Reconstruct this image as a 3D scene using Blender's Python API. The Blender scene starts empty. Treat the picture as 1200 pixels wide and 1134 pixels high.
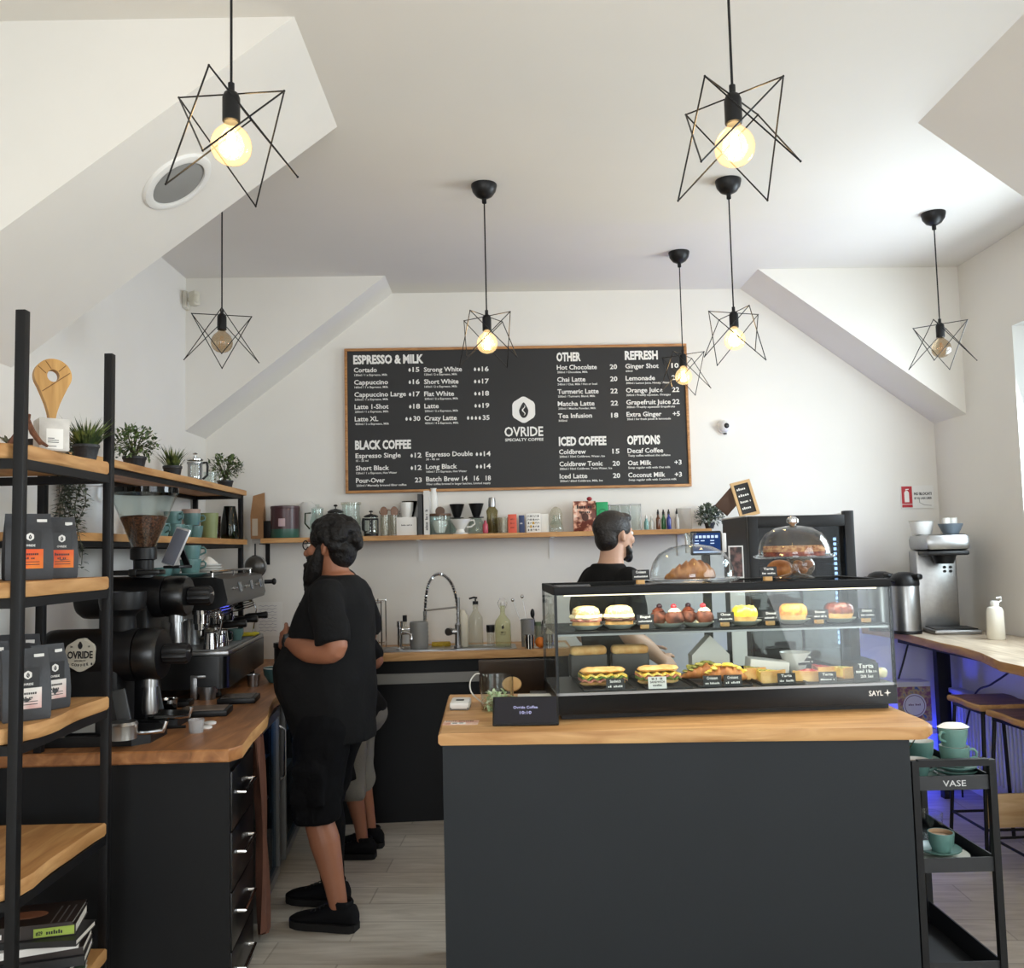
import bpy, bmesh, math, random
from mathutils import Vector as V, Matrix as MT, noise as NZ
random.seed(7)
PI = math.pi
SC = bpy.context.scene
COL = SC.collection

# ---------------------------------------------------------------- camera
F_PX, PITCH, YAW, ROLL, EYE = 1050.0, .074, .012, .023, 1.6
_fw = V((math.sin(YAW)*math.cos(PITCH), math.cos(YAW)*math.cos(PITCH), math.sin(PITCH)))
_rt = V((math.cos(YAW), -math.sin(YAW), 0)); _up = _rt.cross(_fw)
_cr = _rt*math.cos(ROLL) - _up*math.sin(ROLL); _cu = _up*math.cos(ROLL) + _rt*math.sin(ROLL)
cam_data = bpy.data.cameras.new('camera'); cam = bpy.data.objects.new('camera', cam_data); COL.objects.link(cam)
cam_data.sensor_fit = 'HORIZONTAL'; cam_data.sensor_width = 36; cam_data.lens = 36*F_PX/1200
cam_data.clip_start = .02
cam.matrix_world = MT(((_cr.x, _cu.x, -_fw.x, 0), (_cr.y, _cu.y, -_fw.y, 0), (_cr.z, _cu.z, -_fw.z, EYE), (0, 0, 0, 1)))
SC.camera = cam

# ---------------------------------------------------------------- view, world, daylight
SC.view_settings.view_transform = 'Standard'; SC.view_settings.look = 'None'
SC.view_settings.exposure = 0.07; SC.view_settings.gamma = 1.0; SC.view_settings.use_curve_mapping = False
try:
    SC.cycles.max_bounces = 10; SC.cycles.transparent_max_bounces = 24; SC.cycles.diffuse_bounces = 5
    SC.cycles.glossy_bounces = 4; SC.cycles.transmission_bounces = 6
    SC.cycles.use_denoising = True; SC.cycles.sample_clamp_indirect = 4.0
    SC.cycles.caustics_reflective = False; SC.cycles.caustics_refractive = False
except Exception: pass
world = bpy.data.worlds.new('world'); SC.world = world; world.use_nodes = True
_bg = world.node_tree.nodes['Background']; _bg.inputs[0].default_value = (.72, .85, 1.0, 1); _bg.inputs[1].default_value = 2.2

def area(name, loc, aim, sx, sy, power, col):
    l = bpy.data.lights.new(name, 'AREA'); l.shape = 'RECTANGLE'; l.size = sx; l.size_y = sy; l.energy = power; l.color = col
    o = bpy.data.objects.new(name, l); COL.objects.link(o); o.location = loc
    o.rotation_euler = (V(aim) - V(loc)).to_track_quat('-Z', 'Z').to_euler(); return o
area('daylight_front_window', (-.4, -2.42, 1.75), (.3, 3, 1.3), 1.7, 2.3, 76, (.96, .98, 1.0))
area('daylight_side_window', (3.12, 4.38, 2.12), (-.6, 4.1, 1.15), 1.2, 1.25, 70, (.82, .92, 1.0))
area('daylight_shop_window', (2.93, .3, 1.75), (-1.5, 2.4, 1.6), 2.6, 2.2, 72, (.95, .98, 1.0))

# ---------------------------------------------------------------- helpers
def lin(c):
    return tuple(((x/255)/12.92 if x <= 10 else ((x/255+.055)/1.055)**2.4) for x in c)
def at(px, py, Y):
    """the world point at depth Y seen at pixel px, py of the 1200x1134 photograph"""
    u, v = px-600, py-567
    x = u*math.cos(ROLL)-v*math.sin(ROLL); y = u*math.sin(ROLL)+v*math.cos(ROLL)
    d = _fw + _rt*(x/F_PX) - _up*(y/F_PX)
    return V((0, 0, EYE)) + d*(Y/d.y)
def onz(px, py, z):
    p = at(px, py, 1.0) - V((0, 0, EYE)); return V((0, 0, EYE)) + p*((z-EYE)/p.z)

class B:
    """collects shapes and links them as ONE mesh object"""
    def __init__(s): s.v = []; s.f = []; s.m = []; s.T = MT.Identity(4)
    def add(s, vs, fs, mi=0):
        n = len(s.v); s.v += [tuple(s.T @ V(p)) for p in vs]
        s.f += [tuple(i+n for i in f) for f in fs]; s.m += [mi]*len(fs); return s
    def bm(s, bm, mi=0):
        bm.verts.index_update(); s.add([v.co.copy() for v in bm.verts], [[v.index for v in f.verts] for f in bm.faces], mi); bm.free(); return s
    def box(s, c, d, rz=0, bev=0, mi=0, R=None, seg=2):
        bm = bmesh.new(); bmesh.ops.create_cube(bm, size=1)
        bmesh.ops.scale(bm, vec=d, verts=bm.verts)
        if bev: bmesh.ops.bevel(bm, geom=bm.edges[:], offset=min(bev, min(d)*.49), segments=seg, affect='EDGES', profile=.5)
        m = MT.Translation(c) @ (R.to_4x4() if R is not None else MT.Rotation(rz, 4, 'Z'))
        bmesh.ops.transform(bm, matrix=m, verts=bm.verts); return s.bm(bm, mi)
    def b2(s, x0, x1, y0, y1, z0, z1, bev=0, mi=0):
        return s.box(((x0+x1)/2, (y0+y1)/2, (z0+z1)/2), (abs(x1-x0), abs(y1-y0), abs(z1-z0)), 0, bev, mi)
    def cyl(s, p0, p1, r0, r1=None, n=16, caps=True, mi=0):
        p0, p1 = V(p0), V(p1); r1 = r0 if r1 is None else r1
        q = (p1-p0).to_track_quat('Z', 'X'); X, Y = q @ V((1, 0, 0)), q @ V((0, 1, 0))
        ring = [(math.cos(2*PI*k/n), math.sin(2*PI*k/n)) for k in range(n)]
        vs = [p0+(X*a+Y*b)*r0 for a, b in ring]+[p1+(X*a+Y*b)*r1 for a, b in ring]
        fs = [(k, (k+1) % n, n+(k+1) % n, n+k) for k in range(n)]
        if caps: fs += [tuple(range(n))[::-1], tuple(range(n, 2*n))]
        return s.add(vs, fs, mi)
    def lathe(s, prof, c=(0, 0, 0), n=24, mi=0, axis=None, sx=1, sy=1, wob=None):
        q = V(axis).to_track_quat('Z', 'X') if axis is not None else None
        c = V(c); vs = []; fs = []; rows = []
        for r, z in prof:
            if r < 1e-6: rows.append([len(vs)]); ps = [(0, 0, z)]
            else:
                rows.append(list(range(len(vs), len(vs)+n)))
                ps = [(r*sx*math.cos(2*PI*k/n)*(wob(k, z) if wob else 1), r*sy*math.sin(2*PI*k/n)*(wob(k, z) if wob else 1), z) for k in range(n)]
            vs += [c+(q @ V(p) if q else V(p)) for p in ps]
        for a, b in zip(rows, rows[1:]):
            for k in range(n):
                l = (k+1) % n
                if len(a) == 1 and len(b) == 1: continue
                if len(a) == 1: fs.append((a[0], b[l], b[k]))
                elif len(b) == 1: fs.append((a[k], a[l], b[0]))
                else: fs.append((a[k], a[l], b[l], b[k]))
        return s.add(vs, fs, mi)
    def tube(s, pts, r, n=8, closed=False, mi=0, caps=True):
        pts = [V(p) for p in pts]; m = len(pts); rs = r if isinstance(r, (list, tuple)) else [r]*m
        up = None; vs = []; fs = []
        for i, p in enumerate(pts):
            a = pts[(i-1) % m] if (closed or i) else p; b = pts[(i+1) % m] if (closed or i < m-1) else p
            t = (b-a).normalized()
            if up is None: up = t.orthogonal().normalized()
            up = (up - t*up.dot(t)).normalized(); w = t.cross(up)
            vs += [p+(up*math.cos(2*PI*k/n)+w*math.sin(2*PI*k/n))*rs[i] for k in range(n)]
        for i in range(m if closed else m-1):
            j = (i+1) % m
            fs += [(i*n+k, i*n+(k+1) % n, j*n+(k+1) % n, j*n+k) for k in range(n)]
        if caps and not closed: fs += [tuple(range(n))[::-1], tuple(range((m-1)*n, m*n))]
        return s.add(vs, fs, mi)
    def prism(s, poly, z0, z1, mi=0, T=None, sides=None):
        n = len(poly); T = T or MT.Identity(4)
        vs = [T @ V((x, y, z0)) for x, y in poly]+[T @ V((x, y, z1)) for x, y in poly]
        s.add(vs, [tuple(range(n))[::-1], tuple(range(n, 2*n))], mi)
        return s.add(vs, [(k, (k+1) % n, n+(k+1) % n, n+k) for k in range(n)], mi if sides is None else sides)
    def ball(s, c, r, n=16, m=10, mi=0, R=None, dis=0, fq=8):
        r = (r, r, r) if not isinstance(r, (tuple, list)) else r; c = V(c); vs = []; fs = []
        for i in range(m+1):
            th = PI*i/m
            for k in range(n if 0 < i < m else 1):
                d = V((math.sin(th)*math.cos(2*PI*k/n), math.sin(th)*math.sin(2*PI*k/n), math.cos(th)))
                p = V((d.x*r[0], d.y*r[1], d.z*r[2]))
                if dis: p *= 1+dis*NZ.noise((p+c)*fq)
                vs.append(c+(R @ p if R is not None else p))
        row = lambda i: [0] if i == 0 else ([1+(m-1)*n] if i == m else [1+(i-1)*n+k for k in range(n)])
        for i in range(m):
            a, b = row(i), row(i+1)
            for k in range(n):
                l = (k+1) % n
                if i == 0: fs.append((a[0], b[k], b[l]))
                elif i == m-1: fs.append((a[k], b[0], a[l]))
                else: fs.append((a[k], b[k], b[l], a[l]))
        return s.add(vs, fs, mi)
    def leaf(s, p, d, up, L, W, mi=0, bend=.25):
        p, d = V(p), V(d).normalized(); w = d.cross(V(up)); w = w.normalized() if w.length > 1e-4 else d.orthogonal().normalized(); nn = w.cross(d)
        vs = [p, p+d*L*.4+w*W/2+nn*L*bend*.35, p+d*L*.4-w*W/2+nn*L*bend*.35, p+d*L*.8+w*W*.3+nn*L*bend*.2, p+d*L*.8-w*W*.3+nn*L*bend*.2, p+d*L]
        return s.add(vs, [(0, 1, 2), (1, 3, 4, 2), (3, 5, 4)], mi)
    def text(s, t, T, size, w=None, bold=0, mi=0, align='LEFT', sx=1, depth=.0008):
        if t[0] == '~':                       # print too small to read: a row of strokes
            n = int(t[1:]); W = w or n*size*.6; o = {'LEFT': 0, 'CENTER': W/2, 'RIGHT': W}[align]; rn = random.Random(n*7+int(W*1e4))
            for i in range(n):
                h = size*rn.choice((.5, .52, .5, .72)); x = W*i/n-o
                if rn.random() > .13: s.prism([(x, 0), (x+W/n*.68, 0), (x+W/n*.68, h), (x, h)], 0, .0006, mi, T)
            return s
        vs, fs = text_geo(t, bold, depth/size)
        if not vs: return s
        x0, x1 = min(v[0] for v in vs), max(v[0] for v in vs)
        k = size*sx if w is None else w/(x1-x0)
        o = {'LEFT': x0, 'CENTER': (x0+x1)/2, 'RIGHT': x1}[align]
        return s.add([T @ V(((x-o)*k, y*size, z*size)) for x, y, z in vs], fs, mi)
    def done(s, name, mats, parent=None, ang=38, flat=False):
        me = bpy.data.meshes.new(name); me.from_pydata(s.v, [], s.f); me.update()
        for m in (mats if isinstance(mats, (list, tuple)) else [mats]): me.materials.append(m)
        me.polygons.foreach_set('material_index', s.m)
        bm = bmesh.new(); bm.from_mesh(me); bmesh.ops.recalc_face_normals(bm, faces=bm.faces[:]); bm.to_mesh(me); bm.free()
        if not flat:
            me.polygons.foreach_set('use_smooth', [True]*len(me.polygons))
            me.set_sharp_from_angle(angle=math.radians(ang))
        o = bpy.data.objects.new(name, me); COL.objects.link(o)
        if parent is not None: o.parent = parent
        return o

_tcache = {}
def text_geo(t, bold, depth):
    key = (t, bold, round(depth, 4))
    if key in _tcache: return _tcache[key]
    cu = bpy.data.curves.new('lettering', 'FONT'); cu.body = t; cu.size = 1; cu.offset = bold; cu.extrude = depth; cu.resolution_u = 2
    ob = bpy.data.objects.new('lettering', cu); COL.objects.link(ob)
    dg = bpy.context.evaluated_depsgraph_get(); dg.update()
    me = bpy.data.meshes.new_from_object(ob.evaluated_get(dg))
    r = ([tuple(v.co) for v in me.vertices], [tuple(p.vertices) for p in me.polygons])
    bpy.data.objects.remove(ob); bpy.data.curves.remove(cu); bpy.data.meshes.remove(me)
    _tcache[key] = r; return r
def facing(p, n, up=(0, 0, 1)):
    """frame at p whose local z looks along n (local x right, y up): for lettering and flat signs"""
    n = V(n).normalized(); x = V(up).cross(n).normalized(); y = n.cross(x)
    return MT(((x.x, y.x, n.x, p[0]), (x.y, y.y, n.y, p[1]), (x.z, y.z, n.z, p[2]), (0, 0, 0, 1)))

def thing(name, label, cat, loc=(0, 0, 0), rz=0, group=None):
    o = bpy.data.objects.new(name, None); COL.objects.link(o); o.empty_display_size = .05
    o.location = loc; o.rotation_euler = (0, 0, rz); o['label'] = label; o['category'] = cat
    if group: o['group'] = group
    return o
def tag(o, label, cat, group=None, loc=None, rz=None):
    o['label'] = label; o['category'] = cat
    if group: o['group'] = group
    if loc is not None: o.location = loc
    if rz is not None: o.rotation_euler = (0, 0, rz)
    return o
def struct(o): o['kind'] = 'structure'; return o
def dup(root, label, loc=None, rz=None, group=None):
    c = root.copy(); COL.objects.link(c); c['label'] = label
    if loc is not None: c.location = loc
    if rz is not None: c.rotation_euler = (0, 0, rz)
    if group: c['group'] = group
    for ch in list(root.children):
        d = ch.copy(); COL.objects.link(d); d.parent = c
        for g in ch.children:
            e = g.copy(); COL.objects.link(e); e.parent = d
    return c

# ---------------------------------------------------------------- materials
def _nt(name):
    m = bpy.data.materials.new(name); m.use_nodes = True; nt = m.node_tree; return m, nt, nt.nodes['Principled BSDF']
def mat(name, col, rough=.5, metal=0, var=.0, vs=6, bump=0, bs=60, emit=0, ecol=None, coat=0, spec=None, sheen=0, alpha=1):
    m, nt, p = _nt(name); c = lin(col)
    p.inputs['Base Color'].default_value = (*c, 1); p.inputs['Roughness'].default_value = rough; p.inputs['Metallic'].default_value = metal
    if spec is not None: p.inputs['Specular IOR Level'].default_value = spec
    if coat: p.inputs['Coat Weight'].default_value = coat; p.inputs['Coat Roughness'].default_value = .1
    if sheen: p.inputs['Sheen Weight'].default_value = sheen
    if emit: p.inputs['Emission Color'].default_value = (*lin(ecol or col), 1); p.inputs['Emission Strength'].default_value = emit
    if var or bump:
        tc = nt.nodes.new('ShaderNodeTexCoord')
        if var:
            nz = nt.nodes.new('ShaderNodeTexNoise'); nz.inputs['Scale'].default_value = vs; nz.inputs['Detail'].default_value = 5
            nt.links.new(tc.outputs['Object'], nz.inputs['Vector'])
            rp = nt.nodes.new('ShaderNodeValToRGB'); rp.color_ramp.elements[0].position = .3; rp.color_ramp.elements[1].position = .7
            rp.color_ramp.elements[0].color = (*[x*(1-var) for x in c], 1); rp.color_ramp.elements[1].color = (*[min(1, x*(1+var)) for x in c], 1)
            nt.links.new(nz.outputs['Fac'], rp.inputs['Fac']); nt.links.new(rp.outputs['Color'], p.inputs['Base Color'])
        if bump:
            nb = nt.nodes.new('ShaderNodeTexNoise'); nb.inputs['Scale'].default_value = bs; nb.inputs['Detail'].default_value = 4
            bp = nt.nodes.new('ShaderNodeBump'); bp.inputs['Strength'].default_value = bump; bp.inputs['Distance'].default_value = .01
            nt.links.new(tc.outputs['Object'], nb.inputs['Vector']); nt.links.new(nb.outputs['Fac'], bp.inputs['Height']); nt.links.new(bp.outputs['Normal'], p.inputs['Normal'])
    return m
def speckle(name, c0, c1, scale=60, rough=.6, p0=.42, p1=.58, bump=.3, c2=None):
    m, nt, p = _nt(name); tc = nt.nodes.new('ShaderNodeTexCoord'); nz = nt.nodes.new('ShaderNodeTexNoise')
    nz.inputs['Scale'].default_value = scale; nz.inputs['Detail'].default_value = 3; nt.links.new(tc.outputs['Object'], nz.inputs['Vector'])
    rp = nt.nodes.new('ShaderNodeValToRGB'); e = rp.color_ramp.elements; e[0].position = p0; e[1].position = p1
    e[0].color = (*lin(c0), 1); e[1].color = (*lin(c1), 1)
    if c2: k = e.new(min(.99, p1+.1)); k.color = (*lin(c2), 1)
    nt.links.new(nz.outputs['Fac'], rp.inputs['Fac']); nt.links.new(rp.outputs['Color'], p.inputs['Base Color']); p.inputs['Roughness'].default_value = rough
    if bump:
        bp = nt.nodes.new('ShaderNodeBump'); bp.inputs['Strength'].default_value = bump; bp.inputs['Distance'].default_value = .004
        nt.links.new(nz.outputs['Fac'], bp.inputs['Height']); nt.links.new(bp.outputs['Normal'], p.inputs['Normal'])
    return m
def wood(name, c0, c1, axis='Y', scale=1.0, rough=.5, c2=None):
    m, nt, p = _nt(name); tc = nt.nodes.new('ShaderNodeTexCoord'); mp = nt.nodes.new('ShaderNodeMapping')
    s = {'X': (1.2, 9, 9), 'Y': (9, 1.2, 9), 'Z': (9, 9, 1.2)}[axis]; mp.inputs['Scale'].default_value = [x*scale for x in s]
    nt.links.new(tc.outputs['Object'], mp.inputs['Vector'])
    n1 = nt.nodes.new('ShaderNodeTexNoise'); n1.inputs['Scale'].default_value = 2.2; n1.inputs['Detail'].default_value = 8; n1.inputs['Distortion'].default_value = 1.4
    nt.links.new(mp.outputs['Vector'], n1.inputs['Vector'])
    rp = nt.nodes.new('ShaderNodeValToRGB'); e = rp.color_ramp.elements; e[0].position = .3; e[1].position = .72
    e[0].color = (*lin(c0), 1); e[1].color = (*lin(c1), 1)
    if c2: k = e.new(.52); k.color = (*lin(c2), 1)
    nt.links.new(n1.outputs['Fac'], rp.inputs['Fac']); nt.links.new(rp.outputs['Color'], p.inputs['Base Color'])
    p.inputs['Roughness'].default_value = rough
    bp = nt.nodes.new('ShaderNodeBump'); bp.inputs['Strength'].default_value = .15; bp.inputs['Distance'].default_value = .004
    nt.links.new(n1.outputs['Fac'], bp.inputs['Height']); nt.links.new(bp.outputs['Normal'], p.inputs['Normal'])
    return m
def schlick(nt, refl=1.0, f0=.04):
    lw = nt.nodes.new('ShaderNodeLayerWeight'); lw.inputs['Blend'].default_value = .5
    pw = nt.nodes.new('ShaderNodeMath'); pw.operation = 'POWER'; pw.inputs[1].default_value = 5; nt.links.new(lw.outputs['Facing'], pw.inputs[0])
    ma = nt.nodes.new('ShaderNodeMath'); ma.operation = 'MULTIPLY_ADD'; ma.inputs[1].default_value = .8*refl; ma.inputs[2].default_value = f0*refl; ma.use_clamp = True
    nt.links.new(pw.outputs[0], ma.inputs[0]); return ma.outputs[0]
def glass(name, tint=(255, 255, 255), refl=1.0, rough=.02, frost=0, body=None, ior=1.45):
    """thin clear glass: what is behind shows through, edges and glints reflect"""
    m = bpy.data.materials.new(name); m.use_nodes = True; nt = m.node_tree; nt.nodes.clear()
    out = nt.nodes.new('ShaderNodeOutputMaterial'); tr = nt.nodes.new('ShaderNodeBsdfTransparent'); tr.inputs[0].default_value = (*lin(tint), 1)
    gl = nt.nodes.new('ShaderNodeBsdfGlossy'); gl.inputs['Roughness'].default_value = rough
    mx = nt.nodes.new('ShaderNodeMixShader'); nt.links.new(schlick(nt, refl), mx.inputs[0])
    src = tr
    if frost:
        df = nt.nodes.new('ShaderNodeBsdfDiffuse'); df.inputs[0].default_value = (*lin(body or tint), 1)
        m2 = nt.nodes.new('ShaderNodeMixShader'); m2.inputs[0].default_value = frost
        nt.links.new(tr.outputs[0], m2.inputs[1]); nt.links.new(df.outputs[0], m2.inputs[2]); src = m2
    nt.links.new(src.outputs[0], mx.inputs[1]); nt.links.new(gl.outputs[0], mx.inputs[2]); nt.links.new(mx.outputs[0], out.inputs[0])
    return m
def emis(name, col, strength):
    m = bpy.data.materials.new(name); m.use_nodes = True; nt = m.node_tree; nt.nodes.clear()
    out = nt.nodes.new('ShaderNodeOutputMaterial'); e = nt.nodes.new('ShaderNodeEmission'); e.inputs[0].default_value = (*lin(col), 1); e.inputs[1].default_value = strength
    nt.links.new(e.outputs[0], out.inputs[0]); return m

PLASTER = mat('plaster', (226, 223, 217), .85, var=.03, vs=1.5, bump=.05, bs=25)
CEILM = mat('ceiling_paint', (222, 219, 213), .9, var=.02, vs=1.2, bump=.06, bs=12)
BLACKM = mat('black_metal', (15, 15, 17), .5, .0, spec=.3)
WIRE = mat('black_wire', (28, 27, 27), .35, .5)
CHARC = mat('charcoal_panel', (29, 33, 37), .55, spec=.3, var=.05, vs=3, bump=.04, bs=200)
BLKPAN = mat('black_panel', (13, 14, 16), .55, spec=.25)
BLKGL = mat('black_gloss', (10, 10, 11), .3)
BLKPL = mat('black_plastic', (14, 14, 16), .42, spec=.35)
STEEL = mat('brushed_steel', (160, 160, 160), .32, 1, var=.06, vs=40)
CHROME = mat('chrome', (215, 215, 215), .1, 1)
ALU = mat('grey_aluminium', (150, 150, 150), .4, .8)
WHITEP = mat('white_plastic', (226, 225, 222), .4)
WHITEC = mat('white_ceramic', (228, 227, 222), .22, coat=.3)
TEAL = mat('teal_ceramic', (88, 124, 122), .35, var=.06, vs=20)
TEALD = mat('dark_teal_ceramic', (62, 92, 92), .4, var=.06, vs=20)
OAK = wood('oak_worktop', (176, 126, 74), (214, 172, 118), 'X', .8, .45, (200, 152, 98))
OAKY = wood('oak_plank', (164, 114, 62), (210, 164, 106), 'Y', .8, .5, (192, 142, 88))
BARK = wood('live_edge', (168, 120, 70), (206, 160, 106), 'Y', 1, .65); BARKX = wood('live_edge_x', (170, 122, 72), (208, 164, 110), 'X', 1, .6)
WALN = wood('brown_worktop', (122, 78, 44), (182, 128, 80), 'Y', .8, .4, (154, 102, 60))
SHELFW = wood('shelf_pine', (176, 124, 70), (214, 166, 108), 'X', 1, .5)
STOOLW = wood('stool_wood', (86, 60, 40), (150, 112, 80), 'X', 1.2, .4)
GREYOAK = wood('grey_oak', (150, 132, 110), (206, 192, 170), 'Y', .9, .35)
GLASS = glass('clear_glass', (246, 250, 249))
GLASSC = glass('case_glass', (250, 253, 252), .6)
GLASSG = glass('green_glass', (120, 140, 112), 1)
PAPER = mat('white_paper', (232, 230, 225), .8)
KRAFT = mat('kraft_paper', (156, 116, 80), .85, var=.1, vs=14)
INK = mat('dark_ink', (30, 30, 32), .7)
WHITE_INK = mat('white_ink', (236, 234, 230), .7)
LEAF = speckle('leaf_green', (52, 74, 40), (104, 122, 70), 30, .5)
LEAF2 = speckle('grass_green', (44, 62, 32), (112, 126, 66), 24, .5)
LEAFG = speckle('grey_green_leaf', (62, 74, 62), (120, 130, 112), 30, .55)
SOIL = mat('soil', (48, 36, 28), .9)
BEANS = speckle('coffee_beans', (44, 24, 16), (104, 64, 42), 130, .35, .4, .6, .8)
# ---------------------------------------------------------------- the room
L, R, H, YF = -1.956, 2.964, 3.354, -2.6
def yb(x): return 5.977+.022*x           # the back wall is a little skewed
def floor_mat():
    m, nt, p = _nt('wood_look_floor'); tc = nt.nodes.new('ShaderNodeTexCoord'); mp = nt.nodes.new('ShaderNodeMapping')
    mp.inputs['Rotation'].default_value = (0, 0, .06); nt.links.new(tc.outputs['Object'], mp.inputs['Vector'])
    br = nt.nodes.new('ShaderNodeTexBrick'); br.inputs['Color1'].default_value = (*lin((204, 197, 185)), 1); br.inputs['Color2'].default_value = (*lin((184, 176, 164)), 1)
    br.inputs['Mortar'].default_value = (*lin((162, 154, 142)), 1); br.inputs['Scale'].default_value = 1; br.inputs['Mortar Size'].default_value = .004
    br.inputs['Brick Width'].default_value = .9; br.inputs['Row Height'].default_value = .2; br.offset = .33
    nt.links.new(mp.outputs['Vector'], br.inputs['Vector'])
    mp2 = nt.nodes.new('ShaderNodeMapping'); mp2.inputs['Scale'].default_value = (2.2, 14, 1); nt.links.new(mp.outputs['Vector'], mp2.inputs['Vector'])
    nz = nt.nodes.new('ShaderNodeTexNoise'); nz.inputs['Scale'].default_value = 1.6; nz.inputs['Detail'].default_value = 9; nz.inputs['Distortion'].default_value = .8
    nt.links.new(mp2.outputs['Vector'], nz.inputs['Vector'])
    rp = nt.nodes.new('ShaderNodeValToRGB'); rp.color_ramp.elements[0].position = .32; rp.color_ramp.elements[1].position = .7
    rp.color_ramp.elements[0].color = (.62, .58, .52, 1); rp.color_ramp.elements[1].color = (1.08, 1.07, 1.05, 1)
    nt.links.new(nz.outputs['Fac'], rp.inputs['Fac'])
    mx = nt.nodes.new('ShaderNodeMixRGB'); mx.blend_type = 'MULTIPLY'; mx.inputs[0].default_value = .65
    nt.links.new(br.outputs['Color'], mx.inputs[1]); nt.links.new(rp.outputs['Color'], mx.inputs[2]); nt.links.new(mx.outputs[0], p.inputs['Base Color'])
    p.inputs['Roughness'].default_value = .42; return m
FLOORM = floor_mat()
struct(B().b2(L-.2, R+.3, YF-.2, 6.4, -.1, 0).done('floor', FLOORM))
struct(B().b2(L-.2, R+.3, YF-.2, 6.4, H, H+.12).done('ceiling', CEILM))
struct(B().b2(L-.2, L, YF-.2, 6.4, 0, H).done('wall_left', PLASTER))
w = B(); w.prism([(L-.2, yb(L-.2)), (R+.3, yb(R+.3)), (R+.3, 6.4), (L-.2, 6.4)], 0, H); struct(w.done('wall_back', PLASTER))
# right wall with the tall side window and the shop window nearer the door
WY0, WY1, WZ0, WZ1 = 3.74, 5.055, 1.46, 2.825
SY0, SY1, SZ0, SZ1 = -1.1, 1.6, .6, 2.9
w = B()
for y0, y1, z0, z1 in ((WY1, 6.4, 0, H), (WY0, WY1, 0, WZ0), (WY0, WY1, WZ1, H), (SY1, WY0, 0, H), (SY0, SY1, 0, SZ0), (SY0, SY1, SZ1, H), (YF-.2, SY0, 0, H)):
    w.b2(R, R+.28, y0, y1, z0, z1)
struct(w.done('wall_right', PLASTER))
FX0, FX1, FZ0, FZ1 = -1.3, .5, .55, 2.95
w = B()
for x0, x1, z0, z1 in ((L-.2, FX0, 0, H), (FX1, R+.3, 0, H), (FX0, FX1, 0, FZ0), (FX0, FX1, FZ1, H)): w.b2(x0, x1, YF-.2, YF, z0, z1)
struct(w.done('wall_front', PLASTER))
FRAMEM = mat('white_window_frame', (225, 228, 230), .4)
def window(name, axis, a0, a1, z0, z1, d, nm):
    w = B(); g = B(); t = .05
    def bar(u0, u1, v0, v1, bb, k=.05):
        (bb.b2(d, d+k, u0, u1, v0, v1) if axis == 'X' else bb.b2(u0, u1, d-k, d, v0, v1))
    bar(a0, a1, z0, z0+t, w); bar(a0, a1, z1-t, z1, w); bar(a0, a0+t, z0, z1, w); bar(a1-t, a1, z0, z1, w)
    for i in range(1, nm): c = a0+(a1-a0)*i/nm; bar(c-.03, c+.03, z0+t, z1-t, w)
    o = struct(w.done(name, FRAMEM)); bar(a0+t, a1-t, z0+t, z1-t, g, .012); g.done('window_pane', GLASS, o); return o
window('window_1', 'X', WY0, WY1, WZ0, WZ1, R+.2, 1)
window('window_2', 'X', SY0, SY1, SZ0, SZ1, R+.2, 2)
window('window_3', 'Y', FX0, FX1, FZ0, FZ1, YF-.1, 2)
def slope(name, xt, xw, zb, y0, y1):
    """boxed-in triangle between ceiling and wall; y0 and y1 are functions of x or numbers"""
    f0 = y0 if callable(y0) else (lambda x: y0); f1 = y1 if callable(y1) else (lambda x: y1)
    P = [(xt, H), (xw, zb), (xw, H)]
    vs = [(x, f0(x), z) for x, z in P]+[(x, f1(x), z) for x, z in P]
    return struct(B().add(vs, [(0, 1, 2), (5, 4, 3), (0, 3, 4, 1), (1, 4, 5, 2), (2, 5, 3, 0)]).done(name, PLASTER, flat=True))
slope('trim_1', -.642, L, 2.378, 2.812, 3.574)
slope('trim_2', -.708, L, 2.385, lambda x: 5.59+.022*x, lambda x: yb(x)+.02)
slope('trim_3', 1.668, R, 2.397, lambda x: 5.549+.022*x, lambda x: yb(x)+.02)
slope('trim_4', 1.786, R, 2.45, 2.8, 3.63)
# ---------------------------------------------------------------- pendant lights
FIL = emis('filament_glow', (255, 214, 140), 60)
def bulb_mat(name, col, strength, tint):
    m = bpy.data.materials.new(name); m.use_nodes = True; nt = m.node_tree; nt.nodes.clear()
    out = nt.nodes.new('ShaderNodeOutputMaterial'); tr = nt.nodes.new('ShaderNodeBsdfTransparent'); tr.inputs[0].default_value = (*lin(tint), 1)
    e = nt.nodes.new('ShaderNodeEmission'); e.inputs[0].default_value = (*lin(col), 1); e.inputs[1].default_value = strength
    ad = nt.nodes.new('ShaderNodeAddShader'); nt.links.new(tr.outputs[0], ad.inputs[0]); nt.links.new(e.outputs[0], ad.inputs[1])
    gl = nt.nodes.new('ShaderNodeBsdfGlossy'); gl.inputs['Roughness'].default_value = .03
    mx = nt.nodes.new('ShaderNodeMixShader')
    nt.links.new(schlick(nt), mx.inputs[0]); nt.links.new(ad.outputs[0], mx.inputs[1]); nt.links.new(gl.outputs[0], mx.inputs[2]); nt.links.new(mx.outputs[0], out.inputs[0]); return m
BULB_ON = bulb_mat('lit_amber_bulb', (255, 220, 156), .5, (255, 244, 220))
BULB_OFF = glass('smoky_bulb', (226, 214, 196), 1.3)
FIL_OFF = mat('cold_filament', (196, 150, 96), .4)
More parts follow.
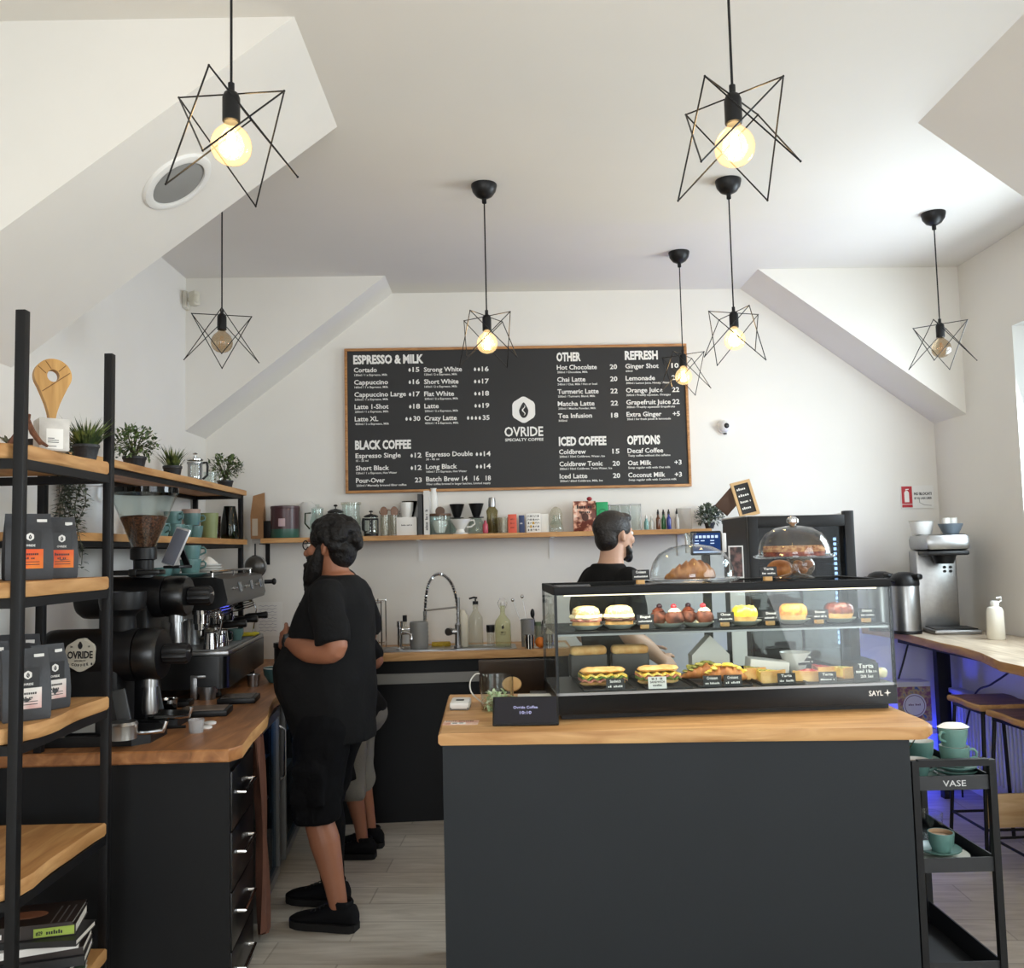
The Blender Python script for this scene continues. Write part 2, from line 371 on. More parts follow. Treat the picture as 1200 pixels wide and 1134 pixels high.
def pendant(bx, by, Y, rot, lit, label):
    c = at(bx, by, Y); drop = H-c.z
    t = thing('pendant_light', label, 'pendant lamp', (c.x, Y, H), math.radians(rot), 'star cage pendant lights')
    B().lathe([(0, -.068), (.018, -.066), (.04, -.054), (.056, -.032), (.062, -.008), (.062, 0), (0, 0)], n=28).lathe([(.011, -.09), (.011, -.06)], n=10).done('ceiling_canopy', BLKPL, t)
    zt = -drop+.13
    B().cyl((0, 0, -.07), (0, 0, zt+.02), .0035, n=8).done('cord', BLKPL, t)
    B().lathe([(0, zt+.03), (.008, zt+.028), (.008, zt+.008), (.017, zt+.002), (.0215, zt-.01), (.0215, zt-.07), (.019, zt-.072), (0, zt-.072)], n=20).done('lamp_socket', BLKPL, t)
    a, b, hh = .095, .118, .22
    T = [V((x*a, y*a, zt)) for x, y in ((-1, -1), (1, -1), (1, 1), (-1, 1))]; D = [V((x*b, y*b, zt-hh)) for x, y in ((-1, -1), (1, -1), (1, 1), (-1, 1))]
    w = B()
    for p, q in ((T[0], T[2]), (T[1], T[3])): w.cyl(p, q, .0022, n=6)
    for i in range(4):
        w.cyl(T[i], D[(i+1) % 4], .0022, n=6); w.cyl(T[i], D[(i-1) % 4], .0022, n=6)
    for p in T+D: w.ball(p, .003, 8, 6)
    w.done('wire_cage', WIRE, t)
    zc = -drop
    gb = B().lathe([(.016, zc+.068), (.016, zc+.056), (.019, zc+.05), (.028, zc+.042), (.04, zc+.03), (.0475, zc+.014), (.05, zc-.002), (.047, zc-.02), (.039, zc-.034), (.026, zc-.044), (.01, zc-.049), (0, zc-.05)], n=32).done('bulb', BULB_ON if lit else BULB_OFF, t)
    f = B()
    for k in range(4):
        q = PI/4+k*PI/2; f.cyl((.004*math.cos(q), .004*math.sin(q), zc+.03), (.013*math.cos(q), .013*math.sin(q), zc-.028), .0042 if lit else .0012, n=6)
    f.done('filament', FIL if lit else FIL_OFF, gb)
    if lit:
        l = bpy.data.lights.new('bulb_light', 'POINT'); l.energy = 2.4; l.color = (1, .72, .42); l.shadow_soft_size = .04
        o = bpy.data.objects.new('bulb_light', l); COL.objects.link(o); o.location = c
pendant(271, 170, 2.15, 40, 1, 'lit star cage pendant hanging nearest the sloped ceiling with the round speaker')
pendant(861, 172, 2.15, 2, 1, 'big lit star cage pendant hanging low above the glass cake case, near the viewer')
pendant(571, 402, 4.19, 11, 1, 'lit star cage pendant hanging in front of the strong white lines of the menu')
pendant(260, 401, 4.15, 62, 0, 'unlit star cage pendant with a smoky bulb beside the motion sensor')
pendant(861, 398, 4.19, -28, 1, 'lit star cage pendant hanging just past the menu, above the security camera')
pendant(1103, 408, 4.67, 6, 0, 'unlit star cage pendant with a clear bulb beside the window wall')
pendant(801, 441, 5.23, 10, 1, 'lit star cage pendant in front of the upper outer corner of the menu board')

# ---------------------------------------------------------------- menu board
def wall_pt(px, py, off=.03):
    x = 0
    for _ in range(4): p = at(px, py, yb(x)-off); x = p.x
    return p
_c = [wall_pt(*q) for q in ((402, 408), (805, 403), (406, 578), (810, 570))]
mx0, mx1 = (_c[0].x+_c[2].x)/2, (_c[1].x+_c[3].x)/2; mz1, mz0 = (_c[0].z+_c[1].z)/2, (_c[2].z+_c[3].z)/2
mcx, mcz = (mx0+mx1)/2, (mz0+mz1)/2; mw, mh = mx1-mx0, mz1-mz0
mrot = math.atan(.022)
t = thing('menu_board', 'long black menu board with white lettering in a thin oak frame on the back wall', 'menu board', (mcx, yb(mcx)-.004, mcz), mrot)
BOARD = mat('board_black', (33, 33, 34), .6)
w = B(); k = .018
w.b2(-mw/2, mw/2, -.03, 0, mh/2-k, mh/2, .003); w.b2(-mw/2, mw/2, -.03, 0, -mh/2, -mh/2+k, .003)
w.b2(-mw/2, -mw/2+k, -.03, 0, -mh/2+k, mh/2-k, .003); w.b2(mw/2-k, mw/2, -.03, 0, -mh/2+k, mh/2-k, .003)
w.done('frame', wood('frame_oak', (150, 100, 56), (198, 146, 92), 'X', 2, .5), t)
B().b2(-mw/2+k, mw/2-k, -.02, -.002, -mh/2+k, mh/2-k).done('board_panel', BOARD, t)
_X = V((math.cos(mrot), math.sin(mrot), 0)); _org = V((mcx, yb(mcx)-.004, mcz))
def mpos(px, py):
    d = wall_pt(px, py, .026)-_org; return d.dot(_X), d.z
def mT(u, v): return facing((u, -.0212, v), (0, -1, 0))
def drop_shape(bb, u, v, s, T=None, d=.0008, mi=0, f=1.0):
    pts = []
    for i in range(20):
        a = 2*PI*i/20; y = -math.cos(a); r = math.sin(a)*(.62 if y < 0 else .62*(1-y*.55)); pts.append((r*s*f, y*s))
    bb.prism(pts, 0, d, mi, (T or mT(u, v)))
txt = B()
def line(zs, px0, py, px1, s, size, bold):
    X0, Y0, k = zs; (u0, v) = mpos(X0+px0/k, Y0+py/k); (u1, _) = mpos(X0+px1/k, Y0+py/k)
    txt.text(s, mT(u0, v), size, w=u1-u0, bold=bold)
ZL, ZR = (400, 400, 5.715), (600, 400, 5.455)
HS, IS, SS = .08, .044, .019
def head(z, x0, y, x1, s): line(z, x0, y, x1, s, HS, .042)
def item(z, x0, y, x1, s, price, pr, sub, sx1, beans=0, pw=None):
    line(z, x0, y, x1, s, IS, .018); line(z, x0+3, y+(25 if z is ZL else 23), sx1, sub, SS, .012)
    if price:
        pw = pw or 46*len(price)/2; line(z, pr-pw, y-4, pr, price, IS*1.02, .02)
        for b in range(beans):
            u, v = mpos(z[0]+(pr-pw-20-26*b)/z[2], z[1]+(y-17)/z[2]); drop_shape(txt, u, v, .0125)
head(ZL, 80, 150, 550, 'ESPRESSO & MILK')
for i, (s, x1, p, nb, sub, sx) in enumerate([('Cortado', 238, '15', 1, '130ml / 1 x Espresso, Milk', 308), ('Cappuccino', 313, '16', 1, '160ml / 1 x Espresso, Milk', 314),
        ('Cappuccino Large', 433, '17', 1, '250ml / 1 x Espresso, Milk', 314), ('Latte 1-Shot', 316, '18', 1, '250ml / 1 x Espresso, Milk', 316), ('Latte XL', 247, '30', 2, '450ml / 2 x Espresso, Milk', 320)]):
    item(ZL, 84+i*1.5, 207+i*82, x1, s, p, 523+i*1.5, sub, sx, nb)
for i, (s, x1, p, nb, sub, sx) in enumerate([('Strong White', 808, '16', 2, '120ml / 2 x Espresso, Milk', 776), ('Short White', 785, '17', 2, '160ml / 2 x Espresso, Milk', 776),
        ('Flat White', 755, '18', 2, '200ml / 2 x Espresso, Milk', 783), ('Latte', 653, '19', 2, '250ml / 2 x Espresso, Milk', 783), ('Crazy Latte', 773, '35', 4, '450ml / 4 x Espresso, Milk', 785)]):
    item(ZL, 553+i, 203+i*81.5, x1, s, p, 987+i*1.5, sub, sx, nb)
head(ZL, 92, 722, 467, 'BLACK COFFEE')
for i, (s, x1, p, nb, sub, sx) in enumerate([('Espresso Single', 398, '12', 1, '15 - 25 ml', 180), ('Short Black', 320, '12', 1, '120ml / 1 x Espresso, Hot Water', 372), ('Pour-Over', 292, '23', 0, '250ml / Manually brewed filter coffee', 436)]):
    item(ZL, 95+i*1.5, 781+i*83, x1, s, p, 537+i, sub, sx, nb)
for i, (s, x1, p, nb, sub, sx, pw) in enumerate([('Espresso Double', 880, '14', 2, '30 - 45 ml', 655, 46), ('Long Black', 775, '14', 2, '160ml / 2 x Espresso, Hot Water', 840, 46), ('Batch Brew', 790, '14   16   18', 0, 'Filter coffee brewed in larger batches, Limited supply', 1000, 192)]):
    item(ZL, 565+i*1.5, 771+i*83, x1, s, p, 1000+i, sub, sx, nb, pw)
head(ZR, 285, 125, 440, 'OTHER')
for i, (s, x1, p, sub, sx) in enumerate([('Hot Chocolate', 543, '20', '200ml / Chocolate, Milk', 484), ('Chai Latte', 470, '20', '240ml / Chai, Milk / Hot or Iced', 545), ('Turmeric Latte', 554, '22', '200ml / Turmeric Blend, Milk', 532),
        ('Matcha Latte', 528, '22', '200ml / Matcha Powder, Milk', 537), ('Tea Infusion', 512, '18', '300ml', 352)]):
    item(ZR, 287+i*2, 180+i*77.5, x1, s, p, 672+i*2, sub, sx)
head(ZR, 722, 115, 933, 'REFRESH')
for i, (s, x1, p, sub, sx) in enumerate([('Ginger Shot', 938, '10', '60ml', 770), ('Lemonade', 915, '20', '300ml / Lemon Juice, Honey, Water', 1010), ('Orange Juice', 963, '22', '300ml / Freshly squeezed Oranges', 1014),
        ('Grapefruit Juice', 1015, '22', '300ml / Freshly squeezed Grapefruits', 1042), ('Extra Ginger', 957, '+5', '30ml / for fresh juices & lemonade', 1016)]):
    item(ZR, 725+i*2, 172+i*77, x1, s, p, 1066+i*2, sub, sx)
head(ZR, 300, 665, 604, 'ICED COFFEE')
for i, (s, x1, p, sub, sx) in enumerate([('Coldbrew', 473, '15', '200ml / 50ml Coldbrew, Water, Ice', 594), ('Coldbrew Tonic', 580, '20', '300ml / 50ml Coldbrew, Tonic Water, Ice', 640), ('Iced Latte', 482, '20', '350ml / 60ml Coldbrew, Milk, Ice', 580)]):
    item(ZR, 301+i*2, 720+i*78, x1, s, p, 688+i*2, sub, sx)
head(ZR, 737, 657, 948, 'OPTIONS')
for i, (s, x1, p, sub, sx) in enumerate([('Decaf Coffee', 967, '', 'Tasty coffee without the caffeine', 1013), ('Oat Milk', 892, '+3', 'Swap regular milk with Oat milk', 1013), ('Coconut Milk', 980, '+3', 'Swap regular milk with Coconut milk', 1053)]):
    item(ZR, 739+i*2, 713+i*77.5, x1, s, p, 1083+i*2, sub, sx)
txt.done('menu_lettering', WHITE_INK, t, flat=True)
# round-cornered hexagon with a coffee bean, and the two words below it
def emblem(bb, T, s, mi_l=0, mi_d=1):
    hexa = [(s*math.sin(PI/3*i)*.93, s*math.cos(PI/3*i)) for i in range(6)]; rr = []
    for i in range(6):
        p, a, b = V(hexa[i]), V(hexa[i-1]), V(hexa[(i+1) % 6])
        for q in (.16, .07): rr.append(tuple(p+(a-p)*q+(((b-p)*.05) if q < .1 else V((0, 0)))))
        rr.append(tuple(p+(b-p)*.16))
    bb.prism(rr, 0, .0008, mi_l, T); drop_shape(bb, 0, 0, s*.56, T @ MT.Translation((0, -.03*s, .0009)), .0006, mi_d, .95)
    sq = [V((.09*s*math.sin(i*.9), s*(-.42+.075*i), .0017)) for i in range(11)]
    vs = []; 
    for i, p in enumerate(sq): wd = s*.05*math.sin(PI*(i+.5)/11); vs += [T @ (p+V((-wd, 0, 0))), T @ (p+V((wd, 0, 0)))]
    bb.add(vs, [(2*i, 2*i+1, 2*i+3, 2*i+2) for i in range(10)], mi_l)
lg = B(); u, v = mpos(613.7, 480); emblem(lg, mT(u, v), mpos(613.7, 463.6)[1]-v)
(u0, v0), (u1, _) = mpos(591.3, 511.2), mpos(636.7, 511); lg.text('OVRIDE', mT(u0, v0), .089, w=u1-u0, bold=.02)
(u0, v0), (u1, _) = mpos(592, 517), mpos(637, 517); lg.text('SPECIALTY COFFEE', mT(u0, v0), .026, w=u1-u0, bold=.02)
lg.done('logo', [WHITE_INK, BOARD], t, flat=True)

# ---------------------------------------------------------------- small things on walls and ceiling
p = wall_pt(848, 500, 0)
t = thing('security_camera', 'small white dome security camera with a dark lens on the back wall', 'camera', (p.x, yb(p.x), p.z))
B().cyl((0, 0, 0), (0, -.02, 0), .046, n=28).ball((0, -.03, 0), (.04, .035, .04), 24, 14).done('housing', WHITEP, t)
B().ball((.004, -.052, .0), (.021, .018, .021), 18, 10).cyl((0, -.03, -.046), (0, -.03, -.056), .012, n=10).done('lens', BLKGL, t)
p = at(212, 353, 5.53); p.x = L
t = thing('motion_sensor', 'cream motion sensor on a bracket high in the corner of the left wall', 'sensor', (L, 5.53, p.z))
B().b2(0, .03, -.05, .02, -.055, .055, .006).cyl((.025, -.02, 0), (.06, -.05, 0), .012, n=10).done('bracket', mat('sensor_cream', (214, 210, 198), .5), t)
B().box((.085, -.07, -.005), (.06, .05, .09), -.6, .012).ball((.1, -.088, -.01), (.025, .02, .03), 14, 8).done('sensor_head', mat('sensor_ivory', (206, 202, 186), .45), t)
# ceiling speaker set in the sloped boxing: the plane through (-.642,H) and (L,2.378)
_n = V((H-2.378, 0, -(-.642-L))).normalized()
def on_slope(px, py):
    p0 = V((0, 0, EYE)); d = at(px, py, 1)-p0; q = V((L, 0, 2.378)); return p0+d*((q-p0).dot(_n)/d.dot(_n))
p = on_slope(208, 213)
t = thing('ceiling_speaker', 'round white ceiling speaker with a grey mesh set in the sloped ceiling', 'speaker', p); t.rotation_euler = _n.to_track_quat('Z', 'Y').to_euler()
sr = (on_slope(236, 184)-on_slope(172, 243)).length/2*1.02
B().lathe([(sr*.76, .002), (sr*.76, .012), (sr*.82, .015), (sr*.96, .01), (sr, .0), (sr*.76, .0)], n=48).done('rim', WHITEP, t)
B().lathe([(sr*.765, .004), (sr*.5, .011), (0, .014)], n=40).done('grille', mat('speaker_mesh', (142, 142, 140), .7, bump=.5, bs=300), t)
# fire extinguisher sign
a, b, c_, d_ = wall_pt(1057, 569), wall_pt(1095, 566), wall_pt(1058, 595.5), wall_pt(1096, 594); cx_ = (a.x+b.x)/2; sw, sh = b.x-a.x, a.z-c_.z
t = thing('fire_extinguisher_sign', 'white and red fire extinguisher sign on the back wall above the brewer', 'sign', (cx_, yb(cx_)-.002, (a.z+c_.z)/2), mrot)
B().b2(-sw/2, sw/2, -.006, 0, -sh/2, sh/2).done('sign_panel', [WHITEP], t)
RED = mat('sign_red', (176, 34, 44), .5); sg = B(); T0 = facing((0, -.0062, 0), (0, -1, 0))
sg.prism([(-sw/2+.004, -sh/2+.03), (-sw*.16, -sh/2+.03), (-sw*.16, sh/2-.004), (-sw/2+.004, sh/2-.004)], 0, .0006, 0, T0)
sg.prism([(-sw/2+.004, -sh/2+.006), (-sw*.16, -sh/2+.006), (-sw*.16, -sh/2+.026), (-sw/2+.004, -sh/2+.026)], 0, .0006, 0, T0)
ex = -sw*.33; T1 = T0 @ MT.Translation((0, 0, .0007))
sg.prism([(ex-.016, -.035), (ex+.016, -.035), (ex+.016, .03), (ex+.008, .042), (ex-.008, .042), (ex-.016, .03)], 0, .0006, 1, T1)
sg.prism([(ex-.007, .044), (ex+.016, .05), (ex+.016, .055), (ex-.007, .054)], 0, .0006, 1, T1)
sg.text('NU BLOCATI', T0 @ MT.Translation((-sw*.1, .012, 0)), .026, w=sw*.54, bold=.03, mi=2)
sg.text('SE VA LASA LIBER', T0 @ MT.Translation((-sw*.1, -.016, 0)), .02, w=sw*.54, bold=.02, mi=2)
sg.tube([T0 @ V((sw*.05, -.005, .0008)), T0 @ V((sw*.06, -.04, .0008)), T0 @ V((sw*.2, -.055, .0008)), T0 @ V((sw*.42, -.06, .0008))], .0018, 4, mi=3)
sg.done('sign_print', [RED, WHITE_INK, INK, ALU], t, flat=True)
# ---------------------------------------------------------------- shared small-thing builders
def wavy(x, y0, y1, n, amp, seed, f=3.0):
    return [(x+amp*NZ.noise((seed, (y0+(y1-y0)*i/n)*f, .3)), y0+(y1-y0)*i/n) for i in range(n+1)]
def slab(bb, poly, z0, z1, edge=.006, mi=0, mi_e=1, plain=()):
    """board with a chamfered, slightly rough rim"""
    n = len(poly); c = V((sum(p[0] for p in poly)/n, sum(p[1] for p in poly)/n))
    def ins(d): return [tuple(V(p)+(c-V(p)).normalized()*d) for p in poly]
    a, b = ins(edge), poly
    vs = [(x, y, z0) for x, y in a]+[(x, y, z0+edge) for x, y in b]+[(x, y, z1-edge) for x, y in b]+[(x, y, z1) for x, y in a]
    fs = [tuple(range(n))[::-1]]; bb.add(vs, fs, mi); k = len(bb.v)-4*n
    bb.f.append(tuple(k+3*n+i for i in range(n))); bb.m.append(mi)
    for r in range(3):
        for i in range(n): j = (i+1) % n; bb.f.append((k+r*n+i, k+r*n+j, k+(r+1)*n+j, k+(r+1)*n+i)); bb.m.append(mi if i in plain else mi_e)
def make_cup(name, label, r, h, m, loc, rz=0, group=None, inner=None, handle=True, taper=.72, scale=1, foam=None):
    b = B(); b.lathe([(0, .004), (r*taper*.8, .004), (r*taper, 0), (r*taper*1.02, .004), (r*.93, h*.45), (r, h*.9), (r, h), (r-.004, h), (r-.005, h*.88), (r*.86, h*.4), (r*taper*.8, .01), (0, .009)], n=28)
    if inner is not None:
        b.m = [(1 if i >= 28*7 else 0) for i in range(len(b.f))]
    o = b.done(name, [m, inner or m]); tag(o, label, 'cup', group, loc, rz)
    if handle:
        hb = B(); hb.tube([(r*.9, 0, h*.8), (r+.012, 0, h*.84), (r+.022, 0, h*.68), (r+.02, 0, h*.45), (r*.9, 0, h*.3)], .0048, 8); hb.done('handle', m, o)
    if foam: B().lathe([(0, h*.8), (r*.93, h*.8)], n=24).done('coffee', foam, o)
    return o
def make_saucer(name, label, r, m, loc, group=None):
    o = B().lathe([(0, .004), (r*.45, .004), (r*.5, 0), (r*.55, .002), (r*.92, .012), (r, .017), (r, .02), (r*.9, .0165), (r*.5, .007), (0, .007)], n=32).done(name, m)
    return tag(o, label, 'saucer', group, loc)
def make_jar(name, label, cat, prof, m, loc, n=24, group=None):
    return tag(B().lathe(prof, n=n).done(name, m), label, cat, group, loc)

# ---------------------------------------------------------------- near shelving rack
RX, RY0, RY1, RT = -1.332, 2.487, 3.046, 2.303
rack = thing('shelving_rack', 'tall open shelving rack of black square posts with live edge oak boards, nearest the viewer', 'shelf rack', (RX, RY0, 0))
for x in (0, -.5):
    for y in (0, RY1-RY0): B().b2(x-.014, x+.014, y-.014, y+.014, 0, RT, .002).done('post', BLACKM, rack)
RZ = (.344, .742, 1.15, 1.545, 1.93)
for i, z in enumerate(RZ):
    e = wavy(.0, -.04, RY1-RY0-.016, 10, .03, i*3.1, 4)
    e = [(x+(.018 if k not in (0,) else -.02)-.03*max(0, .06-y)/.1, y) for k, (x, y) in enumerate(e)]
    if i == 4: e = [(x-.02, y) for x, y in e]
    w = B(); slab(w, [(-.52, -.04)]+e+[(-.52, RY1-RY0-.016)], z-.043, z-.001, .007); o = w.done('shelf_board', [OAKY, BARK], rack)
    f = B()
    for y in (0, RY1-RY0): f.b2(-.49, -.014, y-.011, y+.011, z-.072, z-.045)
    f.b2(-.01, .01, .014, RY1-RY0-.014, z-.072, z-.045); f.b2(-.51, -.49, .014, RY1-RY0-.014, z-.072, z-.045)
    f.done('crossbar', BLACKM, rack)
# trophy
zt = RZ[4]
t = thing('map_pin_trophy', 'wooden map pin trophy standing on a pale square stone block, top of the near rack', 'trophy', (onz(60, 522, zt).x, onz(60, 522, zt).y-.0, zt), math.radians(38))
t.location = (at(60, 520, 2.72).x, 2.72, zt)
B().b2(-.042, .042, -.042, .042, 0, .098, .002).done('block', mat('pale_stone', (196, 192, 186), .7, var=.12, vs=30), t)
w = B(); w.b2(-.022, .024, -.0432, -.042, .006, .066, 0, 0)
for z, ww in ((.036, .018), (.03, .03), (.024, .03), (.012, .024)): w.b2(-.018, -.018+ww, -.0436, -.0432, z, z+.002, 0, 1)
w.done('plaque', [PAPER, INK], t)
pin = []
for i in range(40):
    a = -PI/2+2*PI*i/40
    x, z = math.cos(a)*.052, math.sin(a)*.052
    if z < -.01: k = (-.01-z)/.042; x *= (1-k)**.8*1.0; z = -.01-k*.115-(.0 if k < 1 else 0); x = math.copysign(abs(math.cos(a)*.052)*(1-.35*k), x) if k < .999 else 0
    pin.append((x, z))
outer = [(math.cos(a)*.052, math.sin(a)*.052) for a in [math.radians(-28+236*i/30) for i in range(31)]]
outer += [(-.04, -.036), (-.03, -.06), (-.02, -.085), (-.012, -.112), (-.008, -.135), (.008, -.135), (.012, -.112), (.02, -.085), (.03, -.06), (.04, -.036)]
outer = [V(p) for p in outer]; n = len(outer)
hole = [V((.017*math.cos(math.atan2(p.y, p.x)), .019*math.sin(math.atan2(p.y, p.x)))) for p in outer]
w = B(); th = .016
vs = [(p.x, -th, p.y) for p in outer]+[(p.x, -th, p.y) for p in hole]+[(p.x, th, p.y) for p in outer]+[(p.x, th, p.y) for p in hole]; fs = []
for i in range(n):
    j = (i+1) % n; fs += [(i, j, n+j, n+i), (2*n+i, 3*n+i, 3*n+j, 2*n+j), (i, 2*n+i, 2*n+j, j), (n+i, n+j, 3*n+j, 3*n+i)]
w.T = MT.Translation((0, 0, .098+.134)); w.add(vs, fs)
for p, q in (((-.042, .026), (-.02, .006)), ((-.03, -.05), (.046, .012)), ((-.022, .044), (-.006, .021)), ((.015, .014), (.034, .034))): w.cyl((p[0], -th, p[1]), (q[0], -th, q[1]), .0012, n=4, mi=1)
w.done('pin', [wood('trophy_wood', (164, 118, 56), (204, 160, 92), 'Z', 1, .5), mat('groove', (120, 84, 44), .7)], t)
# driftwood with air plant
t = thing('driftwood', 'small brown driftwood branches with a grey air plant on the near rack', 'driftwood', (at(30, 520, 2.62).x, 2.62, zt))
w = B(); w.tube([(-.05, 0, .008), (-.02, 0, .05), (.0, .01, .085), (.01, .0, .1)], [.008, .009, .007, .004], 8)
w.tube([(0, .01, .085), (.03, -.02, .045), (.06, -.03, .01)], [.007, .009, .007], 8); w.tube([(.01, 0, .06), (.035, .02, .02), (.05, .03, .008)], [.005, .006, .004], 8)
w.done('branch', wood('driftwood_brown', (84, 50, 34), (128, 82, 56), 'Z', 2, .7), t)
w = B()
for i in range(16):
    a = random.random()*6.28; w.leaf((-.055, 0, .015), (math.cos(a), math.sin(a), .5+random.random()*.6), (0, 0, 1), .03+.014*random.random(), .009)
w.done('air_plant', LEAFG, t)
# plants
POT = mat('black_pot', (38, 39, 42), .55, bump=.2, bs=120)
def pot(t, r, h):
    B().lathe([(0, .004), (r*.74, .0), (r*.76, .004), (r*.93, h*.78), (r*.95, h*.8), (r, h*.82), (r, h), (r*.92, h), (r*.9, h*.86), (0, h*.86)], n=28).done('pot', POT, t)
    B().lathe([(r*.88, h*.87), (0, h*.9)], n=16).done('soil', SOIL, t)
def grass_plant(label, loc, r, h, gh, sp, n=120, group='plants in black pots'):
    t = thing('potted_grass', label, 'plant', loc, 0, group); pot(t, r, h); w = B()
    for i in range(n):
        a = random.random()*6.28; rr = r*.7*random.random()**.5; p = V((rr*math.cos(a), rr*math.sin(a), h*.88)); tl = (.15+.85*rr/(r*.7))*sp*(.6+.6*random.random())
        d = V((math.cos(a)*tl, math.sin(a)*tl, 1)).normalized(); L_ = gh*(.55+.5*random.random()); q = d.cross(V((0, 0, 1))); q = (q.normalized() if q.length > 1e-3 else V((1, 0, 0)))*.0035
        m1 = p+d*L_*.5; e = m1+(d+V((math.cos(a)*tl*.5, math.sin(a)*tl*.5, -.1))).normalized()*L_*.5
        w.add([p-q, p+q, m1+q*.9, m1-q*.9, e], [(0, 1, 2, 3), (3, 2, 4)])
    w.done('grass_blades', LEAF2, t); return t
def bush_plant(label, loc, r, h, R_, zc, n=260, m=None, ls=.024, group='plants in black pots', potm=True):
    t = thing('potted_bush', label, 'plant', loc, 0, group)
    if potm: pot(t, r, h)
    w = B(); st = B()
    for i in range(n):
        d = V((random.gauss(0, 1), random.gauss(0, 1), random.gauss(.15, .9))).normalized(); k = .55+.45*random.random()
        p = V((0, 0, zc))+V((d.x*R_, d.y*R_, d.z*R_*.82))*k
        if p.z < h*.95: continue
        w.leaf(p, (d+V((random.gauss(0, .6), random.gauss(0, .6), random.gauss(.2, .6)))), (0, 0, 1), ls*(.7+.6*random.random()), ls*.62)
        if i % 9 == 0: st.tube([(0, 0, h*.85), (d.x*R_*.3, d.y*R_*.3, zc*.9), p], .0016, 5)
    st.done('stems', mat('stem_brown', (70, 72, 44), .7), t); w.done('foliage', m or LEAF, t); return t
grass_plant('spiky grass plant in a black pot on the near rack beside the map pin trophy', (at(106, 530, 2.97).x-.01, 2.96, zt), .042, .05, .12, 1.0, 150)
# coffee bags
BAGM = mat('charcoal_bag', (58, 60, 64), .6, var=.05, vs=14, bump=.35, bs=22)
BAGL = mat('black_label', (20, 20, 22), .5)
ORANGEL = speckle('orange_label', (226, 70, 34), (240, 150, 40), 9, .6, .35, .7, 0)
PINKL = speckle('pale_pink_label', (232, 226, 220), (206, 132, 126), 9, .6, .42, .7, 0)
def coffee_bag(label, loc, rz, wd, dp, h, lab, group, full=True):
    t = thing('coffee_bag', label, 'coffee bag', loc, rz, group)
    w = B(); n = 9; vs = []; fs = []
    rings = [(0, 1, 1), (.04, 1.03, 1.05), (.3, 1.04, 1.12), (.6, 1.02, .95), (.8, 1.0, .5), (.9, .99, .16), (1.0, .985, .05)]
    for z, a, d in rings:
        hw, hd = wd/2*a, dp/2*d
        base = [(-hw, -hd), (-hw*.5, -hd*1.08), (0, -hd*1.12), (hw*.5, -hd*1.08), (hw, -hd), (hw*.97, -hd*.3), (hw*.9, 0), (hw*.97, hd*.3), (hw, hd), (hw*.5, hd*1.08), (0, hd*1.12), (-hw*.5, hd*1.08), (-hw, hd), (-hw*.97, hd*.3), (-hw*.9, 0), (-hw*.97, -hd*.3)]
        vs += [(x, y+.004*NZ.noise((x*20, z*6, rz*5)), z*h) for x, y in base]
    k = 16
    for r in range(len(rings)-1): fs += [(r*k+i, r*k+(i+1) % k, (r+1)*k+(i+1) % k, (r+1)*k+i) for i in range(k)]
    fs += [tuple(range(k))[::-1], tuple(range((len(rings)-1)*k, len(rings)*k))]
    w.add(vs, fs).done('bag', BAGM, t, 50)
    w = B(); y = -dp/2*1.17-.0012
    lab_ = B(); T = facing((0, y, 0), (0, -1, 0))
    lab_.prism([(-.028, h*.46), (.03, h*.46), (.03, h*.74), (-.036, h*.74)], 0, .0008, 0, T)
    lab_.prism([(-.028, h*.17), (.036, h*.17), (.036, h*.46), (-.028, h*.46)], 0, .001, 1, T)
    T2 = T @ MT.Translation((.0, h*.645, .001)); lab_.T = MT.Identity(4)
    emblem(lab_, T2, .0125, 2, 0)
    lab_.text('OVRIDE', T @ MT.Translation((-.014, h*.5, .001)), .009, w=.028, bold=.02, mi=2)
    lab_.text('~8', T @ MT.Translation((-.02, h*.37, .0012)), .011, w=.044, bold=.03, mi=0)
    lab_.text('~5', T @ MT.Translation((-.012, h*.31, .0012)), .009, w=.026, mi=0)
    for z in (.265, .225): lab_.prism([(-.02, h*z), (.026, h*z), (.026, h*z+.002), (-.02, h*z+.002)], 0, .0012, 0, T)
    lab_.done('label', [BAGL, lab, WHITE_INK], t, flat=True)
    w.b2(wd*.18, wd*.4, -dp*.15, -dp*.12, h*.86, h*.915); w.done('sticker', PAPER, t); return t
z = RZ[3]; g = 'coffee bags on the near rack'
coffee_bag('charcoal coffee bag with an orange label behind the front rack post, upper board', (at(32, 670, 2.74).x-.0, 2.74, z), math.radians(36), .125, .07, .2, ORANGEL, g)
coffee_bag('charcoal coffee bag with an orange and yellow label next to the hanging vine', (at(70, 666, 2.9).x-.006, 2.9, z), math.radians(42), .098, .06, .195, ORANGEL, g)
coffee_bag('dark coffee bag at the picture edge, upper bag board of the near rack', (at(-26, 670, 2.68).x, 2.66, z), math.radians(14), .11, .07, .19, ORANGEL, g)
z = RZ[2]
coffee_bag('charcoal coffee bag with a pale pink label behind the front rack post, lower board', (at(28, 836, 2.63).x, 2.63, z), math.radians(38), .12, .08, .2, PINKL, g)
coffee_bag('charcoal coffee bag turned sideways with a pale label beside the grinder badge', (at(62, 822, 2.84).x, 2.8, z), math.radians(58), .105, .07, .195, PINKL, g)
coffee_bag('black coffee bag at the back of the lower bag board, only its top showing', (at(26, 800, 2.98).x, 2.96, z), math.radians(10), .12, .07, .215, PINKL, g)
coffee_bag('black coffee bag cut off by the picture edge on the lower bag board', (at(-20, 836, 2.7).x, 2.72, z), math.radians(15), .11, .07, .215, PINKL, g)
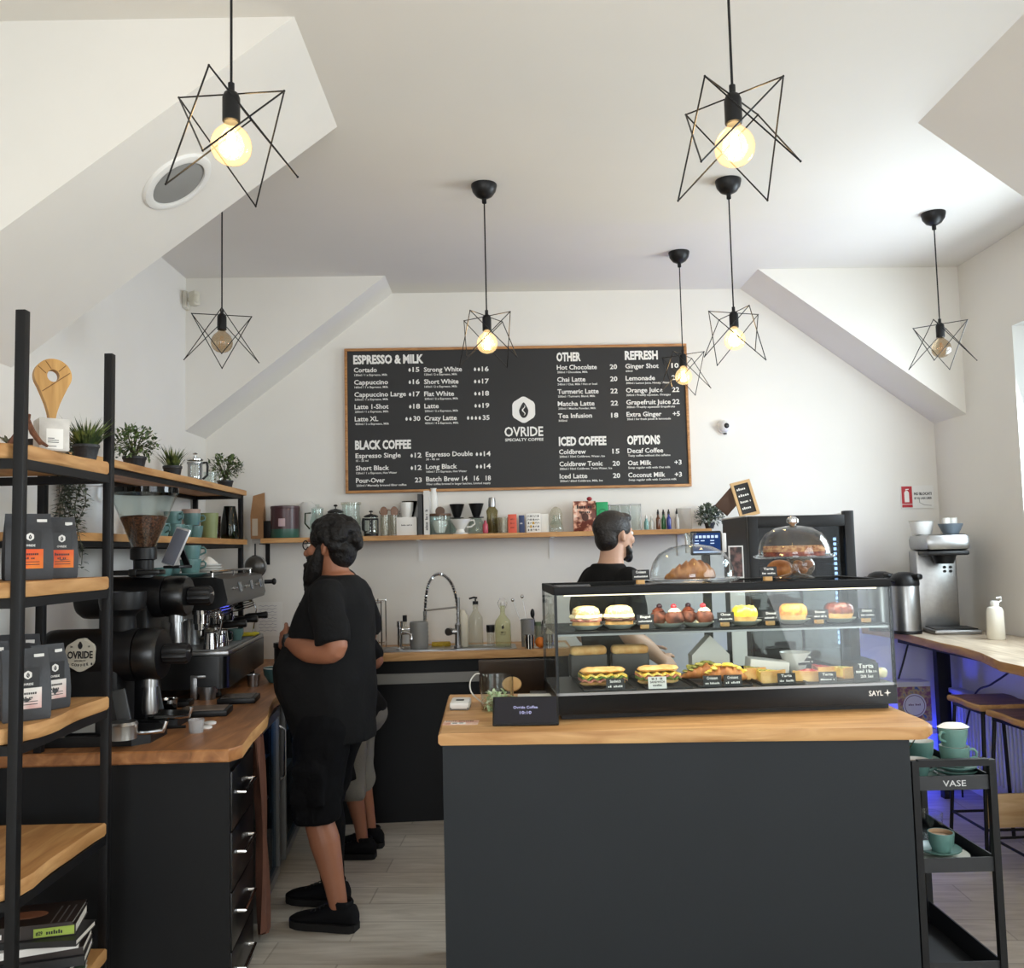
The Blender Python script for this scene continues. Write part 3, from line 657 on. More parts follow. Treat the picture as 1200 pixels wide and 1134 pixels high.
# books
PAGES = mat('book_pages', (226, 222, 212), .8, bump=.3, bs=300)
def book(label, c, lx, ly, th, rz, cov, page, group='books stacked on the lowest rack board', art=None):
    t = thing('book', label, 'book', c, rz, group)
    B().b2(-lx/2+.004, lx/2-.003, -ly/2+.003, ly/2-.003, .002, th-.002).done('pages', page, t)
    w = B(); w.b2(-lx/2, lx/2, -ly/2, ly/2, 0, .002, 0); w.b2(-lx/2, lx/2, -ly/2, ly/2, th-.002, th); w.b2(-lx/2, lx/2, -ly/2, -ly/2+.002, .002, th-.002)
    w.done('cover', cov, t)
    if art: art(t, lx, ly, th)
    return t
COVB = mat('book_dark', (40, 32, 30), .4); COVG = mat('book_green', (58, 78, 64), .5, var=.2, vs=40); COVW = mat('book_white', (214, 212, 208), .5); COVK = mat('book_black', (26, 26, 28), .45)
LIME = mat('lime_print', (156, 176, 74), .6); COPPER = mat('copper_print', (130, 84, 60), .5)
def art_top(t, lx, ly, th):
    w = B(); T = MT.Translation((0, 0, th)); w.prism([(.06*math.cos(2*PI*i/24)-.04, .03*math.sin(2*PI*i/24)) for i in range(24)], 0, .0006, 0, T)
    for k in range(3): w.prism([(.045+k*.02, -.08), (.049+k*.02, -.08), (.049+k*.02, .05), (.045+k*.02, .05)], 0, .0006, 1, T)
    w.done('cover_print', [COPPER, ALU], t, flat=True)
def art_spine(t, lx, ly, th):
    w = B(); T = facing((0, -ly/2, 0), (0, -1, 0)); w.prism([(-.0, .003), (lx/2-.004, .003), (lx/2-.004, th-.003), (-.0, th-.003)], 0, .0006, 2, T)
    w.text('#29', T @ MT.Translation((.006, th*.3, .0007)), th*.5, w=lx*.08, bold=.02, mi=3); w.text('~7', T @ MT.Translation((lx*.15, th*.3, .0007)), th*.5, w=lx*.2, mi=3); w.text('~9', T @ MT.Translation((-lx*.42, th*.3, .0007)), th*.6, w=lx*.26, mi=4)
    w.done('cover_print', [COPPER, ALU, LIME, INK, WHITE_INK], t, flat=True)
z = RZ[0]; bx, by = at(46, 1100, 2.78).x, 2.79
specs = [('bottom book of the pile with grey pages, under the green book', .2, .15, .012, 14, COVW, PAGES), ('green clothbound book low in the pile on the rack', .2, .14, .022, 16, COVG, PAGES),
    ('white paged black book lying over the green book', .23, .16, .016, 12, COVK, PAGES), ('thin black book with a skewed white page block, mid pile', .22, .16, .02, 20, COVK, PAGES),
    ('dark brown book with pale pages sticking out, mid pile', .22, .15, .018, 8, COVB, PAGES), ('white softcover book jutting out at the far end of the pile', .235, .16, .016, 22, COVW, PAGES),
    ('black hardback just below the two top books', .22, .15, .014, 10, COVK, PAGES), ('dark book with a lime green spine, second from the top', .21, .17, .024, 9, COVB, PAGES)]
for i, (lb, lx, ly, th, rz, cv, pg) in enumerate(specs):
    th *= 1.28; book(lb, (bx+.02*math.sin(i*2.3), by+.018*math.cos(i*1.7), z), lx*1.08, ly, th, math.radians(rz+7*math.sin(i*1.9)), cv, pg, art=art_spine if i == 7 else None); z += th+.0008
t = book('dark magazine with curling pages lying on top of the book pile', (bx-.005, by+.01, z), .215, .175, .01, math.radians(12), COVB, PAGES, art=art_top)
z = RZ[0]; CREAM = mat('cream_pages', (222, 204, 170), .85, bump=.3, bs=300)
for i, (lb, th, rz) in enumerate([('cream paged book at the bottom of the small front pile', .034, 40), ('cream paged paperback in the middle of the small front pile', .03, 34), ('thin paperback topping the small front pile of cream books', .02, 44)]):
    book(lb, (at(-14, 1120, 2.6).x-.02, 2.57, z), .15, .11, th, math.radians(rz), COVW if i else COPPER, CREAM, 'books in the small front pile'); z += th+.0008

# ---------------------------------------------------------------- wall shelf standing on the bar counter
CZ = .93
cs = thing('counter_shelf', 'black framed two board shelf standing on the counter along the left wall', 'shelf', (-1.63, 3.226, CZ+.0005))
for x, y in ((-.015, 0), (-.015, 2.434), (-.3, 2.434), (-.3, 0)): B().b2(x-.014, x+.014, y-.014, y+.014, 0, 1.06 if y > 1 else 1.05, .002).done('post', BLACKM, cs)
for z in (.745, 1.055):
    w = B(); slab(w, [(-.31, -.01)]+wavy(.012, -.01, 2.474, 16, .012, z, 2)+[(-.31, 2.474)], z-.0, z+.032, .004); w.done('shelf_board', [OAKY, OAKY], cs)
    f = B(); f.b2(-.025, -.005, .014, 2.42, z-.022, z-.001); f.b2(-.31, -.29, .014, 2.42, z-.022, z-.001)
    for y in (0, 2.434): f.b2(-.29, -.03, y-.01, y+.01, z-.022, z-.001)
    f.done('crossbar', BLACKM, cs)
Z1, Z2 = CZ+.745+.033, CZ+1.055+.033
def sx(px, Y, X=None): return at(px, 600, Y).x
bush_plant('round leafy bush in a black pot, first on the high counter shelf', (-1.75, 4.28, Z2), .055, .07, .11, .13, 420)
grass_plant('spiky grass plant in a black pot, middle of the high counter shelf', (-1.745, 4.76, Z2), .05, .07, .13, .8, 130)
bush_plant('leafy bush in a black pot at the far end of the high counter shelf', (-1.73, 5.62, Z2), .05, .06, .105, .14, 380)
def french_press(label, loc, r, h, rz, metal, group='french presses'):
    t = thing('french_press', label, 'french press', loc, rz, group)
    B().lathe([(0, .006), (r*.97, .006), (r*.97, h*.8), (r*.93, h*.8)], n=28).done('glass_beaker', GLASS, t)
    w = B(); w.lathe([(0, 0), (r*1.05, 0), (r*1.05, h*.1), (r*.99, h*.12), (r*.99, 0)], n=28); w.lathe([(r*.98, h*.68), (r*1.05, h*.68), (r*1.05, h*.74), (r*.98, h*.74)], n=28)
    for k in range(4): a = PI/4+k*PI/2; w.box((r*1.01*math.cos(a), r*1.01*math.sin(a), h*.4), (.006, .012, h*.66), a)
    w.done('frame', metal, t)
    B().lathe([(r*1.05, h*.8), (r*1.06, h*.84), (r*.7, h*.9), (.012, h*.92), (.012, h*.93), (0, h*.93)], n=28).lathe([(.003, h*.92), (.003, h*1.0), (.012, h*1.01), (.014, h*1.04), (.008, h*1.07), (0, h*1.07)], n=14).done('lid', BLKPL if metal is not STEEL else CHROME, t)
    B().lathe([(0, h*.2), (r*.92, h*.2), (r*.92, h*.23), (0, h*.23)], n=20).cyl((0, 0, h*.2), (0, 0, h*.9), .003, n=6).done('plunger', CHROME, t)
    B().tube([(r*1.0, 0, h*.72), (r*1.5, 0, h*.74), (r*1.62, 0, h*.6), (r*1.58, 0, h*.3), (r*1.02, 0, h*.16)], .007, 8).done('handle', BLKPL, t); return t
french_press('glass and steel french press between the plants on the high counter shelf', (-1.735, 5.08, Z2), .042, .165, .4, STEEL)
t = make_cup('glass_mug', 'clear glass mug beside the french press on the high counter shelf', .038, .085, GLASS, (-1.72, 5.3, Z2), 0, taper=.9)
# white bucket
t = thing('plastic_bucket', 'white lidded plastic bucket on the lower counter shelf', 'bucket', (-1.825, 3.95, Z1))
BUCK = mat('bucket_white', (204, 206, 208), .35)
B().lathe([(0, 0), (.076, 0), (.079, .01), (.088, .21), (.094, .212), (.094, .235), (.088, .235)], n=40).done('tub', BUCK, t)
B().lathe([(.095, .226), (.099, .234), (.097, .248), (.088, .25), (.08, .244), (0, .244)], n=40).done('lid', BUCK, t)
B().tube([(.094, -.02, .222), (.108, -.05, .21), (.12, -.05, .17), (.116, -.03, .14)], .006, 6).done('handle', mat('bucket_grey', (190, 190, 188), .4), t)
# black box, cups, tumblers on the lower board
tag(B().b2(-.03, .03, -.025, .025, 0, .045, .003).done('small_box', BLKPL), 'small black box beside the white bucket', 'box', None, (-1.69, 4.14, Z1), .2)
k = 0
for row, (zz, ys) in enumerate(((0, (4.42, 4.6, 4.74, 4.88)), (.066, (4.6, 4.84)))):
    for j, y in enumerate(ys):
        lb = [['teal cup standing by itself behind the bean hopper', 'teal cup at the near end of the lower stacked row', 'teal cup in the middle of the lower stacked row', 'teal cup at the far end of the lower stacked row'], ['teal cup on top of the stacked row, nearer one', 'teal cup on top of the stacked row, far one']][row][j]
        make_cup('coffee_cup', lb, .047, .064, TEAL, (-1.68+.01*(j % 2), y, Z1+zz), -.5+.9*j, 'teal cups on the counter shelf', taper=.8)
make_jar('tumbler', 'olive green tumbler on the lower counter shelf', 'tumbler', [(0, .003), (.04, .003), (.042, 0), (.05, .14), (.05, .142), (.046, .142), (.039, .008), (0, .008)], mat('olive_ceramic', (132, 142, 92), .5), (-1.66, 5.1, Z1))
make_jar('tumbler', 'dusty pink tumbler behind the olive one', 'tumbler', [(0, .003), (.04, .003), (.042, 0), (.052, .165), (.052, .167), (.047, .167), (.039, .008), (0, .008)], mat('pink_ceramic', (186, 160, 148), .6), (-1.77, 5.12, Z1))
make_jar('glass_tumbler', 'brownish glass beside the olive tumbler', 'glass', [(0, .003), (.03, .003), (.032, 0), (.036, .13), (.034, .13), (.029, .008), (0, .008)], glass('brown_glass', (170, 140, 112)), (-1.675, 5.24, Z1))
make_jar('glass_vase', 'dark green glass vase at the far end of the lower counter shelf', 'vase', [(0, .003), (.045, .003), (.05, 0), (.055, .02), (.052, .09), (.034, .2), (.032, .2), (.049, .09), (.05, .02), (0, .01)], glass('bottle_green', (96, 118, 88), 1.1), (-1.66, 5.48, Z1), 28)
# hanging vine
t = thing('hanging_vine', 'grey green hanging vine trailing from the high shelf beside the bucket', 'plant', (-1.60, 3.225, Z2))
B().lathe([(0, .0), (.045, 0), (.056, .03), (.052, .03), (.04, .01), (0, .01)], c=(-.1, .1, 0), n=24).done('pot', POT, t)
w = B(); st = B()
for i in range(16):
    x0, y0 = random.uniform(.012, .08), random.uniform(-.03, .07); Ln = random.uniform(.2, .46); pts = [(-.08, .1, .025), (-.02, .07, .03), (x0*.8, y0*.5+.03, .02)]+[(x0+.012*math.sin(k*1.1+i), y0+.01*math.cos(k*.9+i), .0-Ln*k/8) for k in range(9)]
    st.tube(pts, .0014, 4)
    for p in pts[3:]:
        for s in range(7):
            a = random.random()*6.28; w.leaf(V(p)+V((0, 0, random.uniform(-.02, .02))), (math.cos(a), math.sin(a), random.uniform(-.5, .3)), (0, 0, 1), .032, .014)
st.done('stems', mat('vine_stem', (84, 84, 66), .7), t); w.done('leaves', LEAFG, t)
# ---------------------------------------------------------------- bar counter on the left
edge = [onz(px, py, CZ) for px, py in ((284, 873), (296, 856.5), (307, 846), (313.5, 839), (316, 829), (322, 819), (330, 813))]
poly = [(L+.004, 3.2), (-1.3, 3.215)]+[(p.x, p.y) for p in edge]+[(-1.09, 4.7), (-1.12, 5.3), (-1.12, yb(-1.12)-.004), (L+.004, yb(L)-.004)]
poly = [(poly[2][0]-.03, 3.2) if i == 1 else p for i, p in enumerate(poly)]
w = B(); slab(w, poly, CZ-.045, CZ, .006, plain=(0, 1))
tag(w.done('bar_worktop', [WALN, BARK]), 'brown live edge wooden worktop along the left wall under the coffee machine', 'worktop')
CA = .091
def cab(name, label, cat, y, group=None):
    """a thing standing under the bar: origin at its near front corner, front facing local +x"""
    d = V((-math.sin(CA), math.cos(CA), 0)); p = V((-.992, 3.275, 0))+d*y; return thing(name, label, cat, p, CA, group)
t = cab('drawer_cabinet', 'black drawer cabinet at the near end of the bar with four handled drawers', 'cabinet', 0)
B().b2(-.74, -.012, .02, .44, .02, .88).b2(-.7, -.05, .03, .42, 0, .02).done('carcass', BLKPAN, t)
B().b2(-.93, 0, 0, .018, 0, .883).done('end_panel', BLKPAN, t)
for z0, z1 in ((.62, .83), (.41, .615), (.205, .405), (.02, .2)):
    d = B().b2(-.012, .004, .024, .43, z0, z1, .002).done('drawer', BLKGL, t)
    zh = z1-.095; B().tube([(.004, .12, zh), (.03, .12, zh), (.03, .33, zh), (.004, .33, zh)], .006, 8).done('handle', CHROME, d)
t = cab('brown_apron', 'brown cloth apron hanging from the front of the bar', 'apron', .5)
w = B(); vs = []; fs = []; n, m = 8, 14
for j in range(m+1):
    for i in range(n+1):
        z = .86-.8*j/m; y = -.05+(.11+.1*j/m)*(i/n) - .0; vs.append((.012+.016*math.sin(i*1.9+j*.25)+.02*j/m, y, z+.02*math.sin(i)))
fs = [(j*(n+1)+i, j*(n+1)+i+1, (j+1)*(n+1)+i+1, (j+1)*(n+1)+i) for j in range(m) for i in range(n)]
w.add(vs, fs); k = len(vs); w.add([(x-.006, y, z) for x, y, z in vs], [f[::-1] for f in fs])
w.done('cloth', mat('brown_cloth', (92, 56, 40), .9, var=.12, vs=20, bump=.2, bs=150), t)
B().tube([(.004, 0, .87), (.02, 0, .872), (.022, 0, .858)], .004, 6).done('hook', CHROME, t)
FRIDGEIN = emis('fridge_light', (120, 170, 220), .5); FGL = glass('fridge_glass', (186, 206, 222), .35)
for i, (y0, wd, lb) in enumerate(((.66, .62, 'under counter glass door fridge with a grey frame beside the brown apron'), (1.46, .62, 'second under counter glass door fridge, half hidden behind the bearded man'))):
    t = cab('bar_fridge', lb, 'fridge', y0, 'bar fridges')
    w = B(); w.b2(-.55, -.53, 0, wd, .04, .86); w.b2(-.53, -.06, 0, .025, .04, .86); w.b2(-.53, -.06, wd-.025, wd, .04, .86); w.b2(-.53, -.06, .025, wd-.025, .04, .07); w.b2(-.53, -.06, .025, wd-.025, .82, .86)
    w.b2(-.5, -.08, .03, wd-.03, 0, .04); w.done('body', BLKPAN, t)
    B().b2(-.5, -.07, .03, wd-.03, .42, .43).b2(-.5, -.07, .03, wd-.03, .62, .63).done('wire_shelf', ALU, t)
    B().b2(-.16, -.14, .04, wd-.04, .8, .815).done('light_strip', emis('fridge_strip', (130, 180, 255), 7), t); B().b2(-.529, -.524, .026, wd-.026, .07, .82).done('liner', mat('fridge_liner', (150, 178, 200), .6), t)
    d = B(); k = .04; d.b2(-.055, -.02, 0, k, .05, .85); d.b2(-.055, -.02, wd-k, wd, .05, .85); d.b2(-.055, -.02, k, wd-k, .05, .05+k); d.b2(-.055, -.02, k, wd-k, .85-k, .85)
    dr = d.done('door', ALU, t); B().b2(-.044, -.034, k, wd-k, .05+k, .85-k).done('pane', FGL, dr); B().tube([(-.02, wd-.02, .5), (.006, wd-.02, .52), (.006, wd-.02, .74), (-.02, wd-.02, .76)], .006, 8).done('handle', CHROME, dr)

# ---------------------------------------------------------------- espresso machine
em = thing('espresso_machine', 'long black three group espresso machine with chrome fittings on the bar', 'coffee machine', (-1.315, 4.32, CZ), CA)
ML = 1.02
w = B()
for x in (-.42, -.08):
    for y in (.08, ML-.08): B().lathe([(.03, 0), (.034, .008), (.024, .035), (.022, .06)], c=(x, y, 0), n=16).done('foot', BLKPL, em)
w = B()
rr = [(-.48, 0)]+[(-.05+.05*math.sin(a), .05-.05*math.cos(a)) for a in (0, .4, .8, 1.2, 1.57)]+[(-.05+.05*math.cos(a), ML-.05+.05*math.sin(a)) for a in (0, .4, .8, 1.2, 1.57)]+[(-.48, ML)]
w.prism(rr, .05, .2); w.done('base', BLKGL, em)
w = B(); w.b2(-.34, -.005, .03, ML-.03, .2, .222, .004)
w.done('drip_tray', STEEL, em)
w = B()
for i in range(34): y = .05+i*(ML-.1)/33; w.b2(-.33, -.02, y-.004, y+.004, .223, .228)
w.done('tray_grate', ALU, em)
w = B(); w.b2(-.47, -.36, .02, ML-.02, .2, .44); w.done('back_panel', mat('machine_grey', (70, 70, 70), .3, .7), em)
for y in (.0, ML-.03):
    w = B(); T = MT(((1, 0, 0, 0), (0, 0, 1, 0), (0, 1, 0, 0), (0, 0, 0, 1)))
    w.prism([(-.48, .2), (-.3, .2), (-.37, .43), (-.48, .43)], y, y+.03, 0, T); w.done('side_panel', BLKGL, em)
w = B(); pr = [(-.48, .42), (-.07, .42), (-.008, .44), (0, .465), (-.022, .565), (-.06, .575), (-.48, .575)]
w.prism(pr, -.015, ML+.015, 0, T); o = w.done('top_housing', BLKGL, em)
w = B()
for gy in (.2, .51, .82):
    q = MT.Translation((-.009, gy, .515)) @ MT.Rotation(math.radians(78), 4, 'Y') @ MT.Rotation(PI/2, 4, 'Z'); 
    for i in range(3): w.lathe([(.009, -.002), (.009, .004), (.006, .006), (0, .006)], c=q @ V((-.045+.045*i, .0, .0)), n=12, axis=q.to_3x3() @ V((0, 0, 1)))
w.done('buttons', CHROME, em)
w = B()
for gy in (.34, .66, .93): w.box((-.0095, gy, .517), (.005, .07, .05), 0, .002, R=MT.Rotation(math.radians(-12), 3, 'Y'))
w.done('display', mat('display_grey', (120, 124, 128), .25), em)
w = B()
for z, x in ((.6, -.08), (.6, -.44)): w.cyl((x, 0, z), (x, ML, z), .006, n=8)
for x in (-.08, -.44):
    for y in (.03, ML/2, ML-.03): w.cyl((x, y, .57), (x, y, .6), .005, n=8)
w.done('cup_rail', CHROME, em)
for i, gy in enumerate((.2, .51, .82)):
    g = B(); g.cyl((-.17, gy, .44), (-.17, gy, .39), .05, .045, 24); g.cyl((-.17, gy, .39), (-.17, gy, .345), .04, .04, 24)
    for k in range(4): g.tube([(-.13, gy-.1+.025*k, .41-.012*k), (-.06, gy-.1+.03*k, .425-.014*k), (-.03, gy-.05+.03*k, .43-.012*k)], .004, 6)
    go = g.done('group_head', CHROME, em)
    p = B(); p.cyl((-.17, gy, .345), (-.17, gy, .315), .036, .034, 24); p.tube([(-.17, gy-.012, .315), (-.17, gy-.018, .29), (-.17, gy-.02, .28)], .007, 8); p.tube([(-.17, gy+.012, .315), (-.17, gy+.018, .29), (-.17, gy+.02, .28)], .007, 8); p.cyl((-.14, gy, .33), (-.08, gy, .33), .009, n=10); p.done('portafilter', CHROME, go)
    B().lathe([(.0, -.065), (.013, -.063), (.018, -.04), (.016, .02), (.02, .055), (.017, .062), (0, .064)], c=(-.015, gy, .335), n=16, axis=(1, 0, .06)).done('portafilter_handle', BLKPL, go)
for y in (.05, ML-.06):
    w = B(); w.tube([(-.1, y, .42), (-.06, y, .41), (-.04, y, .36), (-.05, y, .3), (-.06, y+.01, .24)], .005, 8); w.done('steam_wand', CHROME, em)
w = B(); w.cyl((.0, ML-.02, .52), (.05, ML-.02, .52), .012, n=12); w.ball((.055, ML-.02, .52), (.014, .02, .02), 12, 8); w.done('steam_knob', BLKPL, em)
def on_em(x, y, z): return em.matrix_basis @ V((x, y, z))
em.matrix_basis = MT.Translation(em.location) @ MT.Rotation(CA, 4, 'Z')
# on its tray and top
for i, (x, y) in enumerate(((-.1, .1), (-.08, .22))):
    o = B().lathe([(0, .004), (.036, .004), (.038, 0), (.03, .075), (.034, .08), (.032, .08), (.028, .075), (.036, .008), (0, .008)], n=24).done('shot_pitcher', CHROME)
    tag(o, ['small steel pitcher at the near corner of the drip tray', 'second small steel pitcher, just behind the first on the drip tray'][i], 'pitcher', 'steel pitchers on the machine', on_em(x, y, .229))
    B().tube([(.033, 0, .07), (.056, 0, .066), (.056, 0, .03), (.037, 0, .02)], .004, 6).done('handle', CHROME, o)
o = B().lathe([(0, .004), (.05, .004), (.052, 0), (.046, .1), (.05, .125), (.048, .125), (.044, .1), (.05, .008), (0, .008)], n=28).done('milk_pitcher', STEEL); tag(o, 'tall steel milk pitcher standing at the back of the drip tray', 'pitcher', 'steel pitchers on the machine', on_em(-.27, .36, .229)); B().tube([(.047, 0, .11), (.08, 0, .105), (.08, 0, .04), (.05, 0, .03)], .005, 6).done('handle', STEEL, o)
make_cup('coffee_cup', 'teal cup standing under the middle group of the coffee machine', .042, .06, TEAL, on_em(-.07, .51, .229), 1.2)
def cloth(name, label, cat, loc, sx_, sy_, h, m, rz=0, seed=0):
    n = 14; vs = []; fs = []
    for j in range(n+1):
        for i in range(n+1):
            u, v = i/n-.5, j/n-.5; z = h*(.55+.6*NZ.noise((u*4+seed, v*4, seed)))*max(0, 1-2.1*max(abs(u), abs(v)))**.5+.004
            vs.append((u*sx_*(1+.15*NZ.noise((v*3, seed, 1))), v*sy_*(1+.15*NZ.noise((u*3, seed, 2))), max(.003, z)))
    fs = [(j*(n+1)+i, j*(n+1)+i+1, (j+1)*(n+1)+i+1, (j+1)*(n+1)+i) for j in range(n) for i in range(n)]
    b = B().add(vs, fs); b.add([(x, y, max(0, z-.004)) for x, y, z in vs], [f[::-1] for f in fs])
    return tag(b.done(name, m, ang=80), label, cat, None, loc, rz)
cloth('cleaning_cloth', 'yellow cleaning cloth on the drip tray of the coffee machine', 'cloth', on_em(-.08, .82, .229), .14, .2, .018, mat('yellow_cloth', (216, 204, 44), .9), CA, 3)
cloth('bar_towel', 'crumpled beige towel behind the yellow cloth on the drip tray', 'cloth', on_em(-.25, .72, .229), .14, .18, .1, mat('beige_cloth', (196, 188, 168), .95, bump=.3, bs=200), CA, 8)
TZ = .576
for i in range(2): make_cup('coffee_cup', ['lower teal cup of the pair stacked on top of the coffee machine', 'upper teal cup of the pair stacked on top of the coffee machine'][i], .05, .066, TEAL, on_em(-.2, .1, TZ+.021*(1)+.067*i), .1, 'teal cups on the coffee machine', taper=.8)
make_saucer('saucer', 'teal saucer under the stacked cups on the coffee machine', .078, TEAL, on_em(-.2, .1, TZ))
for i in range(4): make_saucer('saucer', ['lowest white saucer of the pile on the coffee machine', 'second white saucer from the bottom of the pile on the machine', 'third white saucer from the bottom of the pile on the machine', 'top white saucer of the pile on the coffee machine'][i], .075-.002*i, WHITEC, on_em(-.17, .33, TZ+.013*i), 'white saucers on the coffee machine')
tag(B().lathe([(.05, 0), (.03, .02), (.012, .035), (0, .038)], n=20).done('paper_filter', PAPER), 'folded white paper filter lying on the pile of white saucers', 'filter', None, on_em(-.17, .34, TZ+.013*4+.008))
for i, (x, y) in enumerate(((-.32, .06), (-.32, .2))): make_cup('coffee_cup', ['low teal cup behind the stacked pair on the coffee machine', 'teal cup at the back of the coffee machine top'][i], .046, .05, TEAL, on_em(x, y, TZ), 2.5, 'teal cups on the coffee machine')

# ---------------------------------------------------------------- grinders
def grinder(label, X, Y, axz, r, tall, badge):
    g = thing('coffee_grinder', label, 'coffee grinder', (X, Y, CZ), 0, 'black shop grinders'); a = axz-CZ
    w = B(); w.prism([(-.22, -.13), (.15, -.13), (.2, -.08), (.2, .08), (.15, .13), (-.22, .13)], 0, .035); w.done('base_plate', BLKPL, g)
    w = B(); w.box((-.02, 0, a*.5), (.2, .17, a-.03), 0, .02); w.done('column', BLKPL, g)
    w = B(); w.lathe([(0, -.225), (r*.8, -.225), (r*.97, -.205), (r, -.18), (r, .1), (r*.96, .125), (0, .125)], c=(0, 0, a), n=40, axis=(1, 0, 0)); w.done('motor_body', BLKPL, g)
    w = B(); w.lathe([(r*.7, .12), (r*.98, .13), (r*.98, .2), (r*.9, .215), (0, .22)], c=(0, 0, a), n=36, axis=(1, 0, 0)); w.done('burr_housing', BLKGL, g)
    w = B(); w.lathe([(.03, .215), (.038, .22), (.04, .3), (.034, .31), (0, .312)], c=(0, 0, a), n=30, axis=(1, 0, 0), wob=lambda k, z: 1 if k % 2 else .92); w.done('dial_knob', BLKPL, g)
    B().cyl((.31, .0, a+.008), (.318, 0, a+.008), .008, n=10).done('dial_marker', CHROME, g)
    w = B(); w.lathe([(.026, -.02), (.03, 0), (.022, .09), (.02, .09), (.026, 0), (.02, -.02)], c=(.17, -.01, a-r-.1), n=20); w.cyl((.17, -.01, a-r-.02), (.17, -.01, a-r+.02), .03, n=20); w.done('spout', STEEL, g)
    w = B(); w.box((.1, -.09, a*.38), (.05, .012, a*.5), 0, .004, R=MT.Rotation(-.2, 3, 'Y')); w.done('bag_flap', mat('flap_grey', (66, 68, 70), .5), g)
    w = B(); w.tube([(.1, -.12, .045), (.2, -.12, .045), (.26, -.12, .05), (.272, -.12, .085)], .008, 8); w.done('bag_clamp', CHROME, g)
    B().b2(-.1, .0, -.0875, -.086, a*.14, a*.14+.07).done('rating_plate', mat('plate_grey', (150, 150, 146), .5), g)
    return g, a
g, a = grinder('low black shop grinder with a cream hexagon badge, behind the near rack', -1.5, 3.425, 1.243, .099, False, True)
w = B(); w.lathe([(.045, a+.085), (.05, a+.1), (.046, a+.14), (.05, a+.15), (.078, a+.17), (.084, a+.2), (.084, a+.235), (.08, a+.235), (.078, a+.2), (.05, a+.165), (0, a+.165)], c=(.06, 0, 0), n=32); w.done('short_hopper', BLKPL, g)
w = B(); T = facing((-.05, -.1005, a+.012), (0, -1, 0)); BADGE = mat('badge_cream', (206, 200, 184), .5)
hx = [(.062*math.sin(PI/3*i), .064*math.cos(PI/3*i)) for i in range(6)]; rr = []
for i in range(6):
    p, q, s_ = V(hx[i]), V(hx[i-1]), V(hx[(i+1) % 6]); rr += [tuple(p+(q-p)*.18), tuple(p+(q-p)*.06+(s_-p)*.06), tuple(p+(s_-p)*.18)]
w.prism(rr, -.03, .002, 0, T); T2 = T @ MT.Translation((0, 0, .0022))
drop_shape(w, 0, 0, .014, T2 @ MT.Translation((0, .036, 0)), .0006, 1); w.text('OVRIDE', T2 @ MT.Translation((0, -.011, 0)), .036, w=.092, bold=.03, mi=1, align='CENTER')
w.text('SPECIALTY', T2 @ MT.Translation((0, -.023, 0)), .008, w=.042, mi=1, align='CENTER')
for i, ch in enumerate('COFFEE'):
    q = (i-2.5)*.011; w.text(ch, T2 @ MT.Translation((q, -.042-.0+abs(q)*.18, 0)) @ MT.Rotation(q*6, 4, 'Z'), .013, bold=.02, mi=1, align='CENTER')
for s_ in (-1, 1): w.text('20' if s_ < 0 else '18', T2 @ MT.Translation((s_*.032, .028, 0)), .009, bold=.01, mi=1, align='CENTER'); drop_shape(w, 0, 0, .005, T2 @ MT.Translation((s_*.042, -.032, 0)), .0005, 1)
w.done('badge', [BADGE, INK], g, flat=True)
g, a = grinder('tall black shop grinder with a clear hopper full of beans', -1.51, 3.72, 1.444, .085, True, False)
hc = (.03, 0, 0)
B().lathe([(.05, a+.08), (.05, a+.1), (.04, a+.11), (.04, a+.15), (.052, a+.155), (.052, a+.2), (.046, a+.205), (0, a+.205)], c=hc, n=28).done('hopper_neck', BLKPL, g)
B().lathe([(.045, a+.2), (.128, a+.415), (.131, a+.44), (.128, a+.44), (.125, a+.415), (.043, a+.202)], c=hc, n=44).done('hopper', GLASS, g)
B().lathe([(.128, a+.425), (.136, a+.425), (.136, a+.447), (.1, a+.45), (.08, a+.445), (0, a+.445)], c=hc, n=44).done('hopper_lid', glass('dark_lid', (70, 72, 76), 1), g)
w = B(); w.lathe([(0, a+.203), (.041, a+.204), (.092, a+.325), (.085, a+.332), (.04, a+.336), (0, a+.338)], c=hc, n=40); w.done('beans', BEANS, g)
B().b2(-.06, .14, -.12, -.05, a+.092, a+.112, .004).b2(.02, .05, -.13, -.045, a+.088, a+.116, .004).done('gate_slide', BLKGL, g)
t = thing('phone', 'grey phone leaning in a stand on top of the tall grinder', 'phone', (-1.325, 3.66, CZ+a+.115), -.35)
R1 = MT.Rotation(math.radians(-18), 3, 'X') @ MT.Rotation(math.radians(14), 3, 'Y')
B().box((0, .0, .088), (.075, .011, .16), 0, .008, R=R1).done('body', mat('phone_silver', (196, 196, 198), .3, .6), t)
B().box((0, -.0065, .087), (.066, .002, .148), 0, .001, R=R1).done('screen', mat('phone_screen', (96, 100, 112), .2), t)
B().b2(-.04, .04, -.03, .05, 0, .012, .003).box((0, .045, .05), (.03, .008, .1), 0, .003, R=MT.Rotation(.5, 3, 'X')).done('stand', BLKPL, t)

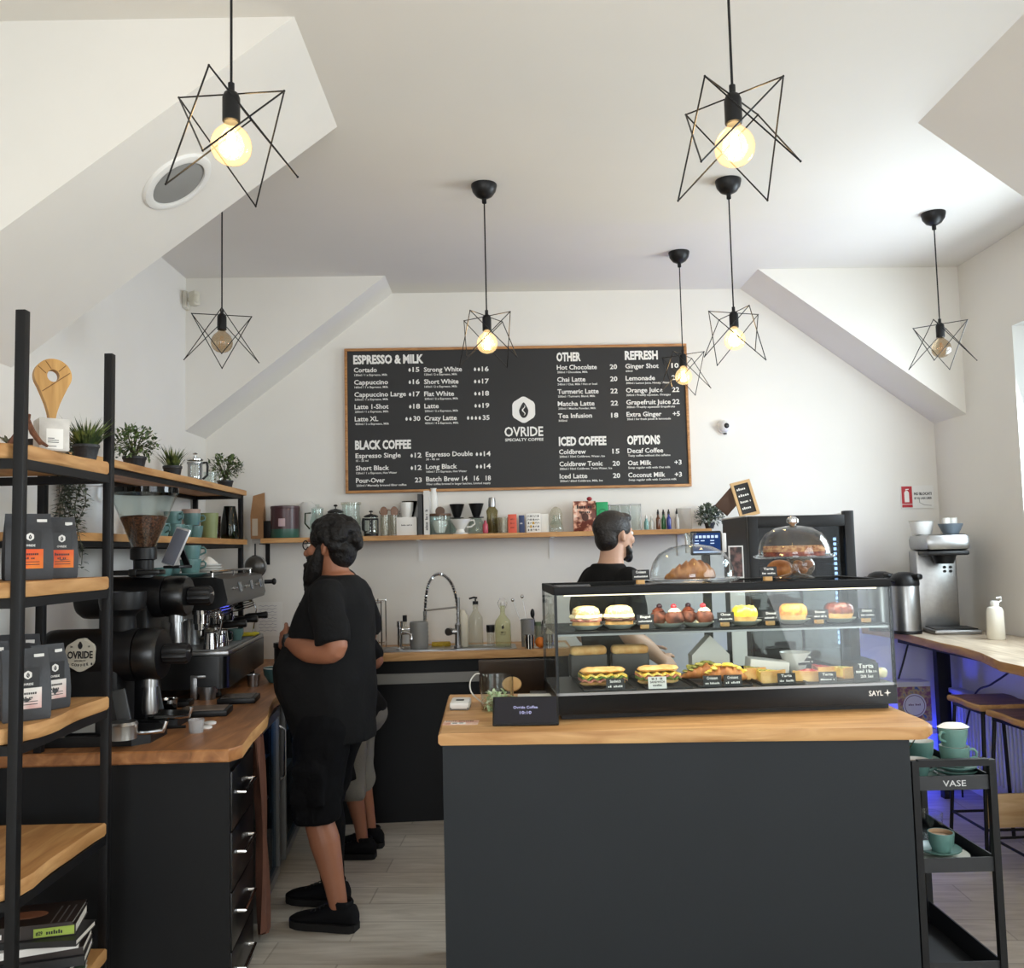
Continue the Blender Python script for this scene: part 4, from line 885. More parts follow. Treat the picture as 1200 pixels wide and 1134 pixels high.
# ---------------------------------------------------------------- tools lying on the bar
def put(px, py): p = onz(px, py, CZ); return (p.x, p.y, CZ)
def flat_scale(label, p, rz, sx_, sy_, top):
    t = thing('tamping_tray', label, 'tray', p, rz); B().b2(-sx_/2, sx_/2, -sy_/2, sy_/2, 0, .026, .005).done('tray_body', BLKPL, t); B().b2(-sx_/2+.015, sx_/2-.015, -sy_/2+.012, sy_/2-.012, .026, .029).done('tray_top', top, t)
TRAYW = wood('tray_wood', (92, 78, 66), (140, 122, 108), 'X', 2, .5)
flat_scale('black scale with a grey brown top nearest the worktop edge', put(240, 837), .12, .21, .15, TRAYW)
flat_scale('black scale with a shiny dark top in front of the coffee machine', put(280, 822), .1, .17, .15, mat('scale_top', (92, 84, 78), .15))
flat_scale('long dark tray lying in front of the grinders', put(185, 828), .05, .3, .09, BLKGL)
t = thing('dosing_funnel', 'brushed metal portafilter stand with a ring in front of the coffee machine', 'funnel', put(243, 819), .2)
B().lathe([(.04, .03), (.048, .03), (.05, .06), (.046, .062), (.04, .06)], n=28).lathe([(.034, 0), (.038, 0), (.04, .03), (.034, .03)], n=24).done('ring', STEEL, t)
B().b2(-.075, -.045, -.02, .02, 0, .11, .004).b2(-.075, .0, -.02, .02, .1, .115, .003).done('bracket', STEEL, t)
o = B().lathe([(0, .003), (.033, .003), (.035, 0), (.037, .066), (.04, .07), (.038, .07), (.033, .008), (0, .008)], n=28).done('steel_cup', CHROME); tag(o, 'shiny steel cup standing by the long dark tray', 'cup', None, put(197, 838))
for i, (q, lb) in enumerate((((160, 838), 'steel filter basket lying nearest the long dark tray'), ((148, 833), 'steel filter basket half hidden by the rack post'))):
    tag(B().lathe([(.02, 0), (.029, 0), (.03, .022), (.034, .024), (.034, .027), (.027, .026), (.026, .004), (0, .004)], n=28).done('filter_basket', CHROME), lb, 'filter basket', 'filter baskets', put(*q))
tag(B().lathe([(0, 0), (.046, 0), (.048, .045), (.05, .05), (.044, .06), (0, .062)], n=28).done('steel_tin', STEEL), 'round steel tin on the base of the badge grinder', 'tin', None, (-1.36, 3.25, CZ+.036))
t = thing('plastic_cup', 'small clear plastic cup lying on the worktop near its front edge', 'cup', put(230, 858)); B().lathe([(0, .003), (.024, .003), (.026, 0), (.031, .05), (.029, .05), (.024, .006), (0, .006)], n=24).done('cup_wall', glass('cloudy_plastic', (232, 232, 232), 1, frost=.25), t)
for i in range(2): tag(B().lathe([(0, 0), (.024, 0), (.025, .006), (.02, .009), (0, .009)], n=24).done('pot_cover', WHITEP), ['small white lid lying beside the clear plastic cup', 'second small white lid, just behind the clear plastic cup'][i], 'lid', 'white lids on the bar', put(241+5*i, 853-5*i))
t = thing('tongs', 'steel tongs lying beside the grinder base', 'tongs', put(168, 857), .1)
B().b2(-.1, .07, -.012, .012, .01, .013).b2(-.1, .07, -.012, .012, .026, .029).cyl((-.1, -.012, .02), (-.1, .012, .02), .011, n=12).done('arms', STEEL, t)
B().lathe([(0, -.04), (.006, -.04), (.006, .04), (0, .04)], c=(.12, 0, .012), n=8, axis=(1, 0, 0)).done('grip', BLKPL, t)
t = thing('serving_bowl', 'teal bowl with a pale rim on the bar by the bearded man', 'bowl', put(323, 799))
B().lathe([(0, .006), (.03, .004), (.034, 0), (.06, .04), (.066, .075), (.063, .075), (.056, .04), (.03, .01), (0, .01)], n=32).done('bowl_body', TEALD, t); B().lathe([(.0625, .0745), (.0665, .0745), (.0665, .079), (.0625, .079)], n=32).done('rim', WHITEC, t)
B().lathe([(0, .05), (.056, .05), (.03, .062), (0, .066)], n=20).done('citrus_halves', mat('lime_pulp', (172, 178, 112), .6), t)
tag(B().lathe([(0, .003), (.026, .003), (.027, 0), (.034, .06), (.032, .06), (.025, .006), (0, .006)], n=24).done('shot_cup', STEEL), 'small steel cup beside the teal bowl on the bar', 'cup', None, put(297, 804))
tag(B().lathe([(0, 0), (.09, 0), (.1, .02), (.1, .035), (.094, .035), (.09, .01), (0, .01)], n=32).done('black_dish', BLKPL), 'round black dish at the near left corner of the bar', 'dish', None, (at(14, 868, 3.3).x, 3.32, CZ))
# strainer hanging on the shelf post, canister and note by the back wall
t = thing('tea_strainer', 'round metal sieve hanging from the far end of the counter shelf', 'sieve', (at(298, 664, 5.8).x, 5.82, at(298, 664, 5.8).z))
B().ball((0, 0, 0), (.07, .045, .07), 20, 12).done('mesh_bowl', glass('sieve_mesh', (120, 116, 110), 2, .3, frost=.3, body=(110, 106, 100)), t)
B().lathe([(.068, -.005), (.075, -.005), (.075, .005), (.068, .005)], n=32, axis=(0, 1, 0)).done('rim', CHROME, t); B().tube([(0, 0, .07), (0, 0, 1.6825-at(298, 664, 5.8).z)], .005, 8).done('handle', BLKPL, t)
p = wall_pt(316, 725, 0); t = thing('wall_note', 'sheet of paper with handwriting stuck to the wall behind the coffee machine', 'note', (p.x, yb(p.x)-.003, p.z), mrot)
B().b2(-.085, .085, -.002, 0, -.11, .11).done('sheet', PAPER, t); w = B()
for i in range(9): w.tube([(-.07+j*.013, -.003, .085-i*.02+.004*math.sin(j*2.1+i*3)) for j in range(10)], .0011, 4)
w.done('handwriting', mat('pen_violet', (96, 88, 130), .8), t, flat=True)
make_jar('canister', 'black canister at the far end of the bar beside the bearded man', 'canister', [(0, 0), (.055, 0), (.056, .12), (.06, .125), (.06, .15), (0, .155)], BLKPL, (at(330, 750, 5.4).x, 5.45, CZ), 28)
# ---------------------------------------------------------------- back counter with the sink
KZ = 1.0; BX0, BX1 = -1.108, .41
def yf(x): return 5.43+.06*(x+.72)
t = thing('back_cabinet', 'black cabinet under the sink along the back wall with a grey rail', 'cabinet', (0, 0, 0))
w = B(); w.prism([(BX0+.02, yf(BX0)+.05), (BX1-.02, yf(BX1)+.05), (BX1-.02, yb(BX1)-.006), (BX0+.02, yb(BX0)-.006)], 0, KZ-.046); w.done('carcass', BLKPAN, t)
w = B(); w.prism([(-.98, yf(-.98)+.035), (-.1, yf(-.1)+.035), (-.1, yf(-.1)+.049), (-.98, yf(-.98)+.049)], .815, .875); w.done('rail', mat('rail_grey', (128, 126, 122), .5), t)
w = B(); slab(w, [(BX0, yf(BX0))]+[(BX0+(BX1-BX0)*i/12, yf(BX0+(BX1-BX0)*i/12)+.006*NZ.noise((i*1.3, 2, 0))) for i in range(1, 13)]+[(BX1, yb(BX1)-.004), (BX0, yb(BX0)-.004)], KZ-.045, KZ, .005)
tag(w.done('sink_worktop', [OAK, BARKX]), 'light oak worktop around the sink along the back wall', 'worktop')
sk = thing('kitchen_sink', 'long steel sink let into the oak worktop at the back wall', 'sink', (-.36, 5.66, KZ), .03)
w = B(); hx, hy = .43, .15
rim = [(-hx, -hy), (hx, -hy), (hx, hy), (-hx, hy)]
def rrect(x0, y0, x1, y1, r, n=5):
    o = []
    for cx_, cy_, a0 in ((x1-r, y0+r, -PI/2), (x1-r, y1-r, 0), (x0+r, y1-r, PI/2), (x0+r, y0+r, PI)): o += [(cx_+r*math.cos(a0+PI/2*i/n), cy_+r*math.sin(a0+PI/2*i/n)) for i in range(n+1)]
    return o
w.prism(rrect(-hx, -hy, hx, hy, .03), .0005, .004)
w.done('rim', STEEL, sk)
for x0, x1 in ((-.4, -.02), (.02, .4)):
    a = rrect(x0, -.12, x1, .12, .04); b = rrect(x0+.012, -.108, x1-.012, .108, .035); n = len(a)
    w = B(); w.add([(x, y, .0045) for x, y in a]+[(x, y, .007) for x, y in a]+[(x, y, .007) for x, y in b]+[(x, y, .0046) for x, y in b], [(r*n+i, r*n+(i+1) % n, (r+1)*n+(i+1) % n, (r+1)*n+i) for r in range(3) for i in range(n)]+[tuple(3*n+i for i in range(n))]); w.done('basin', STEEL, sk)
fb = at(537, 762, 5.62); t = thing('spring_faucet', 'tall chrome spring arch faucet at the sink', 'faucet', (fb.x, 5.62, KZ+.007))
fz = lambda y: at(520, y, 5.62).z-KZ-.007
def fpt(px, py): p = at(px, py, 5.62); return (p.x-fb.x, 0, p.z-KZ-.007)
w = B(); w.lathe([(.026, 0), (.026, .01), (.02, .015), (.018, .13), (.02, .14), (.014, .15)], n=20); w.cyl((0, 0, .1), (-.055, 0, .1), .018, n=16); w.cyl((-.05, 0, .1), (-.06, -.02, .1), .024, n=16); w.done('mixer_body', STEEL, t)
arch = [fpt(x, y) for x, y in ((537, 742), (536, 710), (531, 688), (524, 677), (515, 672.5), (507, 676), (501, 688), (498.5, 708), (498, 727))]
def smooth(pts, k=6):
    o = []; P = [V(p) for p in pts]
    for i in range(len(P)-1):
        a, b, c, d = P[max(0, i-1)], P[i], P[i+1], P[min(len(P)-1, i+2)]
        for j in range(k): s = j/k; o.append(.5*((2*b)+(c-a)*s+(2*a-5*b+4*c-d)*s*s+(3*b-a-3*c+d)*s**3))
    return o+[P[-1]]
ar = smooth(arch); B().tube(ar, .007, 8).done('hose', BLKPL, t)
w = B(); sp = smooth(arch, 40); pts = []
up = V((0, 1, 0))
for i, p in enumerate(sp[20:]):
    tt = (sp[min(len(sp)-1, i+21)]-sp[i+19]).normalized(); n1 = up; n2 = tt.cross(up); pts.append(p+(n1*math.cos(i*.9)+n2*math.sin(i*.9))*.0105)
w.tube(pts, .0024, 5); w.done('spring', CHROME, t)
w = B(); w.cyl(fpt(537, 742), fpt(537, 700), .01, n=12); w.tube([fpt(537, 711), fpt(499, 715)], .006, 8); w.done('support_arm', STEEL, t)
B().cyl(fpt(498, 727), fpt(498, 716), .011, .013, 14).done('spray_head', CHROME, t)
def on_k(px, Y): p = at(px, 700, Y); return (p.x, Y, KZ)
p = on_k(468, 5.6); t = thing('water_tap', 'short chrome drinking water tap at the end of the sink', 'tap', (p[0], p[1], KZ+.0005))
w = B(); w.lathe([(.025, 0), (.025, .012), (.016, .02), (.016, .14), (.02, .145), (.02, .18), (0, .185)], n=18); w.done('body', CHROME, t)
B().tube([(0, 0, .1), (.05, -.03, .11), (.075, -.045, .1), (.078, -.046, .07)], .009, 10).done('spout', CHROME, t); B().box((.035, -.01, .13), (.06, .012, .01), .2, .003).done('lever', CHROME, t)
t = thing('dish_rack', 'chrome wire dish rack on the back worktop behind the bearded man', 'dish rack', (on_k(402, 5.68)[0], 5.7, KZ), mrot)
w = B(); rx = .25
for z in (.03, .3):
    w.tube([(-rx, -.13, z), (rx, -.13, z), (rx, .13, z), (-rx, .13, z)], .005, 6, True)
for x in (-rx, -rx+.05, rx-.05, rx):
    for y in (-.13, .13): w.cyl((x, y, .0), (x, y, .31), .005, n=6)
for i in range(11): w.cyl((-rx+.05*i, -.13, .035), (-rx+.05*i, .13, .035), .003, n=5)
w.done('wire_frame', CHROME, t)
w = B()
for i in range(4): w.box((rx-.04, -.08+.05*i, .17), (.006, .03, .24), .1, .002)
w.done('trays', mat('tray_white', (200, 198, 192), .5), t)
RIDGE = mat('ridged_grey', (128, 128, 126), .5)
o = B().lathe([(0, 0), (.055, 0)]+[(.057+(.002 if i % 2 else -.001), .012+.0125*i) for i in range(12)]+[(.055, .165), (.052, .165), (.05, .02), (0, .02)], n=32).done('ridged_pot', RIDGE); tag(o, 'grey ridged cylinder pot standing at the sink', 'pot', None, (on_k(490, 5.6)[0], 5.62, KZ+.0075))
def bottle_prof(r, h, nr, sh=.62): return [(0, .004), (r*.9, .003), (r, .01), (r, h*sh), (r*.92, h*(sh+.08)), (r*.55, h*(sh+.17)), (nr, h*(sh+.24)), (nr, h*.97), (nr*1.15, h*.97), (nr*1.15, h), (0, h)]
CLOUD = glass('cloudy_glass', (243, 243, 238), 1, frost=.14, body=(222, 220, 206))
def pump_bottle(label, loc, r, h, m, cap):
    t = thing('pump_bottle', label, 'bottle', loc, 0); B().lathe(bottle_prof(r, h, r*.36), n=24).done('bottle', m, t)
    B().cyl((0, 0, h), (0, 0, h+.02), r*.4, n=14).cyl((0, 0, h+.02), (0, 0, h+.035), .005, n=8).tube([(.012, 0, h+.04), (-.01, 0, h+.044), (-.04, 0, h+.036)], .006, 8).done('pump', cap, t); return t
t = thing('squeeze_bottle', 'tall cream white squeeze bottle to the right of the faucet', 'bottle', on_k(541.5, 5.7)); B().lathe(bottle_prof(.037, .23, .016, .78), n=24).done('bottle', mat('milky_plastic', (214, 208, 190), .5), t)
pump_bottle('clear soap bottle with a black pump beside the cream squeeze bottle', on_k(557, 5.72), .045, .265, CLOUD, BLKPL)
t = thing('pepper_mill', 'small clear shaker with a dark cap between two bottles on the back worktop', 'shaker', on_k(574, 5.7)); B().lathe([(0, 0), (.024, 0), (.024, .08), (.02, .1), (0, .1)], n=20).done('jar', CLOUD, t); B().lathe([(.025, .09), (.027, .1), (.027, .135), (0, .137)], n=20).done('cap', BLKPL, t)
def swing_bottle(label, loc, r, h, fill, mark):
    t = thing('swing_top_bottle', label, 'bottle', loc, 0, 'swing top bottles'); B().lathe(bottle_prof(r, h, r*.3, .55), n=28).done('bottle', fill, t)
    w = B(); w.lathe([(r*.3, h), (r*.34, h+.01), (r*.2, h+.025), (0, h+.026)], n=16); w.done('stopper', WHITEC, t)
    B().tube([(-r*.34, 0, h*.93), (-r*.6, 0, h+.015), (-r*.3, 0, h+.045), (r*.3, 0, h+.045), (r*.6, 0, h+.015), (r*.34, 0, h*.93)], .002, 5).done('wire_clip', CHROME, t)
    if mark:
        w = B(); T = facing((0, -r-.001, h*.4), (0, -1, 0)); drop_shape(w, 0, 0, .012, T @ MT.Translation((0, .022, 0))); w.text('~6', T @ MT.Translation((0, -.016, 0)), .016, w=.036, align='CENTER'); w.text('~9', T @ MT.Translation((0, -.028, 0)), .01, w=.03, align='CENTER'); w.done('print', INK, t, flat=True)
LEMONG = glass('lemon_water', (242, 243, 222), 1, frost=.3, body=(226, 228, 190))
swing_bottle('swing top bottle of cloudy lemon water with a dark drop printed on it', on_k(588.5, 5.7), .05, .255, LEMONG, True)
swing_bottle('plain swing top bottle behind the utensil jar near the cake case', on_k(644, 5.87), .042, .25, CLOUD, False)
t = thing('soda_bottle', 'small clear bottle with a black cap by the water tap', 'bottle', on_k(474, 5.75)); B().lathe(bottle_prof(.028, .17, .011), n=20).done('bottle', CLOUD, t); B().cyl((0, 0, .165), (0, 0, .205), .014, n=14).done('cap', BLKPL, t); B().lathe([(.0285, .03), (.0285, .085)], n=20).done('label', PAPER, t)
p = on_k(516, 5.78); tag(B().box((0, 0, .014), (.12, .075, .028), .1, .006).done('scouring_sponge', mat('sponge_yellow', (190, 158, 52), .95, var=.15, vs=80, bump=.4, bs=150)), 'yellow sponge lying behind the faucet', 'sponge', None, p)
t = thing('steel_tumbler', 'grey metal cup holding two long thermometers on the back worktop', 'cup', on_k(617.5, 5.66)); B().lathe([(0, .003), (.038, .003), (.04, 0), (.043, .17), (.04, .17), (.037, .01), (0, .01)], n=24).done('cup_wall', RIDGE, t)
for dx, a in ((-.02, (-.09, .29)), (.0, (-.03, .31))):
    B().cyl((dx+.02, 0, .03), (a[0], .01, a[1]), .003, n=6).ball((a[0], .01, a[1]), (.012, .012, .012), 10, 8).done('thermometer', CHROME, t)
t = thing('utensil_jar', 'glass jar holding dark spoons and a green straw bundle', 'jar', on_k(630, 5.78)); B().lathe([(0, .003), (.042, .003), (.044, 0), (.046, .12), (.043, .12), (.041, .01), (0, .01)], n=24).done('glass_jar', CLOUD, t)
w = B(); w.cyl((0, 0, .02), (-.03, .01, .17), .005, n=8); w.ball((-.035, .01, .195), (.014, .008, .03), 12, 8); w.cyl((.01, 0, .02), (.03, 0, .15), .006, n=8); w.cyl((.015, 0, .02), (.06, 0, .12), .007, n=8); w.done('spoons', BLKPL, t); B().cyl((0, .012, .02), (.0, .012, .14), .02, n=12).done('straws', mat('straw_green', (84, 100, 76), .6), t)
tag(B().ball((0, 0, .034), (.034, .034, .034), 20, 14, dis=.05).done('orange', mat('orange_peel', (218, 120, 36), .5, bump=.3, bs=200)), 'single orange on the back worktop beside the steel cups', 'orange', None, on_k(632, 5.55))
for q, lb in ((619, 'small shiny steel cup beside the orange'), (642, 'steel cup right of the orange, seen at the edge of the cake case')):
    tag(B().lathe([(0, .003), (.028, .003), (.03, 0), (.032, .085), (.03, .085), (.027, .008), (0, .008)], n=22).done('steel_cup', CHROME), lb, 'cup', 'steel cups on the back worktop', on_k(q, 5.52))
t = thing('cutting_board', 'pale wooden tray at the right end of the sink worktop', 'tray', (on_k(640, 5.62)[0], 5.64, KZ), .04); B().b2(-.13, .12, -.1, .1, 0, .012, .004).done('board', mat('pale_board', (206, 200, 186), .5), t)

# ---------------------------------------------------------------- long wall shelf and what stands on it
SZ = 1.713; SX0, SX1 = -1.545, 1.36
ws = thing('wall_shelf', 'long thin oak wall shelf under the menu board', 'shelf', (0, 0, SZ))
w = B(); slab(w, [(SX0+(SX1-SX0)*i/20, yb(SX0+(SX1-SX0)*i/20)-.2+.004*NZ.noise((i*.9, 5, 0))) for i in range(21)]+[(SX1, yb(SX1)-.003), (SX0, yb(SX0)-.003)], -.03, 0, .005); w.done('shelf_board', [SHELFW, SHELFW], ws)
for px, m in ((312, BLACKM), (492, WHITEP), (647, WHITEP), (800, WHITEP)):
    x = at(px, 645, 5.9).x; w = B(); w.b2(x-.014, x+.014, yb(x)-.008, yb(x)-.002, -.17, -.031); w.b2(x-.012, x+.012, yb(x)-.17, yb(x)-.008, -.037, -.031); w.done('bracket', m, ws)
def sh(px, d=.09): p = at(px, 620, 5.88); return (p.x, yb(p.x)-d, SZ)
PXM = 5.88/1050
def hgt(y): return max(.02, at(600, y, 5.88).z-SZ)      # height of something whose top is seen at row y
t = thing('kraft_bag', 'tall folded brown paper bag at the left end of the wall shelf', 'paper bag', sh(304)); w = B()
w.add([(-.04, -.03, 0), (.04, -.03, 0), (.04, .03, 0), (-.04, .03, 0), (-.042, -.034, .15), (.04, -.03, .15), (.04, .03, .15), (-.042, .03, .15), (-.032, -.006, .28), (.042, -.004, .3), (.042, .004, .3), (-.032, .006, .28)],
    [(0, 1, 5, 4), (1, 2, 6, 5), (2, 3, 7, 6), (3, 0, 4, 7), (4, 5, 9, 8), (5, 6, 10, 9), (6, 7, 11, 10), (7, 4, 8, 11), (8, 9, 10, 11), (3, 2, 1, 0)]); w.done('bag', KRAFT, t, flat=True)
B().b2(-.03, .006, -.0345, -.033, .02, .13).done('window_patch', mat('bag_window', (196, 180, 160), .5), t)
tag(B().b2(-.03, .03, -.03, .03, 0, .115, .004).done('tin_box', BLKPL), 'small black tin between the brown bag and the maroon drum', 'tin', None, sh(317))
t = thing('storage_drum', 'maroon drum with a green band and a pink label on the wall shelf', 'tin', sh(336, .11)); B().lathe([(0, 0), (.088, 0), (.09, .004), (.09, .058)], n=36).done('base_band', mat('band_green', (52, 92, 78), .4), t)
B().lathe([(.09, .058), (.09, .19), (.093, .192), (.093, .205), (.088, .208), (0, .21)], n=36).done('drum_wall', mat('maroon_tin', (74, 46, 50), .35), t); w = B()
for i in range(4):
    a0 = -PI/2-.24+.12*i; a1 = a0+.12; w.add([(.0915*math.cos(a0), .0915*math.sin(a0), .075), (.0915*math.cos(a1), .0915*math.sin(a1), .075), (.0915*math.cos(a1), .0915*math.sin(a1), .125), (.0915*math.cos(a0), .0915*math.sin(a0), .125)], [(0, 1, 2, 3)])
w.done('label', mat('label_pink', (196, 170, 172), .6), t)
w = B(); w.lathe([(0, 0), (.05, 0), (.055, .06), (.05, .15), (.055, .21), (.03, .235), (.0, .23)], n=22, sx=1.1, sy=.6, wob=lambda k, z: 1+.09*math.sin(k*2.1+z*40)); tag(w.done('plastic_sack', mat('white_sack', (206, 204, 200), .6), ang=60), 'crumpled white sack leaning behind the maroon drum', 'sack', None, sh(360, .055))
def carafe(label, loc, r, h, handle=True, lid=None, group='glass vessels on the wall shelf', name='glass_carafe', m=None):
    t = thing(name, label, 'carafe', loc, 0, group); B().lathe([(0, .004), (r*.9, .003), (r, .015), (r, h*.55), (r*.7, h*.8), (r*.75, h), (r*.72, h), (r*.66, h*.8), (r*.95, h*.54), (r*.94, .02), (0, .01)], n=28).done('vessel', m or GLASS, t)
    if handle: B().tube([(-r*.8, -.01, h*.86), (-r*1.5, -.02, h*.85), (-r*1.55, -.02, h*.5), (-r*.98, -.01, h*.3)], .005, 8).done('handle', GLASSG, t)
    if lid: B().lathe([(r*.78, h*.98), (r*.8, h*1.02), (r*.5, h*1.06), (.012, h*1.07), (.014, h*1.16), (0, h*1.17)], n=24).done('lid', lid, t)
    return t
carafe('glass carafe with a greenish handle on the wall shelf, left of the bearded man', sh(374, .12), .05, .185, lid=GLASS)
french_press('french press with a black lid showing above the bearded man on the wall shelf', sh(393, .06), .05, .2, 1.2, CHROME)
t = thing('glass_canister', 'tall two tier clear glass canister behind the bearded man on the wall shelf', 'canister', sh(413, .125)); B().lathe([(0, .003), (.06, .003), (.062, .008), (.062, .13), (.056, .135), (.058, .215), (.055, .215), (.052, .138), (.058, .128), (.058, .01), (0, .01)], n=30).done('vessel', GLASS, t); B().lathe([(.062, .205), (.066, .21), (.066, .222), (0, .225)], n=30).done('lid', CLOUD, t)
french_press('small french press with a black frame to the right of the bearded man', sh(436, .12), .044, .155, 2.6, BLKPL)
for i, q in enumerate((452, 463)): make_jar('glass_tumbler', ['tall clear tumbler under the sunglasses, left one', 'tall clear tumbler under the sunglasses, right one'][i], 'glass', [(0, .003), (.026, .003), (.028, 0), (.03, .135), (.028, .135), (.025, .01), (0, .01)], CLOUD, sh(q, .12), 22, 'tumblers on the wall shelf')
p = sh(457.5, .12); t = thing('sunglasses', 'brown tinted sunglasses laid over two tall tumblers', 'sunglasses', (p[0], p[1]-.01, SZ+.136)); AMB = mat('amber_lens', (120, 78, 46), .25)
for s_ in (-1, 1): B().lathe([(0, -.004), (.03, -.004), (.033, 0), (.03, .004), (0, .004)], c=(s_*.034, -.012, .021), n=24, axis=(0, 1, 0), sy=.75).done('lens', AMB, t)
B().tube([(-.012, -.012, .028), (0, -.014, .032), (.012, -.012, .028)], .003, 6).tube([(-.064, -.01, .025), (-.066, .03, .012), (-.06, .05, .004)], .0025, 6).tube([(.064, -.01, .025), (.066, .03, .012), (.06, .05, .004)], .0025, 6).done('frame', AMB, t)
t = thing('white_box', 'white cardboard box with a line of print under the cup and dripper', 'box', sh(478, .1)); B().b2(-.066, .066, -.06, .06, 0, .118, .002).done('carton', PAPER, t); w = B(); w.text('~14', facing((-.034, -.0605, .062), (0, -1, 0)), .012, w=.07); w.done('print', INK, t, flat=True)
p = sh(480, .1); o = make_cup('ceramic_cup', 'white cup on top of the white cardboard box', .044, .095, WHITEC, (p[0]-.012, p[1]-.026, SZ+.1185), 2.9, taper=.7)
make_jar('glass_dripper', 'smoky glass cone dripper behind the cup on the white box', 'dripper', [(.022, 0), (.024, .0), (.05, .1), (.052, .108), (.048, .108), (.02, .004)], glass('smoky_glass', (150, 142, 134), 1.1), (p[0]-.002, p[1]+.055, SZ+.1185))
def shelf_book(label, px, w_, h, cov, spine=None):
    t = thing('book', label, 'book', sh(px, .1), 0, 'books standing on the wall shelf'); B().b2(-w_/2+.003, w_/2-.003, -.07, .074, .003, h-.003).done('pages', PAGES, t); c = B(); c.b2(-w_/2, -w_/2+.003, -.078, .078, 0, h); c.b2(w_/2-.003, w_/2, -.078, .078, 0, h); c.b2(-w_/2+.003, w_/2-.003, -.078, -.075, 0, h); c.done('cover', cov, t)
    if spine: w = B(); w.text(spine, facing((w_*.2, -.0785, .03), (0, -1, 0)) @ MT.Rotation(PI/2, 4, 'Z'), w_*.6, w=h*.5); w.done('spine_print', INK if cov is COVW else WHITE_INK, t, flat=True)
shelf_book('tall black book standing on the wall shelf under the menu', 494, .03, .265, COVK); shelf_book('tall white book with print down its spine beside the black book', 501.5, .036, .285, COVW, '~19')
w = B(); w.lathe([(0, 0), (.02, 0), (.022, .24), (.014, .3), (.018, .31), (0, .31)], n=16, sx=1.2, wob=lambda k, z: 1+.06*math.sin(k*2.3)); tag(w.done('paper_roll', PAPER, ang=60), 'rolled white paper leaning beside the white book', 'paper roll', None, sh(508, .03))
t = thing('glass_teapot', 'glass teapot with a wooden lid and a white filling', 'teapot', sh(516.5, .13)); B().lathe([(0, .003), (.066, .003), (.068, .01), (.068, .12), (.066, .12), (.064, .01), (0, .008)], n=32).done('pot_body', GLASS, t); B().lathe([(.0, .121), (.07, .121), (.072, .126), (.07, .136), (0, .136)], n=32).lathe([(.0, -.012), (.028, -.012), (.031, 0), (.028, .012), (0, .012)], c=(0, 0, .152), n=20, axis=(0, 1, 0)).done('lid', mat('lid_walnut', (92, 66, 48), .5), t); B().lathe([(0, .01), (.03, .01), (.055, .07), (.05, .09), (0, .1)], n=24).done('filling', WHITEC, t)
def dripper_set(label, px, kettle_r, d):
    t = thing('pour_over_set', label, 'dripper', sh(px, d), 0, 'pour over sets'); r = kettle_r; B().lathe([(0, .003), (r*.95, .003), (r, .012), (r*.95, .07), (r*.6, .095), (r*.62, .105), (r*.58, .105), (r*.56, .094), (r*.9, .068), (r*.94, .014), (0, .008)], n=28).done('server', GLASS, t)
    B().lathe([(r*.9, .106), (r*.9, .111), (.02, .112), (.026, .125), (.05, .2), (.047, .2), (.02, .128), (0, .128)], n=28).done('cone', BLKPL, t); return t
dripper_set('black cone dripper on a glass server behind the white ceramic dripper', 535.5, .05, .05); dripper_set('black cone dripper on a glass server beside the pink bottle', 558.5, .055, .08)
t = thing('ceramic_dripper', 'white ceramic dripper with a round handle and a wide foot', 'dripper', sh(540, .155)); B().lathe([(0, .004), (.045, .003), (.048, 0), (.05, .006), (.03, .012), (.026, .03), (.066, .09), (.068, .096), (.064, .096), (.022, .03), (0, .028)], n=32).done('dripper_body', WHITEC, t); B().tube([(.056, 0, .085), (.088, 0, .09), (.094, 0, .065), (.07, 0, .045), (.04, 0, .045)], .006, 8).done('handle', WHITEC, t)
t = thing('syrup_bottle', 'small pink bottle on the wall shelf between the two tall glass ones', 'bottle', sh(569, .15)); B().lathe(bottle_prof(.018, .085, .008), n=18).done('bottle', mat('pink_glass', (186, 78, 96), .3), t)
t = thing('shaker_bottle', 'tall faceted glass bottle with a steel cap on the wall shelf', 'bottle', sh(577, .1)); B().lathe([(0, .003), (.036, .003), (.038, .01), (.036, .12), (.04, .15), (.026, .168), (.022, .18), (0, .18)], n=10).done('bottle', glass('amber_clear', (196, 190, 160), 1.2), t); B().lathe([(.023, .175), (.024, .21), (.02, .235), (0, .24)], n=20).done('cap', STEEL, t)
for q, lb, d in ((583, 'small clear glass just behind the faceted bottle', .05), (590, 'small clear tumbler left of the orange carton', .12)): make_jar('glass_tumbler', lb, 'glass', [(0, .003), (.026, .003), (.028, 0), (.034, .105), (.032, .105), (.026, .01), (0, .01)], CLOUD, sh(q, d), 22, 'tumblers on the wall shelf')
def carton(label, px, w_, h, dp, m, d=.1, art=None):
    t = thing('carton', label, 'box', sh(px, d), 0, 'cartons on the wall shelf'); B().b2(-w_/2, w_/2, -dp/2, dp/2, 0, h, .001).done('box_body', m, t)
    if art:
        w = B(); mats = art(w, facing((0, -dp/2-.0005, h/2), (0, -1, 0)), w_, h); w.done('print', mats, t, flat=True)
    return t
def art_lines(w, T, ww, h):
    for k in range(3): w.text(['~5', '~7', '~4'][k], T @ MT.Translation((0, h*.2-k*h*.22, 0)), .014, w=ww*.45, align='CENTER')
    return [mat('print_dark_red', (130, 44, 36), .7)]
def art_blue(w, T, ww, h): w.text('~4', T @ MT.Translation((0, 0, 0)), .014, w=ww*.6, align='CENTER'); return [WHITE_INK]
